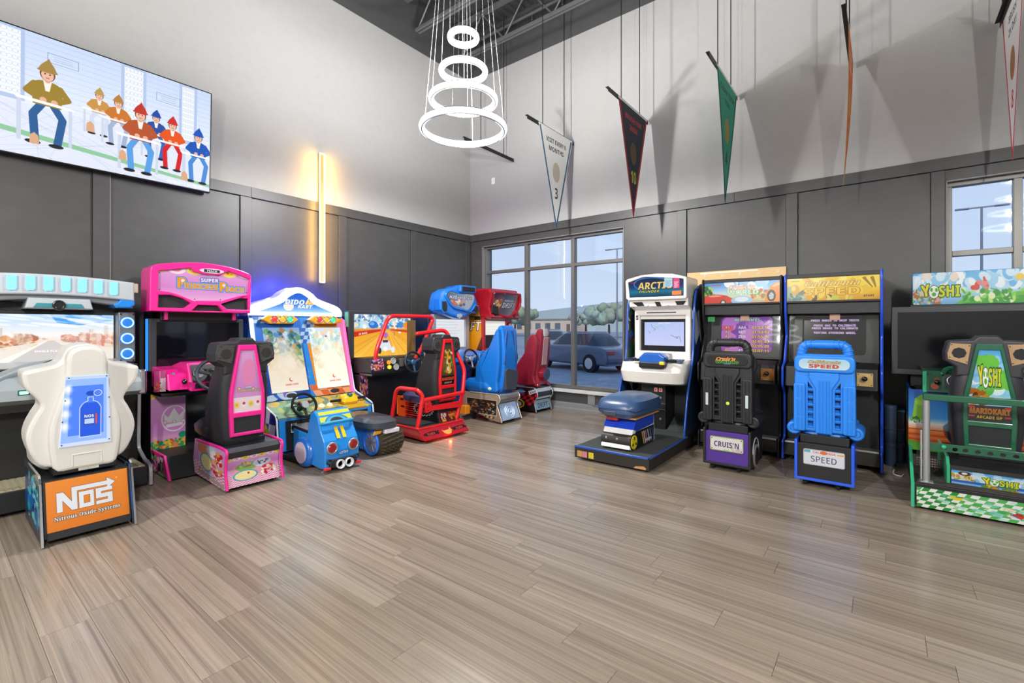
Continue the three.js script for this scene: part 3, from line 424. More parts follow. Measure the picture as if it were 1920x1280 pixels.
// ---------- bucket seat shared by the three kart machines ----------
function kartSeat(parent, x, zr, frameMat, art, o = {}) {
  const shell = o.shell ?? mSeatBlack, z = (v) => v - 1.92;
  const sh = [[-0.25, 1.10], [-0.252, 1.16], [-0.235, 1.245], [-0.215, 1.262], [-0.085, 1.27], [-0.056, 1.30], [0.056, 1.30], [0.085, 1.27], [0.215, 1.262], [0.235, 1.245], [0.252, 1.16], [0.25, 1.10], [0.185, 1.05], [0.185, 0.98], [-0.185, 0.98], [-0.185, 1.05]];
  const s = put(parent, 'seat_back', [loft([slice(0.37, 0.18, z(1.42), z(1.90), 0, 28, 0.35), slice(0.5, 0.2, z(1.45), z(1.91), 0, 28, 0.35), slice(0.72, 0.212, z(1.52), z(1.915), 0, 28, 0.35), slice(0.9, 0.205, z(1.6), z(1.92), 0, 28, 0.35), slice(1.02, 0.185, z(1.66), z(1.92), 0, 28, 0.35), slice(1.1, 0.18, z(1.7), z(1.9), 0, 28, 0.35)]), xf(ext(sh, 0.22, 0.022), [0, 0, z(1.81)])], shell, [x, o.y ?? 0, zr]);
  for (const k of [-1, 1]) {
    const q = [[0.098, 1.235], [0.215, 1.24], [0.235, 1.16], [0.232, 1.115], [0.12, 1.075]].map(([a, b]) => [k * a, b]);
    const sp = put(s, 'speaker_panel', ext(k > 0 ? q : q.reverse(), 0.012, 0.003), o.spk ?? M('#3d3b39', 0.55), [0, 0, z(1.923)]);
    put(sp, 'speaker_grille', ext(circ(k * 0.168, 1.165, 0.043, 8), 0.006, 0.001), mGrille, [0, 0, 0.007]); screws(sp, [[k * 0.11, 1.222], [k * 0.21, 1.228], [k * 0.222, 1.13], [k * 0.125, 1.095]], 0.008, 0.004);
  }
  const fo = [[-0.072, 1.24], [0.072, 1.24], [0.145, 0.82], [0.15, 0.66], [0.14, 0.435], [-0.14, 0.435], [-0.15, 0.66], [-0.145, 0.82]], ah = [[-0.056, 1.19], [0.056, 1.19], [0.118, 0.8], [0.114, 0.645], [-0.114, 0.645], [-0.118, 0.8]], bh = [[-0.114, 0.6], [0.114, 0.6], [0.11, 0.465], [-0.11, 0.465]];
  const f = put(s, 'rear_frame', ext(fo, 0.04, 0.01, [ah.slice().reverse(), bh.slice().reverse()]), frameMat, [0, 0, z(1.93)]);
  put(f, 'art_panel', ext(ah, 0.012, 0), print(art, 0.18, { clearcoat: 0.8, clearcoatRoughness: 0.1 }), [0, 0, 0.004]);
  put(f, 'speaker_cloth', ext(bh, 0.014, 0), mGrille, [0, 0, 0.002]);
  put(s, 'seat_cushion', loft([slice(0.36, 0.17, z(1.3), z(1.65)), slice(0.42, 0.215, z(1.22), z(1.66)), slice(0.48, 0.22, z(1.21), z(1.66)), slice(0.53, 0.18, z(1.27), z(1.6))]), o.cushion ?? mNavyPlastic);
  return s;
}
// ---------- 2: pink machine ----------
{
  const o = thing('driving_game_machine', 'bright pink racing machine with pink arched marquee and pink seat frame', 'arcade machine', [0, 0, 4.90], Math.PI / 2);
  const pink = gloss('#e2208a', 0.3);
  const logo = (g, x, y, s) => { text(g, 'SUPER', x + 20 * s, y - 44 * s, 40 * s, { fill: '#f4ecfa', lines: [['#3f78c8', 16 * s], ['#a77fc6', 6 * s]], rot: -0.03 }); text(g, 'P', x - 165 * s, y - 12 * s, 110 * s, { fill: '#f5a11c', lines: [['#3f78c8', 22 * s], ['#9fd4f2', 12 * s], ['#a04c18', 5 * s]] }); text(g, 'RINCESS', x - 35 * s, y + 8 * s, 56 * s, { fill: '#f5a11c', lines: [['#3f78c8', 20 * s], ['#9fd4f2', 11 * s], ['#a04c18', 4 * s]] }); text(g, 'P', x + 112 * s, y + 4 * s, 100 * s, { fill: '#f5a11c', lines: [['#3f78c8', 22 * s], ['#9fd4f2', 12 * s], ['#a04c18', 5 * s]] }); text(g, 'EACH', x + 200 * s, y + 18 * s, 54 * s, { fill: '#f5a11c', lines: [['#3f78c8', 20 * s], ['#9fd4f2', 11 * s], ['#a04c18', 4 * s]] }); dot(g, x - 158 * s, y - 30 * s, 12 * s, '#fde3ee'); dot(g, x + 118 * s, y - 12 * s, 11 * s, '#fde3ee'); };
  const weave = (g, w, h) => { fillBg(g, w, h, [[0, '#e3a8dc'], [0.6, '#d987d2'], [1, '#e6b4de']]); g.globalAlpha = 0.35; g.strokeStyle = '#f6dcf2'; for (let y = 0; y < h; y += 9) { g.beginPath(); for (let x = 0; x <= w; x += 12) g.lineTo(x, y + (x / 12 % 2) * 5); g.stroke(); } g.globalAlpha = 1; };
  const band = (g, w, y, r) => { for (let x = 0, k = 0; x < w + r; x += r * 2.1, k++) { dot(g, x, y, r, k % 2 ? '#f6e3f0' : '#f2e06a', r * 0.62); dot(g, x, y, r * 0.5, k % 2 ? '#e88fb0' : '#e8b52c', r * 0.34); dot(g, x - r * 0.2, y, r * 0.12, k % 2 ? '#fff' : '#d03c3c'); } };
  const mt = tex(768, 320, (g, w, h) => { weave(g, w, h); band(g, w, 22, 70); logo(g, 390, 165, 1.25); });
  const art = [[-0.405, 1.755], [-0.4, 1.945], [-0.13, 2.0], [-0.1, 1.965], [-0.02, 1.945], [0.14, 1.945], [0.2, 1.985], [0.22, 2.0], [0.435, 1.93], [0.42, 1.76], [0.32, 1.735], [0.165, 1.68], [-0.09, 1.67], [-0.2, 1.715], [-0.3, 1.745]];
  const spL = [[-0.405, 1.59], [-0.4, 1.71], [-0.3, 1.715], [-0.2, 1.685], [-0.13, 1.64], [-0.19, 1.59]], spR = spL.map(([x, y]) => [-x + 0.02, y]).reverse(), tr = [[-0.12, 1.565], [-0.065, 1.625], [0.12, 1.625], [0.17, 1.565]];
  const mo = smooth([[-0.47, 1.95], [-0.44, 2.0], [-0.3, 2.035], [-0.1, 2.062], [0.06, 2.064], [0.25, 2.045], [0.42, 1.998], [0.458, 1.955]], 4, false).concat([[0.445, 1.552], [0.0, 1.548], [-0.475, 1.552]]);
  const rev = (a) => a.slice().reverse();
  const mq = put(o, 'marquee', ext(mo, 0.3, 0.012, [rev(art), rev(spL), rev(spR), rev(tr)].map((a) => a)), pink, [0, 0, 0.69]);
  put(mq, 'marquee_art', ext(art, 0.02, 0), print(mt, 0.2, { clearcoat: 0.8 }), [0, 0, 0.115]); screws(mq, [[-0.39, 1.765], [-0.13, 1.985], [0.21, 1.985], [-0.09, 1.685], [0.15, 1.69], [0.41, 1.78], [-0.39, 1.93]], 0.127, 0.005);
  for (const p of [spL, spR, tr]) put(mq, 'speaker_grille', ext(p, 0.02, 0), mGrille, [0, 0, 0.1]);
  put(mq, 'name_badge', ext(circ(0.06, 1.985, 0.115, 32, 0.026), 0.014, 0.004), print(tex(256, 64, (g, w, h) => { g.fillStyle = '#f3dff0'; g.fillRect(0, 0, w, h); g.fillStyle = '#26262c'; g.fillRect(46, 14, 164, 36); text(g, 'PEACH', 128, 33, 34, { fill: '#f2eef4', lines: [['#26262c', 5]] }); }), 0.3), [0, 0, 0.15]);
  for (const x of [-0.33, 0.3]) put(mq, 'bracket', bx(x, x + 0.03, 1.47, 1.56, 0.02, 0.06, 0.004), pink);
  const cab = put(o, 'cabinet', [bx(-0.46, 0.46, 0.1, 0.74, 0.1, 0.82, 0.01), bx(-0.34, 0.38, 0.74, 2.0, 0.08, 0.58, 0.01), bx(-0.34, 0.38, 1.46, 1.57, 0.4, 0.66, 0.01)], mBlack);
  const scr = tex(512, 300, (g, w, h) => { g.fillStyle = '#12141c'; g.fillRect(0, 0, w, h); });
  const mon = put(o, 'monitor', bx(-0.43, 0.455, 0.95, 1.485, 0.54, 0.63, 0.008), M('#33363b', 0.4)); put(mon, 'screen', slab(-0.365, 0.405, 0.99, 1.45, 0.632, 0.006), M('#0a0b10', 0.05)); put(mon, 'blue_edge_light', bx(-0.437, -0.431, 0.96, 1.48, 0.55, 0.62, 0.002), glow('#2f8df5', 1.2));
  const cr = tex(384, 704, (g, w, h) => { weave(g, w, h); g.globalAlpha = 0.4; g.strokeStyle = '#8c2f8a'; for (let i = -40; i < 40; i++) { g.beginPath(); g.moveTo(i * 22, 90); g.lineTo(i * 22 + 500, 590); g.moveTo(i * 22, 590); g.lineTo(i * 22 + 500, 90); g.stroke(); } g.globalAlpha = 1; band(g, w, 26, 62); g.strokeStyle = '#ece6ea'; g.lineWidth = 16; g.beginPath(); g.ellipse(258, 330, 138, 160, 0, 0, 7); g.stroke(); poly(g, [[150, 380], [140, 260], [190, 310], [255, 195], [310, 300], [370, 240], [360, 380]], '#e6e2e2'); poly(g, [[165, 400], [350, 388], [354, 428], [170, 442]], '#e6e2e2'); for (const x of [155, 256, 358]) { dot(g, x, 372, 22, '#8a6a86'); dot(g, x, 372, 18, '#e6e2e2'); } fillBgRect(g, 0, 560, w, h - 560); });
  function fillBgRect(g, x, y, w, h) { g.fillStyle = '#e9a8d0'; g.fillRect(x, y - 20, w, 40); g.fillStyle = '#2f9a6a'; g.fillRect(x, y + 50, w, h); blobs(g, 60, 0, w, y + 40, y + 90, 8, 26, ['#2f9a6a', '#e8c030', '#d8503a', '#48b070', '#f0b040']); blobs(g, 26, 0, w, y + 90, y + h, 10, 24, ['#f08a5a', '#f0c840', '#3aa06a']); dot(g, 350, y - 10, 46, '#22987a', 40); }
  put(cab, 'crown_art', slab(-0.462, -0.175, 0.2, 0.745, 0.825, 0.008), print(cr, 0.3)); put(cab, 'pedal_well', bx(-0.16, 0.3, 0.22, 0.7, 0.815, 0.824, 0.002), mBlackGloss);
  const st = put(o, 'foot_box', side([[0.5, 0.03], [0.5, 0.2], [1.2, 0.2], [1.34, 0.02]], 0.88, 0.01), mBlack); put(st, 'pink_trim', side([[0.55, 0.01], [0.55, 0.2], [0.58, 0.215], [1.2, 0.215], [1.345, 0.01], [1.315, 0.01], [1.19, 0.19], [0.58, 0.19], [0.58, 0.01]], 0.02, 0.003), pink, [-0.45, 0, 0]);
  put(st, 'side_art', side([[0.58, 0.02], [0.58, 0.19], [1.19, 0.19], [1.31, 0.02]], 0.01, 0.001), print(tex(256, 96, (g, w, h) => { g.fillStyle = '#c04a80'; g.fillRect(0, 0, w, h); blobs(g, 90, 0, w, 0, h, 4, 16, ['#3c7a48', '#e8a0b8', '#f4f0f2', '#28405a', '#8fc070', '#2a2a34']); }), 0.4), [-0.452, 0, 0]);
  for (const x of [-0.36, 0.36]) caster(o, x, 1.1, 0.02); caster(o, -0.36, 0.3, 0.035); caster(o, 0.36, 0.3, 0.035);
  // dashboard
  const d = put(o, 'dashboard', [side([[0.6, 0.80], [0.6, 1.0], [0.95, 0.985], [1.08, 0.95], [1.12, 0.80]], 0.16, 0.012).translate(-0.32, 0, 0), side([[0.6, 0.78], [0.6, 1.0], [0.85, 1.05], [1.08, 1.05], [1.17, 0.87], [1.16, 0.78]], 0.54, 0.02).translate(0.03, 0, 0)], pink);
  put(d, 'gauge_face', quad([-0.22, 0.87, 1.185], [0.28, 0.87, 1.185], [0.28, 1.03, 1.11], [-0.22, 1.03, 1.11], 0.012), mBlack);
  for (const x of [-0.16, -0.04, 0.08]) put(d, 'gauge', [xf(ring(0.046, 0.006, 28), [x, 0.95, 1.152], [-0.43, 0, 0]), xf(cylZ(0.043, 0.006), [x, 0.95, 1.15], [-0.43, 0, 0]), xf(box(0.006, 0.04, 0.004, 0), [x + 0.01, 0.96, 1.156], [-0.43, 0, 0.6])], M('#6b6d74', 0.4));
  put(d, 'card_slot', bx(-0.2, -0.06, 0.8, 0.865, 1.15, 1.168, 0.006), mBlack); put(d, 'red_button', xf(new THREE.SphereGeometry(0.03, 20, 12), [-0.135, 0.835, 1.17], [0, 0, 0], [1, 0.5, 0.35]), gloss('#d01020', 0.25));
  put(d, 'shift_knob', xf(new THREE.SphereGeometry(0.024, 18, 12), [-0.29, 0.88, 1.185]), mBlackGloss); put(d, 'key_lock', xf(cylZ(0.012, 0.014), [-0.37, 0.96, 1.15]), mAlu);
  put(d, 'dash_shelf', bx(-0.46, 0.44, 0.745, 0.775, 0.6, 1.14, 0.006), mBlackGloss);
  put(d, 'side_art', slab(-0.495, -0.405, 0.79, 0.985, 1.05, 0.02), print(tex(256, 256, (g, w, h) => { fillBg(g, w, h, [[0, '#a82a6a'], [1, '#c05a88']], 'h'); checks(g, 130, 90, 126, 166, 8, 11, '#f3eef2', '#c8a0c0'); g.fillStyle = '#e87aa8'; g.fillRect(118, 0, 24, 160); blobs(g, 40, 0, 140, 150, 256, 5, 16, ['#b8862a', '#5a2a2a', '#d8402a']); dot(g, 160, 226, 18, '#e8b030'); }), 0.35));
  wheelOn(d, [-0.06, 0.93, 1.25], 0.15, -0.35, M('#26303a', 0.5), mBlack);
  // seat pod
  const podArt = tex(512, 384, (g, w, h) => { weave(g, w, h * 0.6); checks(g, 0, 230, w, 154, 26, 12, '#f3e3ea', '#e478a8'); band(g, w, 16, 40); dot(g, 250, 180, 215, '#e6a0b4', 95); dot(g, 190, 150, 110, '#7fae5c', 60); blobs(g, 30, 120, 240, 80, 150, 6, 18, ['#d0703c', '#7fb0c8', '#c8d07a']); dot(g, 170, 262, 122, '#48a6c8', 66); dot(g, 170, 262, 105, '#f4e6a0', 54); dot(g, 200, 240, 12, '#d8202c'); dot(g, 340, 130, 90, '#c9d8ee', 60); blobs(g, 24, 300, 400, 100, 150, 6, 14, ['#c02038', '#3a3f6a', '#e8e8f0']); dot(g, 400, 215, 70, '#e6547a', 44); blobs(g, 30, 330, 470, 190, 290, 8, 22, ['#d8202c', '#f6eee6', '#e6c8b0', '#c03040']); });
  const podSide = tex(384, 384, (g, w, h) => { weave(g, w, h); checks(g, 0, 210, w, 174, 16, 12, '#f3e3ea', '#e478a8'); dot(g, 210, 150, 150, '#e6a8b8', 120, 0.5); dot(g, 120, 70, 70, '#e08a5c', 50); dot(g, 220, 60, 60, '#c8d4ea', 40); dot(g, 160, 190, 74, '#48a6c8', 90, -0.3); dot(g, 160, 190, 60, '#f4e6a0', 76, -0.3); blobs(g, 40, 220, 320, 60, 260, 10, 26, ['#e4567c', '#f2ae3c', '#f6eee6', '#d8202c']); g.save(); g.translate(190, 320); g.rotate(0.16); logo(g, 0, 0, 0.62); g.restore(); });
  const po = [[1.34, 0.04], [1.30, 0.17], [1.34, 0.36], [2.0, 0.36], [2.06, 0.345], [2.035, 0.19], [2.07, 0.03], [2.04, 0.015]];
  const pod = put(o, 'seat_pod', side([[1.36, 0.05], [1.36, 0.335], [2.03, 0.335], [2.0, 0.2], [2.04, 0.05]], 0.44, 0.004), mBlack, [-0.02, 0, 0]);
  put(pod, 'black_lid', side([[1.34, 0.335], [1.34, 0.362], [2.0, 0.362], [2.05, 0.33], [2.03, 0.27], [2.005, 0.27], [2.01, 0.33]], 0.45, 0.004), mNavyPlastic);
  for (const [y0, y1, z0, z1, v0] of [[0.175, 0.275, 2.015, 2.035, 0.57], [0.035, 0.175, 2.06, 2.015, 0]]) { const g = quad([-0.215, y0, z0], [0.215, y0, z0], [0.215, y1, z1], [-0.215, y1, z1], 0.008), u = g.attributes.uv; for (let i = 0; i < u.count; i++) u.setY(i, v0 + u.getY(i) * (v0 ? 0.43 : 0.57)); put(pod, 'rear_art', g, print(podArt, 0.3)); }
  for (const s of [-1, 1]) { put(pod, 'side_art', side(po, 0.014, 0.002, [], s > 0), print(podSide, 0.3), [s * 0.228, 0, 0]); put(pod, 'pink_edge', new THREE.TubeGeometry(new THREE.CatmullRomCurve3(V3([[s * 0.232, 0.355, 1.4], [s * 0.232, 0.362, 1.98], [s * 0.232, 0.345, 2.062], [s * 0.232, 0.27, 2.05], [s * 0.232, 0.18, 2.04], [s * 0.232, 0.1, 2.055], [s * 0.232, 0.025, 2.075]])), 40, 0.013, 8), pink); }
  for (const [x, z] of [[-0.16, 1.98], [0.15, 1.98], [-0.16, 1.45], [0.15, 1.45]]) caster(o, x, z, 0.025);
  const seatArt = tex(256, 512, (g, w, h) => { weave(g, w, h); dot(g, 140, 190, 60, '#ec8fc4', 120); logo(g, 128, 330, 0.46); g.fillStyle = '#f6e2ea'; g.fillRect(0, 390, w, 122); for (let k = 0; k < 4; k++) { dot(g, 32 + k * 64, 450, 26, k % 2 ? '#f9f0f2' : '#f6d878'); if (k % 2) { dot(g, 32 + k * 64, 440, 14, '#d8405a', 12); dot(g, 32 + k * 64, 462, 9, '#f8f4ee'); } else poly(g, [0, 1, 2, 3, 4, 5, 6, 7, 8, 9].map((i) => { const a = i * Math.PI / 5 - Math.PI / 2, r = i % 2 ? 7 : 17; return [32 + k * 64 + r * Math.cos(a), 450 + r * Math.sin(a)]; }), '#e8b020'); } });
  kartSeat(o, -0.03, 1.9, pink, seatArt); put(o, 'seat_slide', bx(-0.2, 0.14, 0.36, 0.4, 1.4, 1.88, 0.005), mBlack);
}
// ---------- 3: blue two-player children's racer ----------
{
  const o = thing('driving_game_machine', 'blue two player racing machine with glowing arched sign, car seat and motorbike seat', 'arcade machine', [0, 0, 3.765], Math.PI / 2);
  const blue = gloss('#1f7fd2', 0.35), navy = gloss('#1b3f9e', 0.35), yellow = gloss('#eec21a', 0.3), amber = gloss('#d99a1c', 0.3), whiteEdge = M('#dfe5ec', 0.35);
  // lit arch
  const ao = [[-0.6, 1.53], [-0.6, 1.615], [-0.52, 1.68], [-0.26, 1.765], [-0.18, 1.83], [-0.075, 1.885], [0.02, 1.902], [0.115, 1.885], [0.22, 1.83], [0.3, 1.765], [0.56, 1.68], [0.64, 1.615], [0.64, 1.53]].map(([x, y]) => [(x - 0.02) * 0.98, y]);
  const ai = [[-0.49, 1.582], [-0.215, 1.69], [-0.12, 1.775], [0, 1.828], [0.12, 1.775], [0.215, 1.69], [0.49, 1.582]];
  const sm = (p) => smooth(p, 3, false);
  const arch = put(o, 'sign_box', ext(sm(ao), 0.2, 0.01), whiteEdge, [0, 0, 0.46]);
  const signTex = tex(512, 160, (g, w, h) => { fillBg(g, w, h, [[0, '#2258c4'], [0.55, '#2f6fd8'], [1, '#a9d2f4']]); for (let i = 0; i < 12; i++) poly(g, [[300 + i * 12, 90], [330 + i * 12, 26 + (i % 3) * 14], [322 + i * 12, 92]], i % 2 ? '#f6b04a' : '#f7d98c'); dot(g, 190, 110, 34, '#f2e0d2', 38); text(g, 'DIDO', 232, 76, 52, { fill: '#f4fbff', lines: [['#5f8fce', 8]], skew: -0.2 }); text(g, 'KART', 300, 112, 40, { fill: '#e8f4ff', lines: [['#6f96c4', 6]], skew: -0.25 }); });
  put(arch, 'sign_face', ext(sm(ai), 0.012, 0), new THREE.MeshPhysicalMaterial({ map: signTex, color: 0xa8a8a8, roughness: 0.3, emissive: 0xffffff, emissiveMap: signTex, emissiveIntensity: 0.55 }), [0, 0, 0.1]);
  const tubeO = sm(ao.map(([x, y], i) => [x * 0.955, i === 0 || i === ao.length - 1 ? 1.545 : y - 0.035])), tubeI = ai;
  put(arch, 'neon_light', ext(sm(ao.map(([x, y]) => [x * 0.985, y < 1.54 ? 1.537 : y - 0.012])), 0.03, 0.008, [sm(ai).slice().reverse()]), glow('#b8e4ff', 2.2), [0, 0, 0.105]);
  for (const [x, y, r] of [[-0.5, 1.72, 1], [-0.25, 1.84, 1.2], [0, 1.95, 1.57], [0.27, 1.84, 1.9], [0.5, 1.72, 1]]) { const l = new THREE.PointLight(0x2b38ff, 0.9, 0, 2); l.position.set(x, y, 0.2); l.castShadow = true; o.add(l); }
  const fl2 = new THREE.RectAreaLight(0xa8d8ff, 1.6, 1.1, 0.25); fl2.position.set(0, 1.7, 0.6); fl2.rotation.set(0, Math.PI, 0); o.add(fl2);
  // leaning face with two upright screens
  const cabSide = [[0.1, 0.06], [0.1, 1.53], [0.56, 1.53], [0.62, 1.5], [0.86, 0.54], [1.2, 0.44], [1.28, 0.38], [1.32, 0.04]];
  const cab = put(o, 'cabinet', side([[0.12, 0.07], [0.12, 1.52], [0.54, 1.52], [0.83, 0.53], [1.24, 0.4], [1.29, 0.07]], 1.16, 0.004), blue);
  const faceTex = tex(512, 512, (g, w, h) => { fillBg(g, w, h, [[0, '#1f6fd0'], [1, '#1a4fb4']]); poly(g, [[250, 0], [300, 0], [330, 512], [260, 512]], '#2a8ae0'); poly(g, [[268, 60], [512, 0], [512, 512], [300, 512]], '#e08a2a'); checks(g, 0, 0, 180, 40, 9, 2, '#bcd4ee', '#3f80cc', 0.4); checks(g, 225, 20, 70, 150, 3, 6, '#a8c4e4', '#2c64b8', 0.3); checks(g, 290, 440, 220, 72, 5, 2, '#f0a878', '#d86a3a', -0.5); for (let i = 0; i < 20; i++) { g.globalAlpha = 0.5; g.strokeStyle = '#8cc8f4'; g.beginPath(); g.arc(262 + rr(-14, 14), rr(330, 430), rr(4, 14), 0, 4); g.stroke(); } g.globalAlpha = 1; blobs(g, 12, 20, 200, 440, 500, 10, 40, ['#2f6fd8', '#8a6ad0', '#c8e0f8', '#173f9c']); poly(g, [[470, 40], [512, 30], [512, 512], [500, 512]], '#e878b0'); });
  const tl = 0.245, zf = (y) => 0.62 + (1.5 - y) * 0.25;
  put(cab, 'face_art', quad([-0.585, 0.54, zf(0.54)], [0.585, 0.54, zf(0.54)], [0.585, 1.52, zf(1.52)], [-0.585, 1.52, zf(1.52)], 0.012), print(faceTex, 0.3));
  const trackTex = (a) => tex(320, 512, (g, w, h) => {
    soft(g, w, h, 6, (q) => { fillBg(q, w, h, [[0, a ? '#86a6cc' : '#c4d8ea'], [0.16, a ? '#a8c4d8' : '#e2ecf2'], [0.3, a ? '#8fae94' : '#d4e4cc'], [0.55, '#efe4cc'], [1, '#f8f3e6']]); blobs(q, 90, 0, w, 20, 200, 6, 26, a ? ['#3f7f78', '#5f8fc0', '#b07a50', '#2f5f70', '#c8e0e8', '#6aa070'] : ['#b8d8c8', '#d8e4f0', '#e8cfae', '#a8c8d8', '#f4f4f0']); blobs(q, 26, 0, 90, 190, 330, 10, 34, ['#e2cfa8', '#d8b88c', '#eadfc4']); blobs(q, 26, 230, 320, 150, 330, 10, 34, a ? ['#7aa878', '#c8a878', '#dcd0a8'] : ['#dfe8cc', '#ead8b8', '#f0e8d4']); q.globalAlpha = 0.5; blobs(q, 18, 60, 260, 260, 500, 14, 50, ['#fbf6ea', '#efdcc0', '#fdfaf2']); });
    g.globalAlpha = 0.6; soft(g, w, h, 22, (q) => poly(q, [[130, 80], [190, 80], [w + 120, h], [-150, h]], a ? '#f3e4cc' : '#f4f3e0'));
    g.globalAlpha = 0.5; g.strokeStyle = a ? '#8f8a70' : '#a8b49a'; g.lineWidth = 4; for (const [x0, x1] of [[150, -120], [172, w + 90]]) { g.beginPath(); g.moveTo(x0, 92); g.lineTo(x1, 470); g.stroke(); } g.globalAlpha = 1; dot(g, 158, 76, 9, '#b85a3a'); dot(g, 176, 418, 16, '#e0503c'); dot(g, 182, 414, 13, '#f6ead8'); text(g, 'GAME OVER', 178, 456, 20, { fill: '#d8402c' });
  });
  for (const [x0, x1, a] of [[-0.475, -0.035, 1], [0.09, 0.53, 0]]) { const c = (x0 + x1) / 2; const s = put(cab, 'screen', quad([x0 + 0.02, 0.63, zf(0.63) + 0.012], [x1 + 0.02, 0.63, zf(0.63) + 0.012], [x1 - 0.01, 1.39, zf(1.39) + 0.012], [x0 - 0.01, 1.39, zf(1.39) + 0.012], 0.01), screenMat(trackTex(a), a ? 0.9 : 1.05)); put(cab, 'speaker_hole', xf(new THREE.SphereGeometry(0.062, 24, 12), [c + 0.02, 0.585, zf(0.585) + 0.008], [-0.24, 0, 0], [1, 0.42, 0.1]), mGrille); }
  for (const [s, c] of [[-1, '#cfe6ff'], [1, '#ff5fae']]) put(cab, 'light_strip', bar([[s * 0.592, 0.56, zf(0.56) - 0.005], [s * 0.592, 1.48, zf(1.48) - 0.005]], 0.022), glow(c, s > 0 ? 1.3 : 1.6));
  for (const x of [-0.29, 0.28]) { // traffic light bars
    const t = put(o, 'traffic_light', ext([[-0.225, 0], [-0.15, 0.05], [-0.13, 0.055], [0.13, 0.055], [0.15, 0.045], [0.21, 0.0], [0.15, -0.045], [0.13, -0.052], [-0.13, -0.052], [-0.15, -0.04]], 0.09, 0.015), amber, [x, 1.487, 0.68]);
    [['#ff3a34', -0.085], ['#ffc02a', 0.01], ['#3ff0a8', 0.1]].forEach(([c, dx]) => { put(t, 'signal_lamp', xf(new THREE.SphereGeometry(0.034, 20, 12), [dx, 0.003, 0.045], [0, 0, 0], [1, 1, 0.5]), glow(c, 1.0)); put(t, 'lamp_ring', xf(ring(0.039, 0.006, 26), [dx, 0.003, 0.047]), mChrome); });
  }
  // console
  const conTex = tex(512, 128, (g, w, h) => { fillBg(g, w, h, [[0, '#8fb8a0'], [0.45, '#9db878'], [0.55, '#e8c24a'], [1, '#e8b030']], 'h'); blobs(g, 60, 0, w, 0, h, 4, 24, ['#7fae9a', '#b8c86a', '#f2da6a', '#5f9a8a', '#f0c050']); });
  put(cab, 'console_top', quad([-0.59, 0.41, 1.275], [0.59, 0.41, 1.275], [0.59, 0.53, 0.86], [-0.59, 0.53, 0.86], 0.02), print(conTex, 0.3));
  for (const s of [-1, 1]) { put(cab, 'side_panel', side([[0.1, 0.03], [0.1, 1.53], [0.57, 1.53], [0.86, 0.56], [1.27, 0.43], [1.315, 0.03]], 0.014, 0.003, [], s > 0), print(tex(256, 256, (g, w, h) => { g.fillStyle = '#2a62bc'; g.fillRect(0, 0, w, h); checks(g, 60, 120, 200, 140, 6, 5, '#cfc8ea', '#2b2f8c', 0.3); poly(g, [[150, 256], [190, 200], [250, 256]], '#c8b83a'); }), 0.35), [s * 0.6, 0, 0]); put(cab, 'white_edge', new THREE.TubeGeometry(path([[s * 0.606, 1.5, 0.6], [s * 0.606, 0.56, 0.87], [s * 0.606, 0.435, 1.27], [s * 0.606, 0.04, 1.32]], 0.05), 40, 0.009, 8), whiteEdge); }
  put(cab, 'front_panel', quad([-0.58, 0.05, 1.3], [0.58, 0.05, 1.3], [0.58, 0.39, 1.27], [-0.58, 0.39, 1.27], 0.012), blue);
  const cd = put(cab, 'coin_door', quad([-0.51, 0.06, 1.312], [-0.2, 0.06, 1.312], [-0.2, 0.37, 1.286], [-0.51, 0.37, 1.286], 0.012), mBlack);
  put(cd, 'decal', slab(-0.465, -0.4, 0.24, 0.34, 1.304, 0.003), print(tex(64, 96, (g, w, h) => { g.fillStyle = '#d8dce2'; g.fillRect(0, 0, w, h); blobs(g, 30, 6, 58, 6, 90, 3, 10, ['#20262e', '#4a5058']); }), 0.5)); put(cd, 'red_label', slab(-0.3, -0.225, 0.29, 0.315, 1.297, 0.003), print(tex(64, 16, (g) => { g.fillStyle = '#c04a3a'; g.fillRect(0, 0, 64, 16); g.fillStyle = '#f0d8d0'; g.fillRect(6, 4, 52, 8); }), 0.5));
  for (const [x, y] of [[-0.36, 0.28], [-0.25, 0.345], [-0.41, 0.17]]) put(cd, 'lock', xf(cylZ(0.012, 0.014, 14), [x, y, 1.306]), mAlu);
  put(cab, 'coin_door_right', quad([0.3, 0.06, 1.312], [0.52, 0.06, 1.312], [0.52, 0.37, 1.286], [0.3, 0.37, 1.286], 0.012), mBlack);
  for (const x of [-0.01, 0.095]) put(cab, 'start_button', xf(lathe([[0, 0.03], [0.02, 0.028], [0.032, 0.015], [0.034, 0], [0, 0]], 24), [x, 0.452, 1.13], [0.3, 0, 0]), glow('#fff2cc', 1.0));
  const wh = wheelOn(cab, [-0.31, 0.525, 1.3], 0.135, -0.45, mRubber, mBlack); for (const s of [-1, 1]) put(wh, 'red_button', xf(new THREE.SphereGeometry(0.014, 12, 8), [s * 0.055, 0.035, 0.012]), gloss('#c01018'));
  put(wh, 'badge', xf(cylZ(0.04, 0.02), [0, 0, 0.016]), mAlu); put(cab, 'wheel_hood', loft([slice(0.40, 0.16, 1.0, 1.2, -0.31), slice(0.5, 0.12, 1.02, 1.18, -0.31), slice(0.53, 0.06, 1.05, 1.15, -0.31)]), gloss('#7fae8c', 0.35));
  const hb = put(o, 'handlebar', loft([slice(-0.05, 0.09, -0.06, 0.07), slice(0, 0.115, -0.075, 0.085), slice(0.04, 0.1, -0.06, 0.06), slice(0.06, 0.06, -0.03, 0.03)]), yellow, [0.35, 0.5, 1.12], [0.35, 0, 0]);
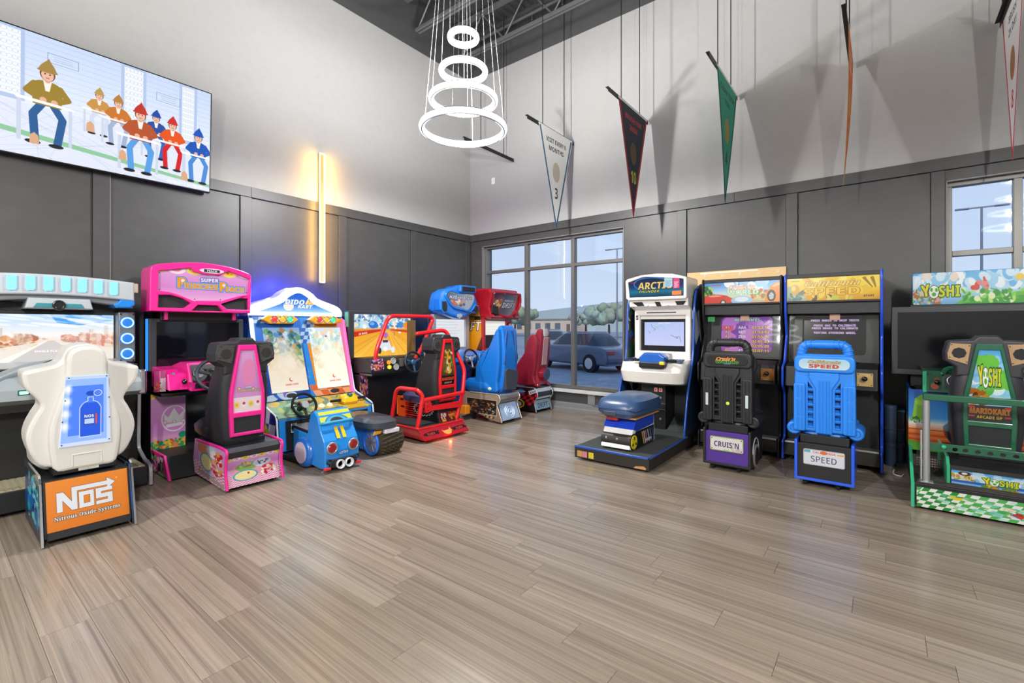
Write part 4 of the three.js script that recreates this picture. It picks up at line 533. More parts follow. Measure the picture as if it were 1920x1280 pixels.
  for (const s of [-1, 1]) put(hb, 'grip', xf(cyl(0.016, 0.018, 0.14, 14), [s * 0.17, 0.0, 0.01], [0, 0, Math.PI / 2]), mRubber); put(hb, 'meter', xf(cyl(0.036, 0.036, 0.02, 24), [0, 0.058, 0.015], [0.3, 0, 0]), M('#16604c', 0.3)); put(hb, 'hub', xf(new THREE.SphereGeometry(0.012, 12, 8), [0, 0.072, 0.018]), mAlu);
  for (const [x, z] of [[-0.5, 0.25], [0.5, 0.25], [-0.5, 1.15], [0.5, 1.15]]) foot(o, x, z, 0.06);
  // car-shaped seat
  const cx = -0.415, sky = gloss('#1f86d8', 0.3);
  const cs = put(o, 'car_seat', [side([[1.62, 0.07], [1.62, 0.36], [1.9, 0.34], [1.96, 0.55], [2.02, 0.575], [2.09, 0.53], [2.14, 0.4], [2.21, 0.3], [2.23, 0.2], [2.23, 0.05], [2.15, 0.03]], 0.37, 0.018)], sky, [cx, 0, 0]);
  put(cs, 'seat_pad', [side([[1.55, 0.33], [1.55, 0.375], [1.6, 0.39], [1.92, 0.365], [1.92, 0.32]], 0.35, 0.015), side([[1.9, 0.34], [1.93, 0.55], [1.97, 0.575], [1.99, 0.56], [1.95, 0.34]], 0.34, 0.015)], mNavyPlastic);
  const carTop = tex(256, 128, (g, w, h) => { g.fillStyle = '#d8dc3a'; g.fillRect(0, 0, w, h); g.strokeStyle = '#1f7fc8'; g.lineWidth = 16; g.beginPath(); g.arc(128, 150, 92, 3.14, 6.28); g.stroke(); g.lineWidth = 26; g.strokeStyle = '#48b8d8'; g.beginPath(); g.arc(128, 150, 74, 3.14, 6.28); g.stroke(); dot(g, 128, 140, 56, '#2a3038', 60); });
  put(cs, 'yellow_top', quad([-0.17, 0.47, 2.13], [0.17, 0.47, 2.13], [0.165, 0.565, 2.06], [-0.165, 0.565, 2.06], 0.014), print(carTop, 0.3)); put(cs, 'spoiler_bar', bar([[-0.17, 0.46, 2.12], [-0.15, 0.47, 2.17], [0.15, 0.47, 2.17], [0.17, 0.46, 2.12]], 0.014, 0.02), gloss('#2a9ac8', 0.3));
  for (const x of [-0.03, 0.035]) put(cs, 'yellow_stripe', quad([x - 0.018, 0.315, 2.215], [x + 0.018, 0.315, 2.215], [x + 0.016, 0.42, 2.149], [x - 0.016, 0.42, 2.149], 0.006), yellow);
  for (const x of [-0.115, 0.115]) { const t = put(cs, 'tail_lamp', xf(new THREE.SphereGeometry(0.047, 22, 12), [x, 0.235, 2.235], [0, 0, 0], [1, 1, 0.4]), gloss('#8f0f1c', 0.2)); put(t, 'lamp_ring', xf(ring(0.05, 0.01, 20), [x, 0.235, 2.236]), mAlu); }
  put(cs, 'letters', slab(-0.06, 0.075, 0.155, 0.2, 2.238, 0.002), print(tex(256, 80, (g, w, h) => { g.fillStyle = '#1f86d8'; g.fillRect(0, 0, w, h); text(g, 'LITTER', 128, 42, 58, { fill: '#f4f8fc', lines: [['#0c3f7a', 8]], skew: -0.3, sx: 0.95 }); }), 0.3));
  put(cs, 'bumper', ext([[-0.15, 0.06], [-0.12, 0.125], [0.12, 0.125], [0.15, 0.06], [0.1, 0.045], [-0.1, 0.045]], 0.03, 0.006), mBlack, [0, 0, 2.235]);
  for (const x of [-0.045, 0.048]) put(cs, 'exhaust', xf(lathe([[0, 0], [0.03, 0], [0.034, 0.03], [0.043, 0.035], [0.045, 0.02], [0.04, -0.01], [0, -0.01]], 24), [x, 0.075, 2.25], [Math.PI / 2, 0, 0]), M('#e4e6e8', 0.3, 0.2));
  for (const [x, y] of [[-0.15, 0.11], [0.15, 0.11]]) put(cs, 'fog_lamp', xf(ring(0.02, 0.008, 18), [x, y, 2.24]), mBlack); for (const x of [-0.165, 0.165]) put(cs, 'red_reflector', bx(x - 0.035, x + 0.03, 0.035, 0.06, 2.22, 2.255, 0.006), gloss('#d8262e'));
  for (const s of [-1, 1]) { const w = put(cs, 'car_wheel', xf(lathe([[0, 0.05], [0.11, 0.05], [0.14, 0.035], [0.152, 0], [0.152, -0.03], [0, -0.03]], 36), [s * 0.185, 0.158, 1.87], [0, 0, -s * Math.PI / 2]), gloss('#1668c0', 0.35)); put(w, 'hub_disc', xf(cyl(0.105, 0.105, 0.012, 32), [s * 0.236, 0.158, 1.87], [0, 0, Math.PI / 2]), M('#c9bcd0', 0.4)); }
  put(o, 'floor_rail', [bx(cx - 0.2, cx - 0.17, 0.03, 0.06, 1.25, 1.75, 0.004), bx(cx + 0.17, cx + 0.2, 0.03, 0.06, 1.25, 1.75, 0.004), bx(cx - 0.2, cx + 0.2, 0.02, 0.035, 1.25, 1.75, 0.002)], blackMetal); for (const [x, z] of [[cx - 0.15, 2.15], [cx + 0.15, 2.15]]) foot(o, x, z, 0.04); foot(o, cx, 1.4, 0.02);
  // motorbike-shaped seat
  const mx = 0.16, bk = put(o, 'bike_seat_body', side([[1.6, 0.05], [1.6, 0.3], [2.1, 0.3], [2.14, 0.26], [1.98, 0.24], [1.9, 0.05]], 0.2, 0.012), sky, [mx - 0.02, 0, 0]);
  put(bk, 'saddle', loft([slice(0.29, 0.16, 1.5, 2.16), slice(0.32, 0.19, 1.47, 2.2), slice(0.375, 0.19, 1.47, 2.2), slice(0.41, 0.15, 1.52, 2.14)]), M('#3a3f48', 0.4, 0, { clearcoat: 0.4 }));
  put(bk, 'tail_light', bx(-0.02, 0.17, 0.245, 0.295, 2.13, 2.19, 0.012), M('#d8d4de', 0.3)); put(bk, 'orange_flash', ext([[-0.15, 0.25], [-0.13, 0.29], [-0.04, 0.285], [-0.06, 0.255]], 0.02, 0.004), amber, [0, 0, 2.15]);
  const bw = put(bk, 'bike_wheel', xf(lathe([[0.02, 0.17], [0.125, 0.17], [0.14, 0.155], [0.145, 0], [0.14, -0.155], [0.125, -0.17], [0.02, -0.17]], 40), [0.08, 0.152, 2.04], [0, 0, Math.PI / 2]), M('#3b3326', 0.9)); const tr2 = []; for (let i = 0; i < 22; i++) for (const y of [-0.11, -0.055, 0, 0.055, 0.11]) tr2.push(xf(box(0.022, 0.045, 0.012, 0), [0.146 * Math.cos(i * 0.2856 + y), y, 0.146 * Math.sin(i * 0.2856 + y)], [0, -(i * 0.2856 + y), 0.5])); put(bw, 'tread_blocks', tr2.map((g) => xf(g, [0.08, 0.152, 2.04], [0, 0, Math.PI / 2])), M('#4a4030', 0.9)).userData.kind = 'stuff';
  put(bw, 'wheel_rim', xf(ring(0.125, 0.016, 40), [-0.1, 0.152, 2.04], [0, Math.PI / 2, 0]), gloss('#1668d8', 0.3)); const spk = [xf(cyl(0.11, 0.11, 0.01, 30), [-0.088, 0.152, 2.04], [0, 0, Math.PI / 2])]; put(bw, 'rim_disc', spk, M('#8f93b0', 0.35, 0.3)); for (let i = 0; i < 9; i++) put(bw, 'spoke', xf(box(0.008, 0.1, 0.018, 0.003), [-0.096, 0.152 + 0.055 * Math.cos(i * 0.698), 2.04 + 0.055 * Math.sin(i * 0.698)], [i * 0.698, 0, 0]), mAlu);
}

// ---------- 4: red roll-cage kart ----------
{
  const o = thing('driving_game_machine', 'red kart racing machine with tubular roll cage and black seat', 'arcade machine', [0, 0, 2.60], Math.PI / 2);
  const rd = gloss('#d2151c', 0.25), orange = gloss('#f2641c', 0.35);
  const cab = put(o, 'cabinet', [bx(-0.5, 0.5, 0.08, 0.8, 0.2, 0.9, 0.01), bx(-0.4, 0.42, 0.8, 1.55, 0.15, 0.6, 0.01)], mBlack);
  const mon = put(o, 'monitor', bx(-0.535, 0.575, 0.925, 1.62, 0.6, 0.7, 0.008), M('#3c3e42', 0.4, 0.3)); put(mon, 'green_badge', bx(-0.542, -0.536, 1.4, 1.6, 0.61, 0.69, 0.001), M('#5aa886', 0.4));
  const kt = tex(640, 400, (g, w, h) => {
    soft(g, w, h, 3, (q) => {
      fillBg(q, w, h, [[0, '#8fb8d8'], [0.28, '#cfe4ee'], [0.36, '#d88a3a'], [0.45, '#eaa42c'], [1, '#f3b93e']]); blobs(q, 160, 0, w, 0, 120, 5, 22, ['#7fc4d8', '#e8f4f8', '#5f93c8', '#e8d8b8', '#3f78c0', '#b8dce8', '#6a7a94', '#f2e6d0']); dot(q, 200, 96, 50, '#2f6fc8', 34); dot(q, 190, 86, 26, '#6aa8ec', 16); dot(q, 520, 96, 40, '#3f86d8', 30); dot(q, 590, 100, 44, '#ee8a2a', 30);
      poly(q, [[0, 160], [330, 134], [330, 148], [0, 208]], '#c8321c'); poly(q, [[400, 138], [w, 150], [w, 178], [400, 148]], '#c8401c');
      for (let i = 0; i < 60; i++) { q.globalAlpha = 0.3; q.strokeStyle = i % 2 ? '#f8d878' : '#d08418'; q.lineWidth = rr(2, 10); const x = rr(-300, w + 300); q.beginPath(); q.moveTo(360, 140); q.lineTo(x, h); q.stroke(); } q.globalAlpha = 1;
    });
    text(g, '24 RACE', 90, 176, 24, { rot: -0.12, fill: '#f4e8d8' });
    dot(g, 338, 196, 24, '#a86ac8', 28); poly(g, [[300, 250], [380, 250], [420, 340], [250, 340]], '#d8dcea'); dot(g, 270, 340, 22, '#3a3a44', 30); dot(g, 425, 335, 22, '#e4e6ea', 30); g.fillStyle = '#3a3f58'; g.fillRect(306, 240, 60, 24); dot(g, 336, 326, 22, '#f6f4e8'); dot(g, 504, 170, 16, '#e8ece0', 8); dot(g, 440, 180, 8, '#c8863a', 22);
  });
  put(mon, 'screen', slab(-0.455, 0.52, 0.965, 1.575, 0.702, 0.006), screenMat(kt, 1.0));
  put(cab, 'side_board', bx(0.45, 0.5, 0.3, 1.5, 0.3, 0.85, 0.004), M('#6a5433', 0.6));
  const pinkArt = tex(256, 256, (g, w, h) => { fillBg(g, w, h, [[0, '#5a2a5c'], [0.5, '#b8447a'], [1, '#7a2448']], 'h'); blobs(g, 70, 0, w, 0, h, 6, 28, ['#e87aa8', '#2a1c34', '#e8a02a', '#c8d0ea', '#a02a4a', '#3a2a6a']); });
  const d = put(o, 'dashboard', side([[0.6, 0.78], [0.6, 0.98], [1.02, 0.985], [1.12, 0.94], [1.14, 0.79]], 1.0, 0.015), mBlack);
  put(d, 'dash_art', slab(-0.49, -0.285, 0.8, 0.975, 1.13, 0.012), print(pinkArt, 0.3)); put(cab, 'leg_art', slab(-0.5, -0.38, 0.42, 0.78, 0.905, 0.01), print(pinkArt, 0.3)); put(d, 'shelf', bx(-0.5, 0.36, 0.755, 0.785, 0.7, 1.17, 0.005), mBlackGloss);
  for (const [x, y, c] of [[-0.21, 0.92, '#ff9a2a'], [-0.2, 0.855, '#ffe03a']]) put(d, 'button_light', xf(cylZ(0.027, 0.02), [x, y, 1.14]), glow(c, 1.1)); for (const [x, y] of [[-0.14, 0.935], [-0.09, 0.85]]) put(d, 'gauge', [xf(cylZ(0.04, 0.014), [x, y, 1.138]), xf(ring(0.04, 0.005, 26), [x, y, 1.146])], M('#9aa39e', 0.4)); put(d, 'coin_slot', bx(-0.03, 0.04, 0.85, 0.96, 1.12, 1.16, 0.006), M('#77736c', 0.35, 0.6));
  wheelOn(d, [0.15, 0.905, 1.22], 0.145, -0.25, mNavyPlastic, M('#2a4a6c', 0.35));
  put(o, 'front_hoop', bar([[-0.4, 0.8, 1.08], [-0.385, 1.08, 1.1], [-0.2, 1.55, 1.12], [0.62, 1.55, 1.12], [0.4, 1.08, 1.1], [0.28, 0.92, 1.08]], 0.028, 0.1), rd);
  // base tray
  const tray = put(o, 'base_tray', loft([[[-0.36, 0.04, 1.2], [0.28, 0.04, 1.2], [0.34, 0.035, 2.11], [-0.41, 0.035, 2.11]], [[-0.45, 0.17, 1.15], [0.3, 0.17, 1.15], [0.3, 0.165, 2.03], [-0.45, 0.165, 2.03]]].map((r) => r.slice().reverse())), rd);
  put(tray, 'deck_mat', bx(-0.43, 0.28, 0.17, 0.178, 1.2, 2.0, 0.002), M('#23262c', 0.6)); put(tray, 'top_lip', [bx(-0.46, 0.31, 0.165, 0.185, 2.01, 2.04, 0.006), bx(-0.46, -0.43, 0.165, 0.185, 1.2, 2.02, 0.006), bx(0.28, 0.31, 0.165, 0.185, 1.2, 2.02, 0.006)], rd);
  const fury = (bg) => tex(512, 112, (g, w, h) => { g.fillStyle = bg; g.fillRect(0, 0, w, h); for (const x of [90, 424]) { dot(g, x, 56, 84, '#24181a', 20); for (let i = 0; i < 14; i++) dot(g, x + rr(-84, 84), 56 + rr(-18, 18), 10, '#24181a', 8); text(g, 'FURY', x, 60, 36, { fill: '#e0483a' }); } poly(g, [[216, 40], [236, 56], [300, 50], [316, 22], [320, 54], [330, 60], [300, 96], [260, 104], [226, 84]], '#f0b25a'); });
  const fq = [[-0.4, 0.045, 2.114], [0.332, 0.045, 2.114], [0.296, 0.16, 2.037], [-0.442, 0.16, 2.037]]; put(tray, 'rear_decal', quad(...fq, 0.004), print(fury('#b81a2c'), 0.3));
  put(tray, 'side_decal', quad([-0.371, 0.05, 1.3], [-0.413, 0.05, 2.09], [-0.452, 0.16, 2.02], [-0.444, 0.16, 1.25], 0.004), print(tex(384, 96, (g, w, h) => { g.fillStyle = '#b81a2c'; g.fillRect(0, 0, w, h); dot(g, 240, 52, 110, '#24181a', 20); text(g, 'FURY', 250, 54, 40, { fill: '#d8402c', sx: 1.6 }); }), 0.3));
  for (const [x, z] of [[-0.3, 1.95], [0.2, 1.95], [-0.3, 1.35], [0.2, 1.35]]) foot(o, x, z, 0.03);
  put(tray, 'glow_strip_light', bx(-0.25, 0.1, 0.022, 0.03, 2.04, 2.06, 0.002), glow('#ff5a30', 1.6)); const ul = new THREE.PointLight(0xff4a28, 0.05, 0, 2); ul.position.set(-0.05, 0.025, 2.16); ul.castShadow = true; tray.add(ul);
  // seat plinth
  const sx = 0.14, pl = put(o, 'seat_plinth', side([[1.35, 0.17], [1.3, 0.44], [1.78, 0.4], [1.9, 0.36], [1.96, 0.17]], 0.36, 0.01), mBlack, [sx, 0, 0]);
  put(pl, 'side_art', side([[1.14, 0.18], [1.12, 0.455], [1.86, 0.4], [1.95, 0.18]], 0.012, 0.001), print(tex(512, 256, (g, w, h) => { g.fillStyle = '#141214'; g.fillRect(0, 0, w, h); g.fillStyle = '#ee5a1c'; g.fillRect(0, 0, 110, h); for (let i = 0; i < 10; i++) poly(g, [[100, i * 26], [100, i * 26 + 20], [260 + (i % 3) * 40, i * 26 + 10]], i % 2 ? '#d21a20' : '#e8401c'); dot(g, 60, 40, 26, '#5a1410', 14); dot(g, 70, 130, 26, '#5a1410', 14); const st = []; for (let i = 0; i < 36; i++) { const a = i * Math.PI / 18, r = i % 2 ? 1 : 0.8; st.push([330 + 128 * r * Math.cos(a), 124 + 88 * r * Math.sin(a)]); } poly(g, st, '#e6e8ea'); poly(g, st.map(([x, y]) => [330 + (x - 330) * 0.93, 124 + (y - 124) * 0.93]), '#171416'); text(g, "BOWSER'S", 330, 98, 38, { fill: '#e8432c' }); text(g, 'FURY', 330, 148, 62, { fill: '#e0342c' }); }), 0.3), [-0.186, 0, 0]);
  put(pl, 'rear_art', quad([-0.175, 0.18, 1.966], [0.175, 0.18, 1.966], [0.175, 0.3, 1.925], [-0.175, 0.3, 1.925], 0.008), print(tex(384, 128, (g, w, h) => { fillBg(g, w, h, [[0, '#8a1a20'], [1, '#6a1418']]); blobs(g, 16, 40, 120, 20, 90, 8, 20, ['#f4f2ea', '#e8e4da', '#c83a28']); blobs(g, 8, 40, 110, 92, 116, 6, 12, ['#f2c02a', '#e8a02a']); blobs(g, 26, 190, 330, 20, 100, 8, 26, ['#e8862a', '#f2b43a', '#c8501c', '#8a2a14']); }), 0.3));
  put(pl, 'top_lid', side([[1.3, 0.43], [1.3, 0.45], [1.8, 0.42], [1.93, 0.36], [1.94, 0.31], [1.9, 0.31], [1.85, 0.37]], 0.38, 0.006), mNavyPlastic);
  put(o, 'orange_gusset', bx(-0.05, 0.33, 0.19, 0.44, 1.1, 1.12, 0.01), orange); put(o, 'gusset_plate', ext([[0.3, 0.18], [0.37, 0.2], [0.37, 0.32], [0.32, 0.33]], 0.02, 0.004), orange, [0, 0, 1.75]);
  const ks = tex(256, 512, (g, w, h) => { fillBg(g, w, h, [[0, '#3a3a34'], [0.5, '#8a6a2a'], [1, '#241a14']]); poly(g, [[110, 110], [170, 90], [190, 260], [160, 380], [110, 370], [90, 240]], '#e8b030'); blobs(g, 34, 70, 200, 80, 360, 8, 30, ['#f2c83a', '#d8861c', '#3f8a4a', '#e8dcb8', '#7a4a1c']); g.fillStyle = '#1c1614'; g.fillRect(0, 400, w, 112); text(g, 'MARIOKART', 128, 440, 48, { fill: '#f0642a', lines: [['#5a1410', 8]], sx: 0.85 }); text(g, 'ARCADE GP', 128, 486, 26, { fill: '#c8b89a' }); });
  kartSeat(o, sx, 1.9, rd, ks, { cushion: M('#4a4468', 0.3, 0, { clearcoat: 0.5 }) });
  // cage
  put(o, 'side_hoop', bar([[-0.41, 0.18, 1.45], [-0.4, 0.63, 1.55], [-0.38, 0.63, 1.93], [-0.33, 0.55, 1.97], [-0.4, 0.18, 1.95]], 0.027, 0.09), rd);
  put(o, 'rear_cross_bar', bar([[-0.33, 0.5, 1.97], [0.38, 0.52, 1.97]], 0.027), rd);
  put(o, 'cross_plate', ext([[-0.3, 0.34], [-0.33, 0.5], [-0.24, 0.5], [-0.2, 0.42], [0.28, 0.42], [0.3, 0.5], [0.36, 0.5], [0.34, 0.36], [0.28, 0.34], [-0.2, 0.36]], 0.014, 0.003, [circ(-0.275, 0.46, 0.014, 12), circ(-0.265, 0.41, 0.014, 12), circ(-0.255, 0.365, 0.014, 12)]), rd, [0, 0, 1.985]);
  put(o, 'right_cage', bar([[0.26, 0.18, 1.95], [0.36, 0.52, 1.97], [0.42, 0.82, 1.95], [0.26, 1.36, 1.75], [-0.16, 1.31, 1.66]], 0.027, 0.08), rd);
}
// ---------- 5: blue powerboat-style racer ----------
{
  const o = thing('driving_game_machine', 'blue racing machine with helmet shaped head and smooth blue bucket seat', 'arcade machine', [0, 0, 1.40], Math.PI / 2);
  const blue = gloss('#1672cf', 0.22), silver = M('#a9adb4', 0.35, 0.5), dkblue = gloss('#123f8c', 0.3);
  const cab = put(o, 'cabinet', side([[0.25, 0.06], [0.25, 1.6], [0.8, 1.6], [0.86, 1.05], [0.7, 0.8], [0.8, 0.06]], 0.84, 0.01), M('#1a2a4a', 0.4));
  put(cab, 'screen_surround', ext([[-0.4, 1.02], [0.42, 1.02], [0.42, 1.6], [-0.4, 1.6]], 0.06, 0.008, [[[-0.33, 1.07], [-0.33, 1.52], [0.33, 1.52], [0.33, 1.07]]]), silver, [0, 0, 0.87]);
  put(cab, 'screen', slab(-0.33, 0.33, 1.07, 1.52, 0.86, 0.01), screenMat(tex(256, 192, (g, w, h) => { g.fillStyle = '#e6eaf0'; g.fillRect(0, 0, w, h); g.fillStyle = '#c8ced8'; for (let i = 0; i < 8; i++) g.fillRect(10, 16 + i * 20, 160 + (i * 37) % 60, 3); }), 0.85));
  // helmet head
  const ho = [[-0.44, 1.62], [-0.46, 1.74], [-0.42, 1.89], [-0.34, 1.99], [-0.12, 2.03], [-0.08, 2.06], [0.33, 2.07], [0.38, 2.02], [0.39, 1.95], [0.43, 1.9], [0.49, 1.74], [0.46, 1.65], [0.25, 1.59], [0.06, 1.53], [-0.12, 1.54]].map(([x, y]) => [x * 0.9 + 0.04, y]);
  const head = put(o, 'helmet_head', [ext(smooth(ho, 3), 0.26, 0.06).translate(0, 0, 0.93), ext(smooth(ho.map(([x, y]) => [0.03 + (x - 0.03) * 0.8, 1.8 + (y - 1.8) * 0.85]), 3), 0.24, 0.05).translate(0, 0, 0.78)], blue);
  const visTex = tex(384, 256, (g, w, h) => { fillBg(g, w, h, [[0, '#4a5578'], [0.5, '#8f98ac'], [1, '#d4dae2']], 'h'); text(g, 'H2Overdrive', 190, 80, 58, { fill: '#dfe4ea', lines: [['#2a3354', 10]], skew: -0.2, sx: 0.9 }); blobs(g, 26, 60, 240, 120, 190, 8, 24, ['#d8863a', '#e8dcc8', '#4a4f6a', '#c8503a']); });
  put(head, 'visor', ext(smooth([[-0.27, 1.9], [-0.18, 1.96], [-0.03, 1.93], [0.3, 1.94], [0.35, 1.86], [0.29, 1.74], [0.19, 1.67], [0.08, 1.685], [-0.12, 1.72], [-0.22, 1.82]], 3), 0.05, 0.015), print(visTex, 0.08, { clearcoat: 1 }), [0, 0, 1.055]);
  put(head, 'visor_rim', new THREE.TubeGeometry(new THREE.CatmullRomCurve3(V3([[-0.28, 1.9, 1.06], [-0.18, 1.97, 1.06], [-0.03, 1.94, 1.06], [0.3, 1.95, 1.06], [0.36, 1.86, 1.06], [0.3, 1.73, 1.06], [0.19, 1.66, 1.07], [0.08, 1.675, 1.08], [-0.12, 1.71, 1.07], [-0.23, 1.81, 1.06]]), true), 80, 0.02, 8, true), blue);
  const sc = put(head, 'top_scoop', [bx(-0.02, 0.36, 1.945, 2.07, 0.95, 1.12, 0.03)], blue); put(sc, 'scoop_mesh', bx(0.02, 0.32, 1.97, 2.045, 1.1, 1.128, 0.012), mGrille);
  for (const [s, a] of [[-1, [[-0.42, 1.66], [-0.43, 1.82], [-0.3, 1.83], [-0.26, 1.74], [-0.27, 1.62], [-0.36, 1.6]]], [1, [[0.2, 1.64], [0.3, 1.7], [0.36, 1.78], [0.44, 1.76], [0.46, 1.68], [0.38, 1.62]]]]) { const c = put(head, 'cheek_pod', ext(a, 0.16, 0.03), blue, [0, 0, 1.02]); put(c, 'speaker_grille', ext(a.map(([x, y]) => { const cx = a.reduce((q, p) => q + p[0], 0) / a.length, cy = a.reduce((q, p) => q + p[1], 0) / a.length; return [cx + (x - cx) * 0.62, cy + (y - cy) * 0.68]; }), 0.02, 0.004), mGrille, [0, 0, 0.078]); }
  put(head, 'chin_badge', ext([[-0.03, 1.6], [0.03, 1.615], [0.08, 1.6], [0.07, 1.56], [0.02, 1.535], [-0.03, 1.56]], 0.03, 0.008), M('#c8ccd2', 0.25, 0.6), [0, 0, 1.06]); put(head, 'neck', bx(-0.3, 0.3, 1.5, 1.62, 0.5, 0.86, 0.02), mBlack);
  // side board with lettering, facing the entrance
  put(cab, 'side_art', quad([-0.43, 0.6, 0.62], [-0.43, 0.72, 1.12], [-0.43, 1.02, 1.04], [-0.43, 1.06, 0.58], 0.012), print(tex(384, 256, (g, w, h) => { fillBg(g, w, h, [[0, '#2a86d8'], [0.5, '#bcdcf0'], [1, '#d8e4ec']]); blobs(g, 22, 0, w, 20, 90, 16, 46, ['#f2f6f8', '#3f96dc', '#d8e8f2']); poly(g, [[40, 160], [150, 110], [384, 60], [384, 200], [60, 240]], '#f2b428'); g.strokeStyle = '#5a2a14'; g.lineWidth = 7; g.stroke(); text(g, 'OVERDRIVE', 220, 160, 66, { fill: '#f8d43a', lines: [['#8a2a14', 12]], rot: -0.16, sx: 0.86 }); }), 0.3));
  const con = put(o, 'console', loft([slice(0.78, 0.3, 0.6, 1.1), slice(0.86, 0.4, 0.62, 1.22), slice(0.95, 0.4, 0.65, 1.2), slice(1.03, 0.28, 0.68, 1.05)]), blue); put(con, 'engine_pod', [xf(cyl(0.1, 0.12, 0.2, 28), [0.33, 0.9, 1.2], [Math.PI / 2, 0, 0.1]), xf(ring(0.1, 0.02, 28), [0.33, 0.9, 1.3])], blue); put(con, 'pod_ribs', [0, 1, 2].map((k) => bx(0.28, 0.4, 0.93 + k * 0.02, 0.94 + k * 0.02, 1.25, 1.32, 0.003)), silver); wheelOn(con, [0.02, 0.9, 1.32], 0.15, -0.3, mBlackGloss, silver);
  put(o, 'cowl', loft([slice(0.06, 0.34, 0.5, 1.0), slice(0.3, 0.3, 0.5, 1.0), slice(0.55, 0.34, 0.55, 1.1), slice(0.8, 0.36, 0.6, 1.15)]), dkblue);
  // seat
  const seat = put(o, 'seat', [side(smooth([[1.36, 0.46], [1.32, 0.56], [1.4, 0.62], [1.68, 0.6], [1.76, 0.7], [1.82, 0.95], [1.92, 1.25], [1.96, 1.38], [2.02, 1.42], [2.06, 1.36], [2.1, 1.1], [2.1, 0.85], [2.08, 0.62], [2.04, 0.47], [1.9, 0.42]], 3), 0.3, 0.04)], blue, [0.03, 0, 0]);
  for (const s of [-1, 1]) put(seat, 'bolster', side(smooth([[1.62, 0.47], [1.6, 0.62], [1.62, 0.84], [1.78, 1.04], [1.86, 1.1], [1.98, 1.32], [2.04, 1.36], [2.06, 1.1], [2.06, 0.86], [2.02, 0.6], [2.0, 0.45]], 3), 0.12, 0.035), blue, [s * 0.17, 0, 0]);
  put(seat, 'seat_pan', loft([slice(0.42, 0.2, 1.35, 2.0), slice(0.5, 0.25, 1.3, 2.05), slice(0.58, 0.24, 1.3, 1.95), slice(0.6, 0.18, 1.36, 1.8)]), blue);
  put(seat, 'rear_grille', ext([[-0.14, 0.49], [0.09, 0.47], [0.14, 0.62], [0.15, 0.74], [-0.1, 0.8], [-0.15, 0.76]], 0.05, 0.008), M('#3a414c', 0.6), [0.02, 0, 2.09], [0, 0, 0]); put(seat, 'rear_flute', [xf(box(0.03, 0.5, 0.03, 0.012), [0.1, 1.1, 2.085], [-0.03, 0, 0.12]), xf(box(0.03, 0.5, 0.03, 0.012), [-0.1, 1.1, 2.085], [-0.03, 0, -0.12])], dkblue); put(seat, 'side_badge', xf(new THREE.SphereGeometry(0.035, 16, 10), [-0.24, 0.5, 1.9], [0, 0, 0], [0.3, 0.7, 1]), M('#d8d8b8', 0.35));
  // engine-print pedestal
  const engTex = tex(512, 320, (g, w, h) => { fillBg(g, w, h, [[0, '#b09a86'], [1, '#8f7a68']]); g.fillStyle = '#2a221e'; g.fillRect(80, 70, 370, 180); for (let i = 0; i < 90; i++) { const x = rr(90, 440), y = rr(80, 240); g.fillStyle = ['#6a5a4c', '#c8b8a4', '#8a4a2c', '#403630', '#a89684', '#d8722c'][i % 6]; g.globalAlpha = 0.85; if (i % 3) g.fillRect(x, y, rr(6, 40), rr(4, 18)); else { g.beginPath(); g.arc(x, y, rr(4, 18), 0, 7); g.fill(); } } g.globalAlpha = 1; g.strokeStyle = '#d8c8b4'; g.lineWidth = 6; g.strokeRect(80, 70, 370, 180); for (let i = 0; i < 14; i++) poly(g, [[100 + i * 24, 262], [112 + i * 24, 262], [100 + i * 24, 290], [88 + i * 24, 290]], i % 2 ? '#1c1a18' : '#e0aa2c'); });
  const pd = put(o, 'pedestal', side([[1.4, 0.06], [1.38, 0.42], [2.05, 0.42], [2.08, 0.36], [2.0, 0.28], [2.1, 0.04], [1.9, 0.03], [1.5, 0.16]], 0.44, 0.006), M('#8d8078', 0.4, 0.3), [0.04, 0, 0]);
  for (const s of [-1, 1]) { put(pd, 'engine_art', side([[1.3, 0.2], [1.36, 0.42], [2.05, 0.42], [2.09, 0.35], [2.02, 0.27], [2.12, 0.03], [2.02, 0.03], [1.42, 0.17]], 0.012, 0.002, [], s > 0), print(engTex, 0.35), [s * 0.228, 0, 0]); put(pd, 'metal_edge', new THREE.TubeGeometry(path([[s * 0.232, 0.42, 1.5], [s * 0.232, 0.425, 2.05], [s * 0.232, 0.35, 2.095], [s * 0.232, 0.27, 2.025], [s * 0.232, 0.03, 2.12]], 0.03), 40, 0.009, 8), M('#c8bfae', 0.3, 0.5)); }
  put(pd, 'rear_plate', quad([-0.215, 0.3, 2.025], [0.215, 0.3, 2.025], [0.215, 0.42, 2.075], [-0.215, 0.42, 2.075], 0.008), M('#b9cde6', 0.3, 0.4)); const sk = put(pd, 'speaker_plate', quad([-0.2, 0.05, 2.115], [0.2, 0.05, 2.115], [0.19, 0.28, 2.03], [-0.19, 0.28, 2.03], 0.01), M('#b4cdec', 0.3, 0.4)); for (const r of [0.1, 0.07, 0.03]) put(sk, 'speaker_ring', xf(ring(r, 0.008, 32), [0, 0.165, 2.078], [-0.355, 0, 0]), M('#d4e6fa', 0.3, 0.3));
  put(pd, 'orange_block', bx(-0.34, -0.235, 0.09, 0.22, 1.38, 1.5, 0.01), gloss('#f0901c')); for (const [x, z] of [[-0.12, 1.98], [0.18, 2.02], [-0.1, 1.5], [0.2, 1.5]]) caster(o, x, z, 0.025); for (const x of [-0.35, 0.35]) foot(o, x, 0.5, 0.05);
}
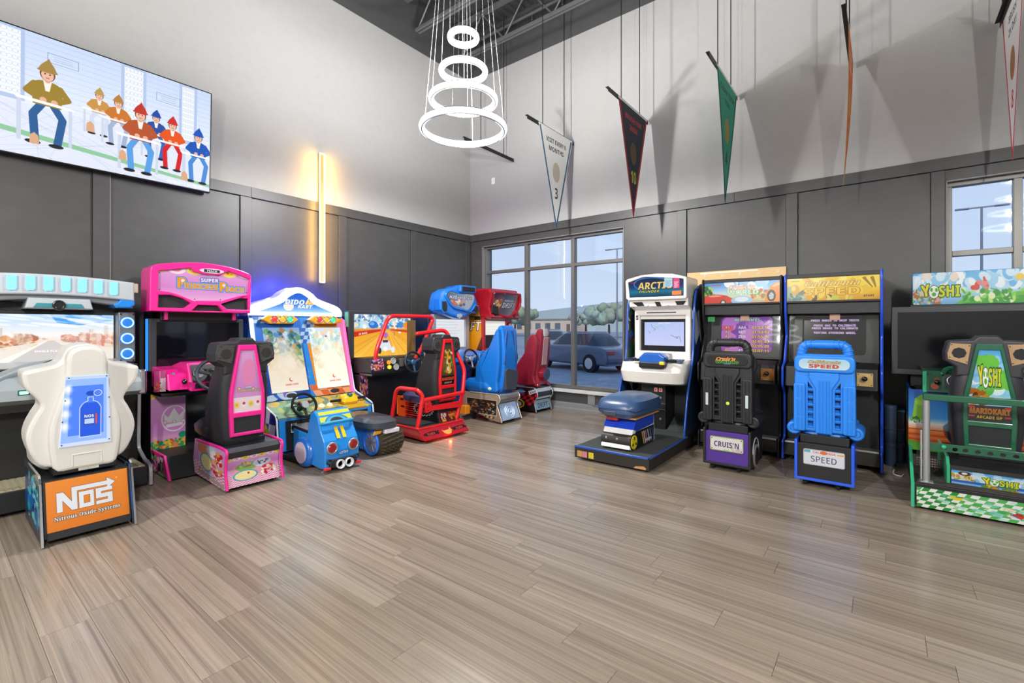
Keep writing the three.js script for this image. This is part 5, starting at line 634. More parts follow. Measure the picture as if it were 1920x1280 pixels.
// ---------- 6: dark red drift racer in the corner ----------
{
  const o = thing('driving_game_machine', 'dark red racing machine in the corner with orange side and ribbed red seat', 'arcade machine', [0, 0, 0.48], Math.PI / 2);
  const crimson = gloss('#a3121f', 0.2), wine = gloss('#8a1a2c', 0.28), silver = M('#c4c8cf', 0.3, 0.5);
  const cab = put(o, 'cabinet', side([[0.3, 0.06], [0.3, 1.86], [0.95, 1.86], [1.08, 1.5], [1.1, 1.02], [0.9, 0.8], [0.95, 0.06]], 0.8, 0.01), mBlack);
  put(cab, 'side_art', side([[0.3, 0.9], [0.3, 1.86], [0.95, 1.86], [1.08, 1.5], [1.1, 1.02]], 0.012, 0.002), print(tex(384, 512, (g, w, h) => { fillBg(g, w, h, [[0, '#d8861c'], [0.4, '#f2a81c'], [1, '#e88a14']]); poly(g, [[0, 0], [w, 0], [w, 60], [0, 20]], '#8a4a14'); poly(g, [[0, 512], [0, 330], [240, 512]], '#1c1410'); poly(g, [[w, 512], [w, 330], [300, 512]], '#6a2a10'); g.fillStyle = '#1c1410'; g.fillRect(0, 150, w, 34); text(g, 'FAST & FURIOUS', 190, 168, 30, { fill: '#f2a81c' }); text(g, 'DRIFT', 220, 240, 110, { fill: '#fff4d8', lines: [['#5a2a10', 12]], skew: -0.15, sx: 1.0 }); }), 0.3), [-0.406, 0, 0]);
  put(cab, 'screen_surround', ext([[-0.4, 0.98], [0.36, 0.98], [0.36, 1.56], [-0.4, 1.56]], 0.06, 0.015, [[[-0.34, 1.04], [-0.34, 1.5], [0.22, 1.5], [0.22, 1.04]]]), crimson, [0, 0, 1.1]);
  put(cab, 'screen', slab(-0.345, 0.225, 1.035, 1.505, 1.085, 0.01), screenMat(tex(256, 224, (g, w, h) => { fillBg(g, w, h, [[0, '#b8b8b4'], [0.14, '#f2f2e8'], [0.85, '#f0f2ea'], [1, '#b4b6b4']]); g.fillStyle = '#c8d4b8'; for (let i = 0; i < 7; i++) g.fillRect(14, 48 + i * 22, 150, 2); g.fillRect(178, 90, 62, 90); }), 0.9));
  for (const y of [1.42, 1.28, 1.14]) { const g = put(cab, 'round_gauge', [xf(ring(0.045, 0.012, 28), [0.29, y, 1.14]), xf(cylZ(0.042, 0.02), [0.29, y, 1.135])], crimson); put(g, 'gauge_face', xf(cylZ(0.036, 0.006), [0.29, y, 1.148]), M('#e6e4de', 0.35)); }
  // canopy head with clear plates
  const head = put(o, 'canopy_head', [side([[0.6, 1.56], [0.62, 2.03], [1.22, 2.05], [1.3, 1.97], [1.24, 1.72], [1.3, 1.56]], 0.1, 0.03).translate(-0.38, 0, 0), side([[0.6, 1.56], [0.62, 2.0], [1.2, 2.0], [1.3, 1.95], [1.22, 1.7], [1.26, 1.58]], 0.08, 0.03).translate(0.36, 0, 0), bx(-0.42, 0.38, 1.98, 2.05, 0.62, 1.22, 0.03), bx(-0.42, 0.36, 1.53, 1.6, 0.6, 1.28, 0.03), bx(-0.4, 0.36, 1.55, 2.0, 0.6, 0.75, 0.02)], crimson);
  head.position.x = 0.05;
  put(head, 'head_art', quad([-0.33, 1.6, 1.16], [0.3, 1.6, 1.16], [0.36, 1.97, 1.27], [-0.33, 1.98, 1.24], 0.012), print(tex(384, 224, (g, w, h) => { fillBg(g, w, h, [[0, '#7a1c28'], [0.35, '#8a6a70'], [0.5, '#6a7488'], [1, '#aeb8c8']], 'h'); blobs(g, 20, 20, 130, 60, 150, 10, 30, ['#e8b83a', '#d8603a', '#c83a4a', '#f2d88a']); text(g, 'DRIFT', 260, 120, 74, { fill: '#f4f6fa', lines: [['#38425c', 10]], skew: -0.2 }); text(g, 'SUPER CARS', 250, 72, 24, { fill: '#e8ecf2', skew: -0.2 }); }), 0.08, { clearcoat: 1 }));
  put(head, 'fin', [bar([[-0.36, 1.98, 1.26], [-0.1, 1.99, 1.3], [0.3, 1.97, 1.33]], 0.022, 0.1), bar([[-0.25, 1.62, 1.22], [0.0, 1.56, 1.32], [0.14, 1.66, 1.32]], 0.02, 0.06), bar([[0.3, 1.97, 1.33], [0.36, 1.8, 1.3], [0.2, 1.58, 1.28]], 0.02, 0.1)], crimson);
  for (const [x, y] of [[-0.36, 1.96], [-0.1, 1.97], [0.15, 1.96], [-0.36, 1.78]]) put(head, 'bolt', xf(new THREE.SphereGeometry(0.02, 14, 10), [x, y, 1.29]), mChrome); put(head, 'speaker_grille', ext([[-0.42, 1.63], [-0.41, 1.76], [-0.27, 1.74], [-0.26, 1.6]], 0.03, 0.006), mGrille, [0, 0, 1.29]);
  const con = put(o, 'console', loft([slice(0.78, 0.28, 0.8, 1.2), slice(0.85, 0.37, 0.8, 1.32), slice(0.94, 0.37, 0.82, 1.3), slice(1.02, 0.3, 0.85, 1.18)]), crimson); put(con, 'chrome_cowl', loft([slice(0.9, 0.2, 1.2, 1.36), slice(0.98, 0.2, 1.16, 1.34), slice(1.02, 0.12, 1.12, 1.26)]), mChrome); wheelOn(con, [0, 0.93, 1.42], 0.14, -0.3, mBlack, crimson);
  put(o, 'cowl', loft([slice(0.1, 0.36, 0.7, 1.3), slice(0.4, 0.33, 0.7, 1.28), slice(0.78, 0.36, 0.75, 1.3)]), gloss('#b81a38', 0.3)); 
  const sx = 0.12, seat = put(o, 'seat', side(smooth([[1.36, 0.45], [1.34, 0.52], [1.5, 0.55], [1.62, 0.6], [1.7, 0.72], [1.82, 0.95], [1.88, 1.2], [1.93, 1.33], [1.99, 1.37], [2.04, 1.32], [2.02, 1.05], [1.98, 0.8], [1.96, 0.6], [1.98, 0.48], [1.9, 0.43]], 3), 0.26, 0.035), wine, [sx, 0, 0]);
  for (const s of [-1, 1]) { put(seat, 'bolster', side(smooth([[1.5, 0.45], [1.52, 0.6], [1.6, 0.8], [1.74, 0.98], [1.8, 1.18], [1.9, 1.28], [2.0, 1.2], [1.98, 0.9], [1.92, 0.6], [1.94, 0.45]], 3), 0.1, 0.03), wine, [s * 0.155, 0, 0]); put(seat, 'exhaust_pipe', bar([[s * 0.13, 0.47, 1.6], [s * 0.15, 0.45, 1.98]], 0.035), wine); }
  for (let k = -2; k <= 2; k++) put(seat, 'rear_rib', bar([[k * 0.03, 0.78, 2.0], [k * 0.028, 1.22, 2.045]], 0.008), M('#c8a0a8', 0.3, 0.4)); const nk = put(seat, 'rear_speaker', xf(cylZ(0.1, 0.1, 36), [0.02, 0.62, 1.99], [0.06, 0, 0]), wine); put(nk, 'speaker_cloth', xf(cylZ(0.088, 0.012, 32), [0.02, 0.617, 2.044], [0.06, 0, 0]), M('#3c4a66', 0.5)); put(seat, 'head_pad', loft([slice(1.24, 0.07, 1.93, 2.05), slice(1.3, 0.09, 1.9, 2.06), slice(1.37, 0.07, 1.92, 2.04)]), M('#b9b4b4', 0.35));
  const pd = put(o, 'pedestal', side([[1.36, 0.05], [1.36, 0.4], [1.98, 0.4], [2.02, 0.28], [1.94, 0.18], [1.98, 0.04]], 0.42, 0.006), mBlack, [sx, 0, 0]);
  const dArt = tex(384, 256, (g, w, h) => { fillBg(g, w, h, [[0, '#3a1a20'], [1, '#1c1414']]); checks(g, 120, 60, 264, 130, 7, 4, '#c8202c', '#3a1218', 0.4); dot(g, 130, 180, 110, '#e8c42a', 60); dot(g, 140, 180, 88, '#2a2a2c', 44); dot(g, 150, 184, 60, '#c8ccd2', 30); dot(g, 200, 44, 40, '#3f86c8', 26); g.fillStyle = '#dfe4ec'; g.fillRect(150, 40, 100, 10); g.save(); g.translate(330, 40); g.rotate(-0.4); g.fillStyle = '#e4e6e8'; g.fillRect(-44, -20, 88, 40); text(g, 'RAW', 0, 2, 34, { fill: '#4a5058' }); g.restore(); });
  for (const s of [-1, 1]) { put(pd, 'side_art', side([[1.32, 0.05], [1.32, 0.4], [1.97, 0.405], [2.03, 0.3], [1.95, 0.18], [2.0, 0.02]], 0.012, 0.002, [], s > 0), print(dArt, 0.3), [s * 0.216, 0, 0]); put(pd, 'silver_edge', new THREE.TubeGeometry(path([[s * 0.22, 0.41, 1.45], [s * 0.22, 0.41, 1.98], [s * 0.22, 0.29, 2.04], [s * 0.22, 0.18, 1.96], [s * 0.22, 0.02, 2.0]], 0.04), 40, 0.009, 8), mAlu); }
  put(pd, 'rear_plate', quad([-0.205, 0.23, 2.005], [0.205, 0.23, 2.005], [0.205, 0.4, 1.998], [-0.205, 0.4, 1.998], 0.01), M('#d4dce6', 0.3, 0.3)); put(pd, 'drift_plate', quad([-0.2, 0.05, 1.985], [0.2, 0.05, 1.985], [0.2, 0.2, 1.96], [-0.2, 0.2, 1.96], 0.01), print(tex(320, 112, (g, w, h) => { fillBg(g, w, h, [[0, '#bfe0f0'], [1, '#8fc4e4']]); text(g, 'DRIFT', 160, 66, 84, { fill: '#1c4a7a', lines: [['#d8eef8', 6]] }); }), 0.3));
  for (const [x, z] of [[-0.03, 1.92], [0.28, 1.92], [0, 1.45], [0.26, 1.45]]) caster(o, x, z, 0.022); for (const x of [-0.35, 0.3]) foot(o, x, 0.5, 0.05);
}
// ---------- 7: white snowmobile machine ----------
{
  const o = thing('snowmobile_game_machine', 'white snowmobile arcade machine with blue side panels beside the window', 'arcade machine', [4.18, 0, 0]);
  const white = gloss('#ece8df', 0.3), blue = gloss('#1d4fae', 0.3);
  const cab = put(o, 'cabinet', side([[0.12, 0.12], [0.12, 1.9], [0.6, 1.9], [0.75, 1.5], [0.8, 0.14]], 0.74, 0.01), mBlack);
  const hd = [[-0.405, 1.99], [-0.38, 2.012], [-0.2, 2.05], [0, 2.06], [0.2, 2.045], [0.36, 2.0], [0.375, 1.985], [0.375, 1.76], [0.36, 1.735], [-0.36, 1.735], [-0.395, 1.76]], ar = [[-0.365, 1.965], [-0.19, 2.018], [0, 2.03], [0.19, 2.015], [0.335, 1.968], [0.335, 1.775], [-0.345, 1.775]];
  const mq = put(o, 'marquee', [ext(hd, 0.45, 0.02, [ar.slice().reverse()]).translate(0, 0, 0.88), side([[0.6, 1.5], [0.62, 1.76], [1.06, 1.75], [1.04, 1.66], [0.86, 1.6], [0.84, 1.5]], 0.75, 0.012)], white);
  const at = tex(640, 256, (g, w, h) => { fillBg(g, w, h, [[0, '#14203a'], [0.5, '#123a6e'], [0.75, '#1a7f9c'], [1, '#123a5e']]); g.strokeStyle = '#2f7fe0'; g.lineWidth = 12; g.beginPath(); g.ellipse(300, 110, 230, 90, 0.1, 2, 5.6); g.stroke(); text(g, 'ARCTIC', 320, 118, 116, { fill: '#f2dc8a', lines: [['#1c2a44', 14], ['#b88a3a', 4]], skew: -0.12, sx: 0.98 }); text(g, 'THUNDER', 250, 190, 42, { fill: '#c8d47a', lines: [['#0e1a2c', 10]], skew: -0.3, sx: 1.25 }); text(g, 'MIDWAY', 60, 70, 18, { fill: '#d83a3a' }); });
  put(mq, 'marquee_sign', ext(ar, 0.02, 0), new THREE.MeshPhysicalMaterial({ map: at, color: 0xa8a8a8, roughness: 0.2, emissive: 0xffffff, emissiveMap: at, emissiveIntensity: 0.25, clearcoat: 0.6 }), [0, 0, 1.085]);
  for (const [x0, x1, y0, y1, c, t] of [[0.105, 0.205, 1.885, 2.005, '#a8cfe0', 1], [0.215, 0.29, 1.865, 1.99, '#d83a7a', 2], [0.2, 0.31, 1.785, 1.835, '#f0883a', 0]]) put(mq, 'paper_sticker', slab(x0, x1, y0, y1, 1.098, 0.002), print(tex(64, 96, (g, w, h) => { g.fillStyle = c; g.fillRect(0, 0, w, h); g.fillStyle = t === 1 ? '#5a8aa0' : '#f2d8e0'; if (t) for (let i = 0; i < 6; i++) g.fillRect(8, 34 + i * 10, 48 - (i * 7) % 20, 4); }), 0.6));
  for (const a of [[[-0.33, 1.715], [-0.2, 1.715], [-0.17, 1.665], [-0.26, 1.662]], [[-0.035, 1.712], [0.03, 1.71], [0.05, 1.655], [-0.01, 1.655]], [[0.22, 1.712], [0.355, 1.712], [0.32, 1.665], [0.24, 1.665]]]) put(mq, 'speaker_grille', quad(...[a[3], a[2], a[1], a[0]].map(([x, y]) => [x, y, 1.062 - (1.75 - y) * 0.21]), 0.01), mGrille);
  for (const x of [-0.13, 0.13]) { put(mq, 'knob', xf(new THREE.SphereGeometry(0.014, 12, 8), [x, 1.67, 1.05]), white); }
  // screen surround
  const su = put(o, 'screen_surround', ext([[-0.37, 0.98], [0.36, 0.98], [0.36, 1.62], [-0.37, 1.62]], 0.2, 0.02, [[[-0.3, 1.09], [-0.3, 1.545], [0.29, 1.545], [0.29, 1.09]]]), white, [0, 0, 0.8]);
  put(su, 'black_bezel', ext([[-0.305, 1.085], [0.295, 1.085], [0.295, 1.55], [-0.305, 1.55]], 0.02, 0, [[[-0.255, 1.16], [-0.255, 1.46], [0.26, 1.46], [0.26, 1.16]]]), mBlackGloss, [0, 0, 0.03]);
  put(su, 'screen', slab(-0.258, 0.263, 1.157, 1.463, 0.03, 0.008), screenMat(tex(512, 300, (g, w, h) => { fillBg(g, w, h, [[0, '#b4c4f4'], [1, '#c9cdf2']]); g.lineWidth = 4; for (const [c, p] of [['#5a5a8a', [[90, 30], [110, 70], [150, 90], [120, 110]]], ['#8cc84a', [[130, 40], [190, 90], [160, 60], [230, 50], [270, 90]]], ['#e0b8a8', [[360, 30], [400, 70], [440, 110]]], ['#4a4a6a', [[340, 160], [390, 190], [450, 180], [470, 250]]], ['#7a7a9c', [[40, 110], [80, 130], [60, 150]]]]) { g.strokeStyle = c; g.beginPath(); p.forEach((q, i) => (i ? g.lineTo(...q) : g.moveTo(...q))); g.stroke(); } text(g, 'SELECT TRACK', 260, 16, 22, { fill: '#f4f6fc' }); text(g, '~', 420, 200, 60, { fill: '#3a3a58' }); }), 0.95));
  put(su, 'vent_slot', bx(-0.2, 0.18, 1.575, 1.588, 0.095, 0.105, 0.003), mBlack); put(su, 'qr_free_sticker', slab(-0.345, -0.315, 1.49, 1.55, 0.101, 0.002), print(tex(32, 64, (g) => { g.fillStyle = '#2a2418'; g.fillRect(0, 0, 32, 64); g.strokeStyle = '#e8e0c8'; g.lineWidth = 5; g.beginPath(); g.moveTo(6, 30); g.lineTo(13, 46); g.lineTo(26, 16); g.stroke(); }), 0.5)).name = 'tick_sticker';
  // handlebar console
  const con = put(o, 'console', loft([slice(0.70, 0.37, 0.72, 1.22), slice(0.73, 0.395, 0.72, 1.34), slice(0.86, 0.41, 0.74, 1.38), slice(0.96, 0.41, 0.76, 1.3), slice(1.0, 0.4, 0.78, 1.16)].map((r) => r), true), white);
  for (const [x0, x1, w2] of [[-0.36, -0.23, 0], [0.18, 0.37, 1]]) put(con, 'instruction_card', xf(slab(x0, x1, -0.05, 0.05, 0, 0.004), [0, 0.992, 1.2], [-1.15, 0, 0]), print(tex(96, 64, (g, w, h) => { g.fillStyle = '#22304a'; g.fillRect(0, 0, w, h); blobs(g, 30, 0, w, 0, h, 2, 8, ['#4a6a9a', '#8aa0b8', '#1a2438']); }), 0.4));
  put(con, 'dash_card', xf(slab(-0.16, 0.13, -0.04, 0.04, 0, 0.004), [0, 1.03, 0.93], [-0.5, 0, 0]), print(tex(128, 48, (g, w, h) => { g.fillStyle = '#3a2f38'; g.fillRect(0, 0, w, h); dot(g, 30, 24, 20, '#7a4a3a'); dot(g, 100, 24, 18, '#8a8a94'); }), 0.4));
  const hb = put(o, 'handlebar_pod', [xf(ext([[-0.155, -0.05], [-0.16, 0.02], [-0.1, 0.075], [0.09, 0.075], [0.155, 0.03], [0.15, -0.05]], 0.15, 0.025), [0.03, 0.03, 0.02])], gloss('#1f5fb8', 0.25), [0.03, 0.985, 1.3]); put(hb, 'lower_cover', bx(-0.13, 0.18, -0.075, 0.0, -0.05, 0.1, 0.02), mBlack);
  for (const s of [-1, 1]) put(hb, 'grip', xf(cyl(0.016, 0.016, 0.13, 14), [0.03 + s * 0.2, 0.015, 0.02], [0, 0, Math.PI / 2]), mRubber); put(hb, 'yellow_lever', bx(0.13, 0.19, -0.03, 0.01, 0.08, 0.12, 0.01), gloss('#f2d21c')); put(hb, 'green_button', xf(new THREE.SphereGeometry(0.02, 14, 8), [0.14, 0.07, 0.06], [0, 0, 0], [1, 0.5, 1]), gloss('#7ad23a'));
  // coin tower and deck
  const ct = put(o, 'coin_tower', bx(-0.19, 0.12, 0.14, 0.69, 0.75, 1.1, 0.006), M('#1b1d1f', 0.5)); for (const x of [0.0, 0.06]) put(ct, 'coin_slot', bx(x - 0.02, x + 0.022, 0.6, 0.65, 1.1, 1.108, 0.003), M('#d8c8c0', 0.4)); for (const x of [0.0, 0.06]) put(ct, 'red_button_light', bx(x - 0.01, x + 0.013, 0.61, 0.638, 1.108, 1.113, 0.002), glow('#e02a20', 0.8)); for (const y of [0.53, 0.27]) put(ct, 'lock', xf(cylZ(0.014, 0.014), [0.06, y, 1.104]), mAlu); put(ct, 'door_seam', [bx(-0.18, 0.11, 0.385, 0.39, 1.098, 1.103, 0.001), bx(-0.18, 0.11, 0.455, 0.46, 1.098, 1.103, 0.001)], mAlu); put(ct, 'coin_return', bx(0.02, 0.09, 0.4, 0.45, 1.098, 1.106, 0.003), M('#3a3c40', 0.3, 0.5));
  for (const s of [-1, 1]) {
    const ed = [[0.1, 0.03], [0.1, 1.9], [0.72, 1.92], [0.9, 1.86], [0.98, 1.65], [1.02, 1.1], [1.06, 0.95], [1.22, 0.62], [1.34, 0.17], [1.34, 0.02]];
    const sp = put(o, 'side_panel', side(ed, 0.024, 0.004, [], s > 0), print(tex(256, 384, (g, w, h) => { fillBg(g, w, h, [[0, '#12203c'], [0.6, '#163a6e'], [0.85, '#2a5a8a'], [1, '#8a94a0']]); blobs(g, 60, 120, 240, 60, 300, 6, 22, ['#0e1a2e', '#1c4a34', '#5a3a2a', '#2a5a9c', '#c8d4dc']); poly(g, [[30, 60], [60, 30], [110, 120], [80, 150]], '#b8c4cc'); poly(g, [[90, 70], [110, 60], [150, 150], [130, 170]], '#9aa8b4'); g.fillStyle = '#d8c83a'; g.fillRect(160, 4, 60, 22); }), 0.35), [s * 0.425, 0, 0]);
    put(sp, 'blue_edge', new THREE.TubeGeometry(path(ed.slice(2, 10).map(([z, y]) => [0, y, z]), 0.08), 70, 0.014, 8), blue);
  }
  const deck = put(o, 'platform', bx(-0.36, 0.455, 0.025, 0.138, 1.1, 2.45, 0.004), M('#26221e', 0.6)); put(deck, 'carpet', bx(-0.345, 0.44, 0.138, 0.146, 0.8, 2.435, 0.002), M('#3c423f', 0.95)); put(deck, 'blue_trim', [bx(0.44, 0.458, 0.13, 0.15, 1.3, 2.452, 0.004), bx(-0.362, 0.458, 0.13, 0.15, 2.434, 2.452, 0.004)], blue);
  for (const [x, c] of [[-0.3, '#e0a85a'], [-0.24, '#e8909a'], [-0.165, '#f2e02a']]) put(deck, 'warning_label', slab(x - 0.026, x + 0.03, 0.04, 0.1, 2.452, 0.002), print(tex(48, 48, (g, w, h) => { g.fillStyle = c; g.fillRect(0, 0, w, h); g.fillStyle = '#00000055'; for (let i = 0; i < 5; i++) g.fillRect(6, 8 + i * 8, 36 - (i * 9) % 14, 2); }), 0.6)); put(deck, 'chipped_wood', ext([[0.3, 0.03], [0.32, 0.05], [0.4, 0.062], [0.43, 0.045], [0.42, 0.03]], 0.004, 0), M('#b98a52', 0.8), [0, 0, 2.45]); for (const [x, z] of [[-0.25, 2.35], [0.35, 2.35], [-0.25, 1.4], [0.35, 1.4]]) put(o, 'rubber_foot', xf(cyl(0.025, 0.03, 0.03, 16), [x, 0.015, z]), mRubber);
  put(deck, 'ramp', side([[0.82, 0.146], [0.82, 0.3], [1.15, 0.148]], 0.26, 0), M('#3c423f', 0.95), [0.28, 0, 0]);
  // snowmobile seat
  const bx0 = 0.06, body = put(o, 'snowmobile_body', side([[1.7, 0.146], [1.72, 0.46], [2.18, 0.46], [2.26, 0.38], [2.34, 0.26], [2.36, 0.17], [2.3, 0.15]], 0.32, 0.012), M('#e4e4e2', 0.35), [bx0 - 0.0, 0, 0]);
  put(body, 'seat_pad', loft([slice(0.475, 0.19, 1.66, 2.34), slice(0.52, 0.245, 1.6, 2.38), slice(0.585, 0.25, 1.6, 2.38), slice(0.64, 0.235, 1.62, 2.34), slice(0.675, 0.17, 1.7, 2.24)].map((r) => r.map(([x, y, z]) => [x, y, z]))), M('#2f4c74', 0.35, 0, { clearcoat: 0.4, clearcoatRoughness: 0.3 }));
  put(body, 'seat_seam', bx(-0.247, 0.247, 0.562, 0.568, 1.62, 2.383, 0.002), M('#22385a', 0.5)); put(body, 'wood_lip', bx(-0.2, 0.2, 0.462, 0.476, 1.68, 2.3, 0.004), M('#b58a55', 0.7)); put(body, 'blue_shroud', side([[1.75, 0.34], [1.74, 0.46], [2.2, 0.465], [2.285, 0.36], [2.2, 0.33]], 0.335, 0.01), gloss('#1740c0', 0.25)); put(body, 'tail_lamp', bx(-0.13, 0.0, 0.43, 0.49, 2.22, 2.3, 0.02), gloss('#c0202a', 0.2)); put(body, 'latch_plate', bx(-0.12, 0.02, 0.495, 0.54, 2.36, 2.385, 0.006), M('#3c4450', 0.4)); put(body, 'red_recess', ext([[-0.03, 0.29], [0.1, 0.29], [0.115, 0.335], [-0.045, 0.335]], 0.02, 0.004), M('#6a1c20', 0.5), [0, 0, 2.3], [-0.5, 0, 0]);
  put(body, 'track_roll', [xf(new THREE.CylinderGeometry(0.085, 0.085, 0.325, 30), [0, 0.232, 2.27], [0, 0, Math.PI / 2]), bx(-0.162, 0.162, 0.147, 0.25, 1.75, 2.3, 0.01)], M('#34322f', 0.45, 0.3)); put(body, 'side_stripes', side([[1.75, 0.16], [1.75, 0.33], [2.22, 0.33], [2.32, 0.2], [2.26, 0.16]], 0.006, 0), print(tex(384, 160, (g, w, h) => { g.fillStyle = '#15161a'; g.fillRect(0, 0, w, h); [['#f2c02a', 210], ['#e8e8ec', 180], ['#e07a8a', 150], ['#d8d8e0', 110], ['#8a90a0', 70], ['#3a60c0', 30]].forEach(([c, x]) => poly(g, [[x, 20], [x + 18, 20], [x - 20, 150], [x - 38, 150]], c)); dot(g, 100, 120, 60, '#dfe2e8', 16); }, null), 0.35), [0.166, 0, 0]);
  const wl2 = put(body, 'yellow_wheel_badge', xf(cyl(0.07, 0.07, 0.006, 30), [0.168, 0.232, 2.27], [0, 0, Math.PI / 2]), M('#e8d020', 0.4)); for (let k = 0; k < 3; k++) put(wl2, 'cutout', xf(box(0.004, 0.03, 0.02, 0), [0.172, 0.232 + 0.04 * Math.cos(k * 2.1), 2.27 + 0.04 * Math.sin(k * 2.1)], [k * 2.1, 0, 0]), mBlack); for (const x of [-0.1, 0.02]) put(body, 'rivet_plate', bx(x - 0.01, x + 0.01, 0.25, 0.27, 2.335, 2.36, 0.003), mAlu);
}
// ---------- 8 and 9: upright sit-down racers with moulded seats ----------
function sitDown(name, label, xc, seatX, c) {
  const o = thing(name, label, 'arcade machine', [xc, 0, 0]);
  const W = 0.41, cab = put(o, 'cabinet', [bx(-W + 0.02, W - 0.02, 0.12, 0.78, 0.1, 0.95, 0.004), bx(-W + 0.02, W - 0.02, 0.78, 1.93, 0.1, 0.6, 0.004)], M('#141517', 0.5));
  const ed = [[0.08, 0.03], [0.08, 1.96], [0.93, 1.96], [0.95, 1.9], [0.93, 1.55], [0.85, 1.3], [1.0, 1.02], [1.12, 0.98], [1.12, 0.78], [1.0, 0.7], [0.98, 0.22], [1.1, 0.2], [1.12, 0.02]];
  for (const s of [-1, 1]) { const m = s > 0 ? c.edgeR : c.edgeL, p = put(o, 'side_panel', side(ed, 0.02, 0.003), M('#1a1b1e', 0.5), [s * W, 0, 0]); put(p, 'edge_trim', new THREE.TubeGeometry(path(ed.slice(2).map(([z, y]) => [0, y, z]), 0.03), 90, 0.013, 8), m); }
  const mq = put(o, 'marquee_box', [bx(-W + 0.01, W - 0.01, 1.915, 1.955, 0.3, 0.94, 0.004), bx(-W + 0.01, W - 0.01, 1.655, 1.675, 0.5, 0.94, 0.003), bx(-W + 0.01, W - 0.01, 1.54, 1.66, 0.6, 0.9, 0.003)], mBlack); put(mq, 'marquee_sign', quad([-W + 0.015, 1.675, 0.935], [W - 0.015, 1.675, 0.935], [W - 0.015, 1.915, 0.93], [-W + 0.015, 1.915, 0.93], 0.006), new THREE.MeshPhysicalMaterial({ map: c.marquee, color: 0xa8a8a8, roughness: 0.25, emissive: 0xffffff, emissiveMap: c.marquee, emissiveIntensity: 0.32 }));
  put(cab, 'monitor_shroud', ext([[-W + 0.02, 0.98], [W - 0.02, 0.98], [W - 0.02, 1.54], [-W + 0.02, 1.54]], 0.05, 0.004, [rrect(-0.28, 0.28, 1.06, 1.47, 0.04)]), M('#2a2b2a', 0.35), [0, 0, 0.66], [-0.08, 0, 0]).position.set(0, 0.05, 0.78); cab.children[0].rotation.x = -0.1;
  const scr = put(cab, 'screen', xf(ext(rrect(-0.29, 0.29, -0.22, 0.22, 0.03), 0.01, 0), [0, 1.31, 0.618], [-0.1, 0, 0]), screenMat(c.screen, c.glow)); put(cab, 'shroud_glass', xf(new THREE.PlaneGeometry(2 * W - 0.05, 0.54), [0, 1.27, 0.86], [-0.14, 0, 0]), new THREE.MeshPhysicalMaterial({ color: 0xe4e6e4, roughness: 0.03, transmission: 1, thickness: 0 }));
  put(cab, 'paper_note', slab(-0.02, 0.07, 1.47, 1.535, 0.83, 0.002), M('#c8a08a', 0.7)); if (c.green) put(cab, 'green_sticker', slab(-0.38, -0.3, 1.46, 1.52, 0.845, 0.002), M('#1f8a4a', 0.5));
  const con = put(o, 'console', side([[0.6, 0.76], [0.6, 1.0], [0.95, 1.03], [1.12, 0.99], [1.14, 0.79]], 2 * W - 0.05, 0.015), mBlack); put(con, 'shifter_plate', slab(c.sh[0], c.sh[0] + 0.125, 0.83, 0.955, 1.146, 0.006), M(c.plate, 0.4, 0.5)); screws(con, [[c.sh[0] + 0.012, 0.842], [c.sh[0] + 0.113, 0.842], [c.sh[0] + 0.012, 0.943], [c.sh[0] + 0.113, 0.943]], 1.15, 0.005); put(con, 'shift_knob', [xf(new THREE.SphereGeometry(0.024, 18, 12), [c.sh[0] + 0.062, 0.905, 1.19]), xf(cylZ(0.009, 0.05, 10), [c.sh[0] + 0.062, 0.9, 1.165])], mBlackGloss); wheelOn(con, [seatX - 0.02, 0.98, 1.24], 0.15, -0.4);
  const fb = put(o, 'foot_box', bx(-W + 0.015, W - 0.015, 0.06, 0.195, 0.9, 1.1, 0.004), M('#2c2820', 0.6)); put(fb, 'tread_mat', bx(-W + 0.02, W - 0.02, 0.195, 0.203, 0.9, 1.1, 0.002), M('#33342f', 0.9)); put(fb, 'metal_nosing', bx(-W + 0.02, W - 0.02, 0.19, 0.208, 1.09, 1.108, 0.003), mAlu); for (const x of [-0.34, 0.34]) { caster(o, x, 1.0, 0.028); caster(o, x, 0.3, 0.028); } 
  // moulded seat
  const pm = c.plastic, z0 = 1.83, sx = seatX;
  const seat = put(o, 'seat', ext([...smooth([[-0.235, 0.48], [-0.225, 0.62], [-0.222, 0.93]], 4, false), [-0.213, 1.09], [-0.185, 1.145], [-0.15, 1.16], [0.15, 1.16], [0.185, 1.145], [0.213, 1.09], [0.222, 0.93], [0.225, 0.62], [0.235, 0.48]], 0.1, 0.015, [-1, 1].map((k) => { const a = [[k * 0.066, 0.5], [k * 0.132, 0.5], [k * 0.132, 0.93], [k * 0.12, 0.94], [k * 0.066, 0.86]]; return k > 0 ? a.reverse() : a; })), pm, [sx, 0, z0]);
  put(seat, 'handle', new THREE.TubeGeometry(path([[-0.175, 1.13, 0], [-0.16, 1.245, 0], [0.16, 1.245, 0], [0.175, 1.13, 0]], 0.11), 50, 0.036, 14), pm); const hp = path([[-0.175, 1.13, 0], [-0.16, 1.245, 0], [0.16, 1.245, 0], [0.175, 1.13, 0]], 0.11), hr = ring(0.0375, 0.0045, 20); for (const t of [0.06, 0.12, 0.18, 0.24, 0.3]) for (const u of [t, 1 - t]) put(seat, 'handle_rib', hr, pm, hp.getPointAt(u).toArray()).quaternion.setFromUnitVectors(new THREE.Vector3(0, 0, 1), hp.getTangentAt(u));
  put(seat, 'grip_sleeve', xf(cyl(0.039, 0.039, 0.13, 20), [0, 1.245, 0], [0, 0, Math.PI / 2]), pm);
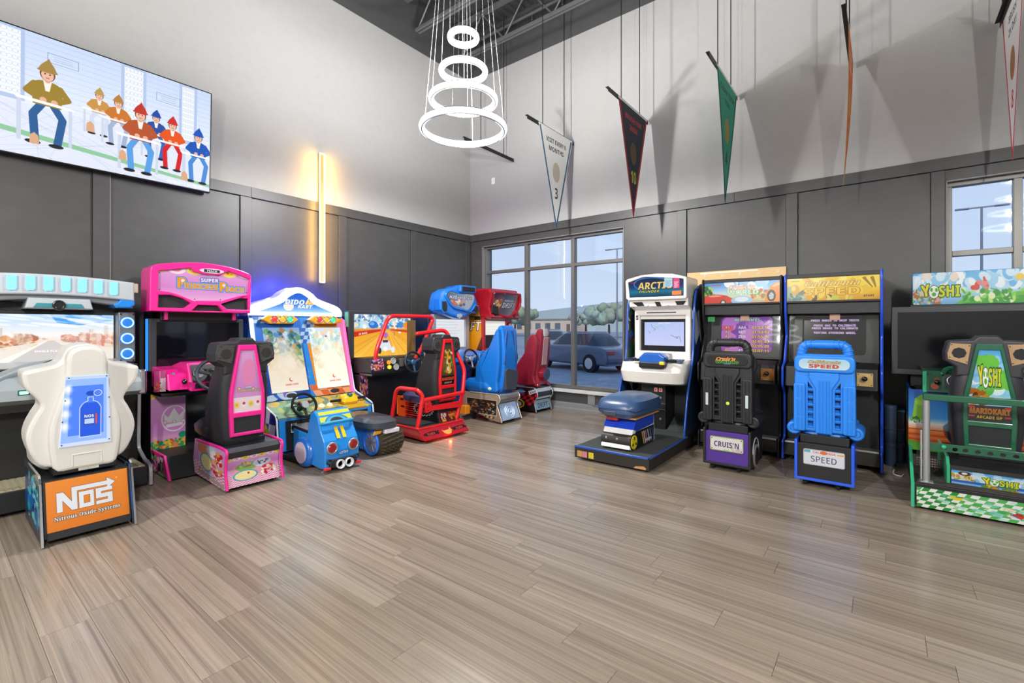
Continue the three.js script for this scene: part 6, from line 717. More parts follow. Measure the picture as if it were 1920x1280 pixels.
  put(seat, 'head_block', ext(rrect(-0.222, 0.222, 1.0, 1.15, 0.045), 0.13, 0.02), pm, [0, 0, 0.01]); put(seat, 'name_plate', ext(rrect(-0.185, 0.185, 1.03, 1.12, 0.042), 0.012, 0.002), print(c.badge, 0.35), [0, 0, 0.077]);
  put(seat, 'centre_spine', ext([[-0.06, 0.47], [-0.06, 0.86], [-0.11, 0.95], [-0.11, 1.0], [0.11, 1.0], [0.11, 0.95], [0.06, 0.86], [0.06, 0.47]], 0.03, 0.008), pm, [0, 0, 0.055]); for (const x of [-0.035, -0.012, 0.014, 0.037]) put(seat, 'spine_rib', bar([[x, 0.48, 0.071], [x, 0.93, 0.071]], 0.006), pm);
  for (const s of [-1, 1]) { const pil = put(seat, 'side_pillar', ext(rrect(s * 0.18 - 0.045, s * 0.18 + 0.045, 0.48, 0.9, 0.02), 0.05, 0.012), pm, [0, 0, 0.055]); for (const dx of [-0.015, 0.015]) for (const [a, b] of [[0.5, 0.6], [0.62, 0.76], [0.78, 0.88]]) put(pil, 'pillar_rib', bar([[s * 0.18 + dx, a, 0.026], [s * 0.18 + dx, b, 0.026]], 0.006), pm); if (c.sticker) put(pil, 'serial_sticker', slab(s * 0.18 - 0.012, s * 0.18 + 0.012, 0.63, 0.75, 0.034, 0.002), M('#b9c4c2', 0.6)); put(seat, 'corner_bolster', [xf(lathe([[0.032, 0.05], [0.046, 0.055], [0.058, 0.04], [0.06, -0.2], [0.03, -0.26]], 24), [s * 0.225, 0.495, 0.0], [Math.PI / 2, 0, 0]), xf(cylZ(0.03, 0.02), [s * 0.225, 0.495, 0.035])], pm); for (let k = 0; k < 6; k++) put(seat, 'cross_slat', xf(box(0.085, 0.03, 0.06, 0.01), [s * 0.098, 0.522 + k * 0.066, 0.01], [0.5, 0, 0]), pm); }
  put(seat, 'seat_pan', loft([slice(0.45, 0.2, -0.5, 0.02), slice(0.5, 0.235, -0.52, 0.0), slice(0.54, 0.235, -0.52, 0.0), slice(0.56, 0.18, -0.45, -0.05)]), pm); if (c.dot) put(seat, 'green_dot_sticker', xf(cylZ(0.016, 0.004), [0.01, 0.66, 0.078]), M('#c8dc4a', 0.5));
  const pd = put(o, 'seat_plinth', bx(sx - 0.195, sx + 0.195, 0.075, 0.375, 1.4, 1.91, 0.004), c.plinth); put(pd, 'slide_box', bx(sx - 0.18, sx + 0.18, 0.375, 0.45, 1.45, 1.87, 0.006), mBlack);
  for (const s of [-1, 1]) put(pd, 'corner_post', bx(sx + s * 0.205 - 0.012, sx + s * 0.205 + 0.012, 0.055, 0.405, 1.39, 1.925, 0.006), c.post); put(pd, 'bottom_rail', bx(sx - 0.2, sx + 0.2, 0.055, 0.078, 1.88, 1.925, 0.004), c.post); put(pd, 'licence_plate', ext(rrect(sx - 0.15, sx + 0.15, 0.195, 0.33, 0.012), 0.006, 0.001), print(c.plateTex, 0.4), [0, 0, 1.915]);
  if (c.wheelArch) { const wa = put(pd, 'wheel_disc', xf(cyl(0.11, 0.11, 0.02, 32), [sx + 0.22, 0.15, 1.72], [0, 0, Math.PI / 2]), M('#8f8a80', 0.5)); put(wa, 'wheel_hub', xf(cyl(0.085, 0.085, 0.024, 32), [sx + 0.222, 0.15, 1.72], [0, 0, Math.PI / 2]), mBlack); put(pd, 'arch_line', xf(new THREE.TorusGeometry(0.13, 0.006, 8, 30, Math.PI), [sx + 0.218, 0.19, 1.72], [0, Math.PI / 2, 0]), M('#c8c4cc', 0.4)); }
  for (const [x, z] of [[-0.14, 1.86], [0.1, 1.86], [-0.14, 1.48], [0.14, 1.48]]) caster(o, sx + x, z, 0.026);
  return o;
}
const scoreTex = tex(384, 320, (g, w, h) => { fillBg(g, w, h, [[0, '#8a5ac8'], [0.25, '#c06ad0'], [1, '#a85ac0']]); blobs(g, 30, 0, w, 0, h, 20, 60, ['#c87ae0', '#8a4ab8', '#d88ad8']); g.fillStyle = '#e8588a'; g.fillRect(14, 84, 80, 44); text(g, 'BEST TIMES', 192, 34, 34, { fill: '#d8f0c8', lines: [['#3a5a9a', 6]] }); for (let i = 0; i < 6; i++) { const y = 100 + i * 40; text(g, '#' + (i + 1), 50, y, 28, { fill: '#ffe0b0', lines: [['#8a2a2a', 4]] }); text(g, ['AAA', 'MJT', 'ZED', 'RAC', 'EVY', 'KIT'][i], 160, y, 30, { fill: '#f2f0fa' }); text(g, ['01:53:16', '01:53:52', '01:55:36', '02:01:83', '02:05:20', '02:07:11'][i], 292, y, 32, { fill: '#ffe08a', lines: [['#7a3a2a', 5]] }); } });
const worldTex = tex(640, 192, (g, w, h) => { soft(g, w, h, 2.5, (q) => { fillBg(q, w, h, [[0, '#3f92de'], [0.5, '#bfe0f2'], [0.7, '#dfe4b0'], [1, '#c8a878']]); blobs(q, 30, 200, 520, 10, 90, 12, 50, ['#eaf6fb', '#a8d4f0', '#f8fbfc']); poly(q, [[0, 60], [60, 90], [160, 130], [0, 150]], '#8ac03a'); blobs(q, 40, 0, 70, 30, 104, 5, 16, ['#1f6a34', '#2f8a3a', '#c8d03a', '#17502a']); blobs(q, 30, 420, 540, 80, 140, 8, 22, ['#d8a048', '#c86a3a', '#e8d8a0', '#8aa84a']); poly(q, [[0, 128], [40, 112], [120, 108], [200, 122], [250, 150], [254, 192], [0, 192]], '#d8402c'); poly(q, [[30, 122], [110, 114], [170, 126], [60, 134]], '#f0a090'); dot(q, 170, 186, 24, '#2a2a2c'); dot(q, 170, 186, 16, '#d8d8dc'); dot(q, 330, 170, 90, '#a8c8ea', 40); dot(q, 330, 160, 60, '#e4eef8', 22); poly(q, [[520, 192], [534, 110], [570, 50], [600, 26], [640, 10], [640, 192]], '#f08a1c'); poly(q, [[570, 60], [610, 34], [640, 24], [640, 44], [600, 60]], '#f8c070'); dot(q, 575, 136, 34, '#2a2420', 52); dot(q, 575, 140, 20, '#d8d4d0', 32); for (let k = 0; k < 5; k++) poly(q, [[575, 140], [575 + 18 * Math.cos(k * 1.26), 140 + 30 * Math.sin(k * 1.26)], [575 + 18 * Math.cos(k * 1.26 + 0.3), 140 + 30 * Math.sin(k * 1.26 + 0.3)]], '#6a6a70'); }); text(g, 'Cruis\'n', 320, 54, 64, { font: 'serif', fill: '#f6ead0', lines: [['#e08a4a', 6]], style: 'italic bold', skew: -0.3 }); text(g, 'WORLD', 340, 96, 58, { fill: '#e8f4d8', lines: [['#8ac8a0', 6]], sx: 1.3 }); text(g, 'MIDWAY', 108, 24, 22, { fill: '#d82a2a' }); });
const caliTex = tex(640, 192, (g, w, h) => { soft(g, w, h, 2.5, (q) => { fillBg(q, w, h, [[0, '#f4dc4a'], [0.55, '#f2c81c'], [1, '#d89a18']]); blobs(q, 26, 120, 560, 10, 150, 14, 60, ['#f8e468', '#ecc028', '#f6d23a', '#e2ac1c']); poly(q, [[0, 70], [60, 60], [150, 192], [0, 192]], '#9fb8a0'); blobs(q, 20, 0, 120, 110, 190, 8, 26, ['#7f9a8a', '#b8c8a8', '#5f7a70']); dot(q, 60, 96, 34, '#d8a828', 44); dot(q, 50, 86, 16, '#f2d878', 22); }); for (let i = 0; i < 5; i++) poly(g, [[500 + i * 26, 20], [520 + i * 26, 10], [600 + i * 12, 90], [580 + i * 10, 100]], i % 2 ? '#a87a14' : '#f4dc5a'); text(g, 'California', 320, 52, 58, { style: 'italic bold', font: 'serif', fill: '#f8e07a', lines: [['#a87014', 6]], skew: -0.25, sx: 1.3 }); text(g, 'SPEED', 320, 120, 80, { fill: '#f6cc3a', lines: [['#b87a14', 8]], sx: 1.7 }); blobs(g, 14, 180, 460, 160, 192, 8, 26, ['#c8c83a', '#6a4a14', '#e8d05a']); text(g, 'ATARI', 570, 164, 24, { fill: '#2a2010' }); text(g, 'CABINET', 60, 24, 16, { fill: '#5a4a1c' }); text(g, '✽', 24, 50, 34, { fill: '#2a4a24' }); });
sitDown('racing_game_machine', 'black racing machine with black slatted seat on a purple box', 5.105, 0.09, {
  edgeL: M('#0f1011', 0.4), edgeR: M('#0f1011', 0.4), marquee: worldTex, screen: scoreTex, glow: 0.75, green: true, sh: [0.25], plate: '#a8703a', plastic: M('#222325', 0.42), sticker: true, dot: true, wheelArch: true, plinth: M('#4a2a86', 0.45), post: M('#1a1a1b', 0.5),
  badge: tex(384, 96, (g, w, h) => { g.fillStyle = '#141414'; g.fillRect(0, 0, w, h); text(g, 'Cruis\'n', 180, 34, 46, { font: 'serif', style: 'italic bold', fill: '#f0c040', lines: [['#d83a2a', 5]], skew: -0.3, sx: 1.1 }); text(g, 'WORLD', 196, 66, 36, { fill: '#141414', lines: [['#5ac84a', 5]], sx: 1.7 }); for (let i = 0; i < 7; i++) poly(g, [[170 + i * 8, 80], [176 + i * 8, 80], [170 + i * 10 - 6, 94]], '#6ab0e8'); }),
  plateTex: tex(384, 176, (g, w, h) => { g.fillStyle = '#e8e2e4'; g.fillRect(0, 0, w, h); g.strokeStyle = '#a8d04a'; g.lineWidth = 12; g.strokeRect(4, 4, w - 8, h - 8); blobs(g, 20, 250, 380, 120, 170, 6, 20, ['#b8dc5a', '#e0c8e8', '#d8b8d8']); text(g, "CRUIS'N", 192, 92, 92, { fill: '#23234a', sx: 0.82 }); text(g, 'WORLD', 192, 158, 20, { fill: '#6ac03a' }); for (const [x, y] of [[22, 22], [362, 22], [22, 154], [362, 154]]) dot(g, x, y, 7, '#4a3a5a'); }),
});
sitDown('racing_game_machine', 'blue edged racing machine with bright blue slatted seat and licence plate', 5.965, 0.015, {
  edgeL: gloss('#1a48c8', 0.3), edgeR: gloss('#1a48c8', 0.3), marquee: caliTex, glow: 0.9, sh: [0.22], plate: '#d8b878', plastic: M('#1f7fe0', 0.4), plinth: M('#19191a', 0.5), post: gloss('#1a56d8', 0.3), wheelArch: false,
  screen: tex(384, 320, (g, w, h) => { g.fillStyle = '#101012'; g.fillRect(0, 0, w, h); ['PRESS RADIO TO SKIP TESTS', 'PRESS GAS TO CALIBRATE', 'PRESS BRAKE TO CALIBRATE', 'TESTING STEERING WHEEL'].forEach((s, i) => text(g, s, 196, [44, 84, 106, 142][i], 19, { font: 'monospace', fill: '#f4e4fa', lines: [['#7a4a9a', 5]] })); text(g, 'OK', 210, 250, 30, { fill: '#d8b8f0' }); }),
  badge: tex(384, 96, (g, w, h) => { fillBg(g, w, h, [[0, '#a8d8ee'], [1, '#cfe8f2']]); text(g, 'California', 192, 28, 36, { font: 'serif', style: 'italic bold', fill: '#e8b82a', lines: [['#4a5a6a', 4]], skew: -0.2, sx: 1.35 }); text(g, 'SPEED', 192, 66, 46, { fill: '#e0481c', lines: [['#8a2414', 3]], sx: 1.7 }); }),
  plateTex: tex(384, 176, (g, w, h) => { g.fillStyle = '#e2e4ee'; g.fillRect(0, 0, w, h); g.fillStyle = '#5ab0c8'; g.fillRect(8, 8, 60, 30); g.fillStyle = '#f0b040'; g.fillRect(316, 22, 60, 16); dot(g, 192, 26, 30, '#e8843a', 22); text(g, 'CALIFORNIA', 196, 28, 34, { fill: '#e0602a', sx: 1.05 }); text(g, 'SPEED', 192, 106, 92, { fill: '#22242c', sx: 0.95, style: 'normal' }); g.strokeStyle = '#9a9ca8'; g.lineWidth = 4; g.strokeRect(4, 4, w - 8, h - 8); }),
});
// ---------- 10: green machine at the right edge ----------
{
  const o = thing('driving_game_machine', 'green racing machine with wide picture marquee and green guard rail', 'arcade machine', [7.05, 0, 0]);
  const green = gloss('#14573d', 0.25), mint = gloss('#2fa878', 0.3);
  const sky = (g, w, h) => { fillBg(g, w, h, [[0, '#4aa8e8'], [0.5, '#bfe4f4'], [1, '#7ab8e8']]); g.globalAlpha = 0.7; blobs(g, 24, 0, w, 10, h * 0.6, 14, 60, ['#f4f8fa', '#d8eef8', '#6ab8ec']); g.globalAlpha = 1; };
  const yosh = (g, x, y, s) => { text(g, 'Y', x - 100 * s, y - 4 * s, 96 * s, { fill: '#f2d820', lines: [['#2a4a14', 14 * s], ['#8ac82a', 4 * s]], rot: -0.15 }); dot(g, x - 46 * s, y + 4 * s, 36 * s, '#2a4a14', 42 * s); dot(g, x - 46 * s, y + 4 * s, 32 * s, '#f6f8ee', 38 * s); dot(g, x - 46 * s, y + 18 * s, 14 * s, '#4ab02a', 12 * s); dot(g, x - 62 * s, y - 10 * s, 9 * s, '#4ab02a', 12 * s); dot(g, x - 30 * s, y - 8 * s, 9 * s, '#4ab02a', 12 * s); text(g, 'SHI', x + 52 * s, y + 2 * s, 88 * s, { fill: '#d8d820', lines: [['#2a4a14', 14 * s], ['#8ac82a', 4 * s]], sx: 0.95 }); };
  const mt = tex(1024, 256, (g, w, h) => { soft(g, w, h, 4, (q) => { sky(q, w, h); blobs(q, 90, 0, 260, 130, 256, 5, 26, ['#7a8a4a', '#a8783a', '#e8c8a0', '#5a9a5a', '#e8a8a0', '#4ab0d8', '#c8603a', '#f2e0b0']); blobs(q, 60, 120, 420, 10, 90, 14, 50, ['#f6fafc', '#d4ecf8', '#8fcdf0', '#f4dcc8']); poly(q, [[360, 256], [480, 200], [700, 190], [1024, 150], [1024, 256]], '#6ac048'); poly(q, [[420, 256], [620, 216], [1024, 190], [1024, 256]], '#48a83c'); blobs(q, 70, 420, 1024, 140, 240, 8, 30, ['#8fd858', '#5ab840', '#b8e870', '#3f9a3c', '#e8f4c0']); blobs(q, 26, 480, 1000, 20, 110, 20, 60, ['#eef8fc', '#9fd4f2', '#cfeaf6', '#6ab8ec']); dot(q, 880, 60, 36, '#f2c83a', 26); blobs(q, 14, 500, 640, 60, 150, 10, 26, ['#d8483a', '#e88a7a', '#3a6ac8']); }); yosh(g, 250, 150, 1.35); });
  const mq = put(o, 'marquee_sign', ext(rrect(-0.435, 0.435, 1.615, 1.935, 0.02), 0.12, 0.008), M('#3a7a9a', 0.4), [0, 0, 0.5]); put(mq, 'marquee_art', ext(rrect(-0.43, 0.43, 1.62, 1.93, 0.018), 0.006, 0), new THREE.MeshPhysicalMaterial({ map: mt, color: 0xa8a8a8, roughness: 0.25, emissive: 0xffffff, emissiveMap: mt, emissiveIntensity: 0.3 }), [0, 0, 0.062]);
  const mon = put(o, 'monitor', bx(-0.6, 0.6, 0.925, 1.6, 0.55, 0.65, 0.006), M('#2b2e32', 0.4)); put(mon, 'screen', slab(-0.55, 0.55, 0.98, 1.545, 0.652, 0.006), M('#0c0e12', 0.14));
  const cab = put(o, 'cabinet', [bx(-0.42, 0.42, 0.1, 0.82, 0.1, 0.95, 0.006), bx(-0.45, 0.45, 0.8, 1.62, 0.1, 0.55, 0.006)], mBlack);
  const sideTex = tex(384, 512, (g, w, h) => { fillBg(g, w, h, [[0, '#1a66c8'], [0.45, '#3a96dc'], [0.55, '#e8e4dc'], [0.7, '#e8702a'], [1, '#c8501c']]); poly(g, [[30, 260], [60, 80], [120, 40], [190, 60], [200, 130], [160, 110], [130, 110], [150, 260]], '#8ac83a'); dot(g, 100, 110, 30, '#a8dc4a', 24); blobs(g, 24, 0, 200, 230, 280, 5, 16, ['#3a8a2a', '#6ab03a', '#2a5a1c']); for (let i = 0; i < 6; i++) { g.fillStyle = i % 2 ? '#f08a3a' : '#b83a14'; g.fillRect(0, 330 + i * 22, w, 8); } poly(g, [[0, 430], [w, 470], [w, 512], [0, 512]], '#5aa82a'); });
  for (const s of [-1, 1]) put(cab, 'side_art', side([[0.3, 0.25], [0.3, 0.82], [0.95, 0.82], [0.95, 0.25]], 0.02, 0.002, [], s > 0), print(sideTex, 0.35), [s * 0.468, 0, 0]);
  for (const s of [-1, 1]) put(cab, 'front_art', slab(s * 0.33 - 0.147, s * 0.33 + 0.147, 0.25, 0.815, 0.958, 0.012), print(sideTex, 0.35));
  const d = put(o, 'dashboard', [side([[0.6, 0.81], [0.6, 1.0], [1.05, 1.0], [1.12, 0.96], [1.14, 0.82]], 0.74, 0.012), xf(bar([[-0.25, 0.98, 1.1], [-0.22, 1.03, 1.06], [0.25, 1.05, 1.04], [0.28, 0.98, 1.1]], 0.02, 0.04), [0, 0, 0])], green); put(d, 'mint_edge', bx(-0.385, -0.355, 0.81, 1.0, 1.06, 1.14, 0.006), mint); put(d, 'gauge_face', quad([-0.24, 0.86, 1.142], [0.3, 0.86, 1.142], [0.3, 0.98, 1.115], [-0.24, 0.98, 1.115], 0.006), mBlack); for (const x of [-0.18, -0.02, 0.14]) put(d, 'gauge', xf(ring(0.042, 0.006, 26), [x, 0.925, 1.14], [-0.22, 0, 0]), mAlu); put(d, 'decal', slab(-0.345, -0.26, 0.835, 0.975, 1.146, 0.004), print(tex(64, 96, (g, w, h) => { g.fillStyle = '#14573d'; g.fillRect(0, 0, w, h); dot(g, 40, 30, 14, '#8a4a2a'); dot(g, 30, 70, 20, '#b85a3a'); }), 0.4)); put(d, 'shift_knob', xf(new THREE.SphereGeometry(0.022, 16, 12), [-0.29, 0.91, 1.17]), mBlackGloss); wheelOn(d, [0, 0.94, 1.24], 0.15, -0.35, mNavyPlastic);
  // base with printed front
  const base = put(o, 'base', bx(-0.48, 0.48, 0.03, 0.2, 0.3, 1.99, 0.006), mBlack); put(base, 'deck_mat', bx(-0.46, 0.46, 0.2, 0.207, 0.95, 1.98, 0.002), M('#3a3631', 0.8)); put(base, 'bead_strip', [0, 1, 2, 3].flatMap((r) => Array.from({ length: 12 }, (_, k) => xf(new THREE.SphereGeometry(0.008, 6, 5), [-0.44 + k * 0.016, 0.235 + r * 0.02, 1.52]))), M('#b8a098', 0.4, 0.5)).userData.kind = 'stuff';
  put(base, 'front_art', slab(-0.465, 0.47, 0.025, 0.172, 1.996, 0.01), print(tex(1024, 176, (g, w, h) => { fillBg(g, w, h, [[0, '#bfe8e0'], [1, '#d8f0ec']]); checks(g, -120, 0, 1200, 176, 24, 6, '#eef6ee', '#58b85a', 0.6); checks(g, -60, 0, 260, 176, 6, 6, '#f4f6ee', '#2a9038', 0.6); g.globalAlpha = 0.55; for (let i = 0; i < 60; i++) poly(g, (() => { const x = rr(140, 1000), y = rr(0, 150), s = rr(30, 70); return [[x, y], [x + s, y + s * 0.3], [x + s * 0.4, y + s * 0.7], [x - s * 0.5, y + s * 0.4]]; })(), ['#5ac84a', '#8fdcc8', '#f2f6f0', '#3aa83a', '#a8e4d8', '#6ad0c0'][i % 6]); g.globalAlpha = 1; for (let i = 0; i < 12; i++) poly(g, (() => { const x = rr(520, 760), y = rr(40, 120); return [[x, y], [x + rr(30, 70), y + rr(0, 20)], [x + rr(20, 60), y + rr(20, 40)], [x - 10, y + 20]]; })(), ['#d8402c', '#2a60c8', '#f0dcc8', '#b83a1c'][i % 4]); poly(g, [[200, 30], [250, 44], [290, 36], [270, 64], [230, 66]], '#f2d02a'); }), 0.3));
  for (const s of [-1, 1]) { put(base, 'mint_edge_post', side([[1.55, 0.3], [1.55, 0.4], [1.62, 0.42], [1.9, 0.24], [2.01, 0.2], [2.01, 0.015], [1.95, 0.015], [1.95, 0.18], [1.86, 0.22], [1.65, 0.33]], 0.022, 0.005), mint, [s * 0.488, 0, 0]); }
  for (const [x, z] of [[-0.4, 1.9], [0.4, 1.9], [-0.4, 0.5], [0.4, 0.5]]) foot(o, x, z, 0.04);
  const pl = put(o, 'seat_plinth', side([[1.15, 0.2], [1.15, 0.38], [1.78, 0.38], [1.85, 0.34], [1.86, 0.2]], 0.54, 0.006), mBlack); put(pl, 'front_art', slab(-0.258, 0.258, 0.208, 0.31, 1.862, 0.006), print(tex(640, 144, (g, w, h) => { sky(g, w, h); blobs(g, 40, 0, 150, 40, 110, 8, 22, ['#d8b85a', '#7a8a3a', '#c8a04a', '#e8d8b8']); dot(g, 90, 26, 44, '#5a2a24', 22); dot(g, 90, 26, 20, '#f0e8e0', 12); poly(g, [[0, 100], [w, 96], [w, 126], [0, 124]], '#2a66c8'); blobs(g, 30, 150, w, 118, 144, 8, 26, ['#6a8a3a', '#d8b83a', '#c8862a']); blobs(g, 20, 440, 640, 20, 90, 8, 24, ['#c8584a', '#e8d8c8', '#5a9a4a', '#a8c8d8']); yosh(g, 330, 76, 0.92); }), 0.3));
  for (const s of [-1, 1]) { put(pl, 'mint_side', side([[1.12, 0.2], [1.12, 0.4], [1.8, 0.395], [1.875, 0.34], [1.875, 0.2]], 0.02, 0.005), mint, [s * 0.275, 0, 0]); }
  // guard rail
  const gr = put(o, 'guard_rail', bx(-0.425, 0.425, 0.835, 0.885, 1.9, 1.96, 0.008), green); for (const s of [-1, 1]) { put(gr, 'steel_post', [xf(cyl(0.022, 0.022, 0.64, 20), [s * 0.405, 0.52, 1.93]), bx(s * 0.405 - 0.04, s * 0.405 + 0.04, 0.2, 0.21, 1.89, 1.97, 0.002)], M('#b4b6b8', 0.35, 0.7)); put(gr, 'post_bracket', bx(s * 0.435 - 0.006, s * 0.435 + 0.006, 0.22, 0.6, 1.92, 1.94, 0.002), mAlu); }
  const bb2 = ext([[-0.385, 0.45], [0.385, 0.45], [0.385, 0.51], [-0.385, 0.51]], 0.012, 0.002, [-0.305, -0.242, -0.185, -0.12, -0.055, 0.01, 0.075, 0.14, 0.205, 0.27].map((x) => circ(x, 0.475, 0.0155, 14))); put(gr, 'pierced_bar', bb2, green, [0, 0, 1.915]); put(gr, 'mint_knob', xf(new THREE.SphereGeometry(0.016, 14, 10), [-0.305, 0.488, 1.93]), mint);
  const sa = tex(256, 512, (g, w, h) => { sky(g, w, h); blobs(g, 30, 60, 256, 60, 300, 20, 60, ['#8fd0f0', '#dff2f8', '#5ab84a', '#6ac83a']); g.save(); g.translate(110, 190); g.scale(0.34, 1.2); yosh(g, 60, 0, 1.6); g.restore(); blobs(g, 20, 0, 110, 280, 380, 10, 30, ['#a8641c', '#5a3a14', '#c8862a']); g.fillStyle = '#171a24'; g.fillRect(0, 398, w, 114); g.fillStyle = '#d8303a'; for (const x of [0, 216]) for (const y of [404, 470]) g.fillRect(x, y, 40, 12); text(g, 'MARIOKART', 128, 438, 52, { fill: '#f08a1c', lines: [['#8a1c14', 10], ['#f2c82a', 3]], sx: 0.8 }); text(g, 'ARCADE GP', 128, 482, 28, { fill: '#e8c02a' }); });
  kartSeat(o, -0.03, 1.67, green, sa, { spk: M('#a3835f', 0.6), shell: M('#2c2a30', 0.45), y: 0.03 }); put(o, 'seat_slide', bx(-0.2, 0.16, 0.38, 0.42, 1.15, 1.66, 0.005), mBlack);
}
// ---------- odds and ends along the right wall ----------
{
  const b = one('plywood_board', bx(-0.6, 0.615, 0, 2.155, 0, 0.014, 0.002), M('#d9b983', 0.6), 'pale plywood board leaning flat on the wall behind the black racing machine', 'board', [4.82, 0.001, 0.022]);
  for (let k = 0; k < 5; k++) put(b, 'bolt_hole', xf(ring(0.014, 0.004, 18), [-0.35 + k * 0.22, 2.1 - (k % 2) * 0.012, 0.016]), M('#efe6d4', 0.5)); put(b, 'torn_tape', slab(-0.42, 0.3, 2.125, 2.14, 0.016, 0.003), M('#efe9de', 0.8));
}
{
  const m = M('#2b3c52', 0.5);
  const bin = (x, z, w, h, label, round) => { const o = thing('storage_bin', label, 'bin', [x, 0, z], 0, 'dark blue bins by the wall'); const body = put(o, 'bin_body', round ? lathe([[0, 0], [w * 0.42, 0], [w * 0.47, h * 0.5], [w * 0.5, h - 0.02], [w * 0.46, h - 0.02], [0, h - 0.05]], 28) : loft([slice(0, w * 0.42, -0.14, 0.14, 0, 28, 0.25), slice(h * 0.5, w * 0.46, -0.155, 0.155, 0, 28, 0.25), slice(h - 0.03, w * 0.5, -0.17, 0.17, 0, 28, 0.25)]), m); put(o, 'lid', round ? xf(cyl(w * 0.52, w * 0.53, 0.03, 28), [0, h - 0.005, 0]) : bx(-w * 0.52, w * 0.52, h - 0.035, h, -0.18, 0.18, 0.012), M('#35475e', 0.4)); for (const y of [h * 0.35, h * 0.62]) put(body, 'band', round ? xf(ring(w * 0.475 + (y / h - 0.5) * 0.02, 0.006, 30), [0, y, 0], [Math.PI / 2, 0, 0]) : bx(-w * 0.465, w * 0.465, y, y + 0.02, 0.14, 0.166, 0.004), m); };
  bin(6.445, 0.66, 0.105, 0.6, 'narrow round lidded dark blue bin against the blue edged machine', true);
  bin(6.51, 0.38, 0.1, 0.555, 'narrow square dark blue bin beside the round one', false);
}
one('power_cord', new THREE.TubeGeometry(new THREE.CatmullRomCurve3(V3([[6.47, 0.008, 0.86], [6.46, 0.008, 0.98], [6.475, 0.008, 1.06], [6.515, 0.008, 1.08], [6.535, 0.008, 1.0]])), 30, 0.006, 8), M('#e6e4e0', 0.5), 'white power cord curling on the floor by the green machine', 'cord');
// ---------- outside: car park, street lamps, cars and trees ----------
const asphalt = noiseTex(512, 512, '#8b94a4', 0.04, 1200); 
struct('ground', metresUV(bx(-120, 140, -0.6, -0.25, -170, -0.31, 0), 0.2), new THREE.MeshPhysicalMaterial({ map: asphalt, roughness: 0.9 }));
struct('pavement', bx(-40, 50, -0.25, -0.12, -3, -0.31, 0), M('#a3a7ae', 0.85));
['nearest the corner', 'left of the dark car', 'right of the dark car', 'farthest right'].forEach((w, k) => one('parking_line', bx(-0.06, 0.06, 0, 0.006, -5, 0, 0), M('#d8dade', 0.8), 'white painted bay line in the car park, ' + w, 'marking', [[-14, -9.4, 3.2, 8][k], -0.249, -9.5], 'bay lines in the car park'));
function car(x, z, turn, color, label) {
  const o = thing('parked_car', label, 'car', [x, -0.25, z], turn), paint = M(color, 0.3, 0.3, { clearcoat: 0.6 }), dark = M('#1c2430', 0.15);
  put(o, 'body', side(smooth([[-2.2, 0.32], [-2.22, 0.7], [-2.05, 0.88], [-1.2, 0.95], [1.0, 0.98], [1.9, 0.9], [2.2, 0.72], [2.22, 0.34], [1.8, 0.26], [-1.8, 0.26]], 4), 1.76, 0.1), paint);
  put(o, 'cabin', loft([slice(0.9, 0.8, -1.3, 1.6, 0, 32, 0.35), slice(1.2, 0.72, -0.9, 1.3, 0, 32, 0.35), slice(1.4, 0.62, -0.5, 1.0, 0, 32, 0.35), slice(1.45, 0.5, -0.35, 0.85, 0, 32, 0.35)]), dark); put(o, 'roof', loft([slice(1.38, 0.64, -0.52, 1.02, 0, 32, 0.35), slice(1.47, 0.56, -0.4, 0.9, 0, 32, 0.35)]), paint);
  for (const sx of [-1, 1]) for (const z2 of [-1.35, 1.35]) { const w = put(o, 'wheel', xf(cyl(0.33, 0.33, 0.22, 28), [sx * 0.8, 0.33, z2], [0, 0, Math.PI / 2]), mRubber); put(w, 'hub_cap', xf(cyl(0.2, 0.2, 0.03, 20), [sx * 0.915, 0.33, z2], [0, 0, Math.PI / 2]), mAlu); }
  for (const s of [-1, 1]) { put(o, 'headlamp', bx(s * 0.62 - 0.2, s * 0.62 + 0.2, 0.66, 0.78, -2.24, -2.1, 0.03), M('#e8ecf0', 0.2)); put(o, 'tail_lamp', bx(s * 0.66 - 0.16, s * 0.66 + 0.16, 0.66, 0.8, 2.1, 2.24, 0.03), gloss('#a01a1c')); }
}
car(-2.9, -9.5, 1.25, '#46546e', 'dark blue grey car parked outside behind the right window pane'); car(-8.5, -16, 0.4, '#8a9098', 'silver car parked farther off in the car park'); car(-14, -24, 0.2, '#3a3f48', 'charcoal car parked far off by the trees'); car(-19, -23, 0.3, '#7a3a38', 'dull red car parked far off by the trees');
function lamp(x, z, label) { const o = thing('street_lamp', label, 'lamp post', [x, -0.25, z]); const m = M('#7a8090', 0.5, 0.4); put(o, 'pole', xf(cyl(0.06, 0.09, 9.6, 14), [0, 4.8, 0]), m); put(o, 'cross_arm', bx(-0.9, 0.9, 9.5, 9.6, -0.05, 0.05, 0.02), m); for (const s of [-1, 1]) put(o, 'lamp_head', bx(s * 0.95 - 0.35, s * 0.95 + 0.35, 9.5, 9.6, -0.16, 0.16, 0.03), m); }
lamp(11.57, -36.8, 'tall twin headed street lamp outside the right hand window'); lamp(-14.7, -37.2, 'distant twin headed street lamp seen through the corner window');
struct('hills', loft([-150, -100, -60, -30, 0, 40, 80, 130].map((x, i) => { const h = [5, 9, 12, 8, 10, 6, 11, 6][i]; return [[x, -0.3, -168], [x, h, -160], [x, h * 0.8, -150], [x, -0.3, -130]]; })), M('#a3adaa', 0.95));
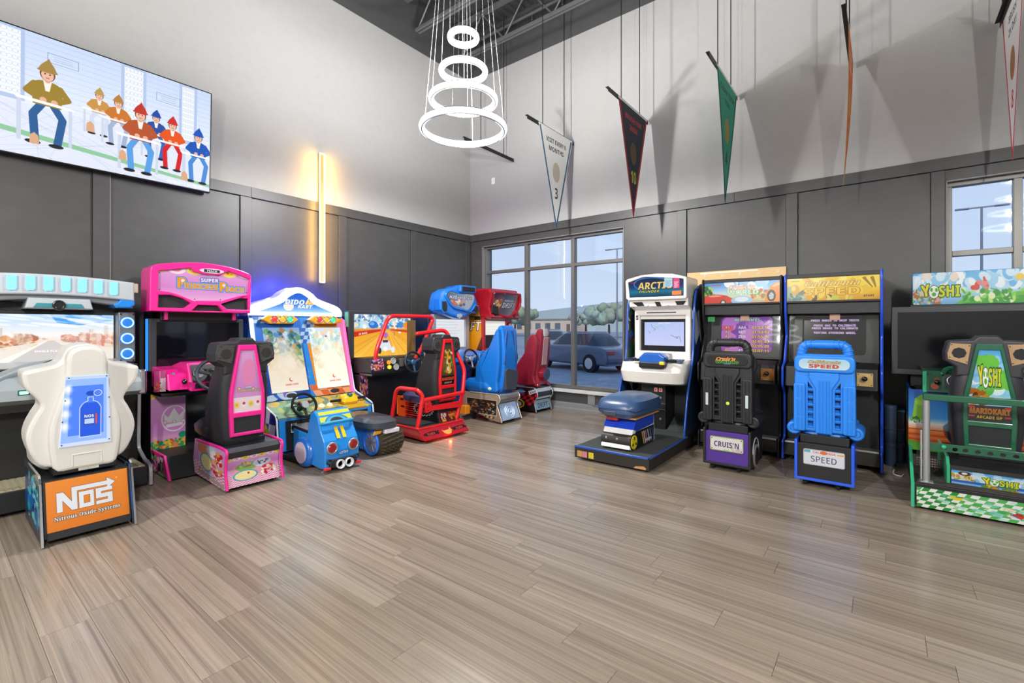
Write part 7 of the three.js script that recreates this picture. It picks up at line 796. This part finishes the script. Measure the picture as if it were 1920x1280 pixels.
for (let k = 0; k < 11; k++) { const s = rr(2.4, 3.6), x = -80 + k * 9, o = thing('tree', ['leftmost', 'second', 'third', 'fourth', 'fifth', 'sixth', 'seventh', 'eighth', 'ninth', 'tenth', 'rightmost'][k] + ' tree from the left in the distant row beyond the car park', 'tree', [x, -0.25, -58 - (k % 2) * 9], rr(0, 3), 'trees beyond the car park'); put(o, 'trunk', xf(cyl(0.14, 0.22, 2, 10), [0, 1, 0]), M('#5a4a3c', 0.9)); const g = []; for (let i = 0; i < 34; i++) { const b = new THREE.IcosahedronGeometry(s * rr(0.16, 0.3), 1), p = b.attributes.position; for (let q = 0; q < p.count; q++) { const k2 = 1 + 0.25 * Math.sin(p.getX(q) * 9 + i) * Math.cos(p.getY(q) * 8 + p.getZ(q) * 7); p.setXYZ(q, p.getX(q) * k2, p.getY(q) * k2, p.getZ(q) * k2); } const t = rr(0, 6.28), e = Math.sqrt(rnd()); g.push(xf(b, [Math.cos(t) * e * s, 1.6 + s * (0.3 + 0.75 * rnd() * (1.15 - 0.6 * e)), Math.sin(t) * e * s])); } put(o, 'crown', g, M(['#8fa088', '#9aa386', '#9aa698'][k % 3], 0.95)); }
function block(x, z, w, h, d, wall, label) { const o = thing('distant_building', label, 'building', [x, -0.25, z]); put(o, 'wall', bx(-w / 2, w / 2, 0, h, -d / 2, d / 2, 0.02), M(wall, 0.9)); put(o, 'roof', bx(-w / 2 - 0.3, w / 2 + 0.3, h, h + 0.3, -d / 2 - 0.3, d / 2 + 0.3, 0.05), M('#8f8a86', 0.8)); for (let k = 0; k < w / 3 - 1; k++) put(o, 'window', bx(-w / 2 + 1.2 + k * 3, -w / 2 + 2.8 + k * 3, 1, 2.6, d / 2, d / 2 + 0.04, 0), M('#56606e', 0.2)); put(o, 'door', bx(w / 2 - 1.4, w / 2 - 0.4, 0, 2.3, d / 2, d / 2 + 0.05, 0), M('#6a5f58', 0.6)); }
block(-62, -96, 18, 3.4, 8, '#cdb8a6', 'low pale tan building beyond the car park, seen through the middle pane'); block(-30, -100, 14, 3, 8, '#c9c2bd', 'low off white building beyond the car park, seen through the right pane');
renderer.render(scene, camera);
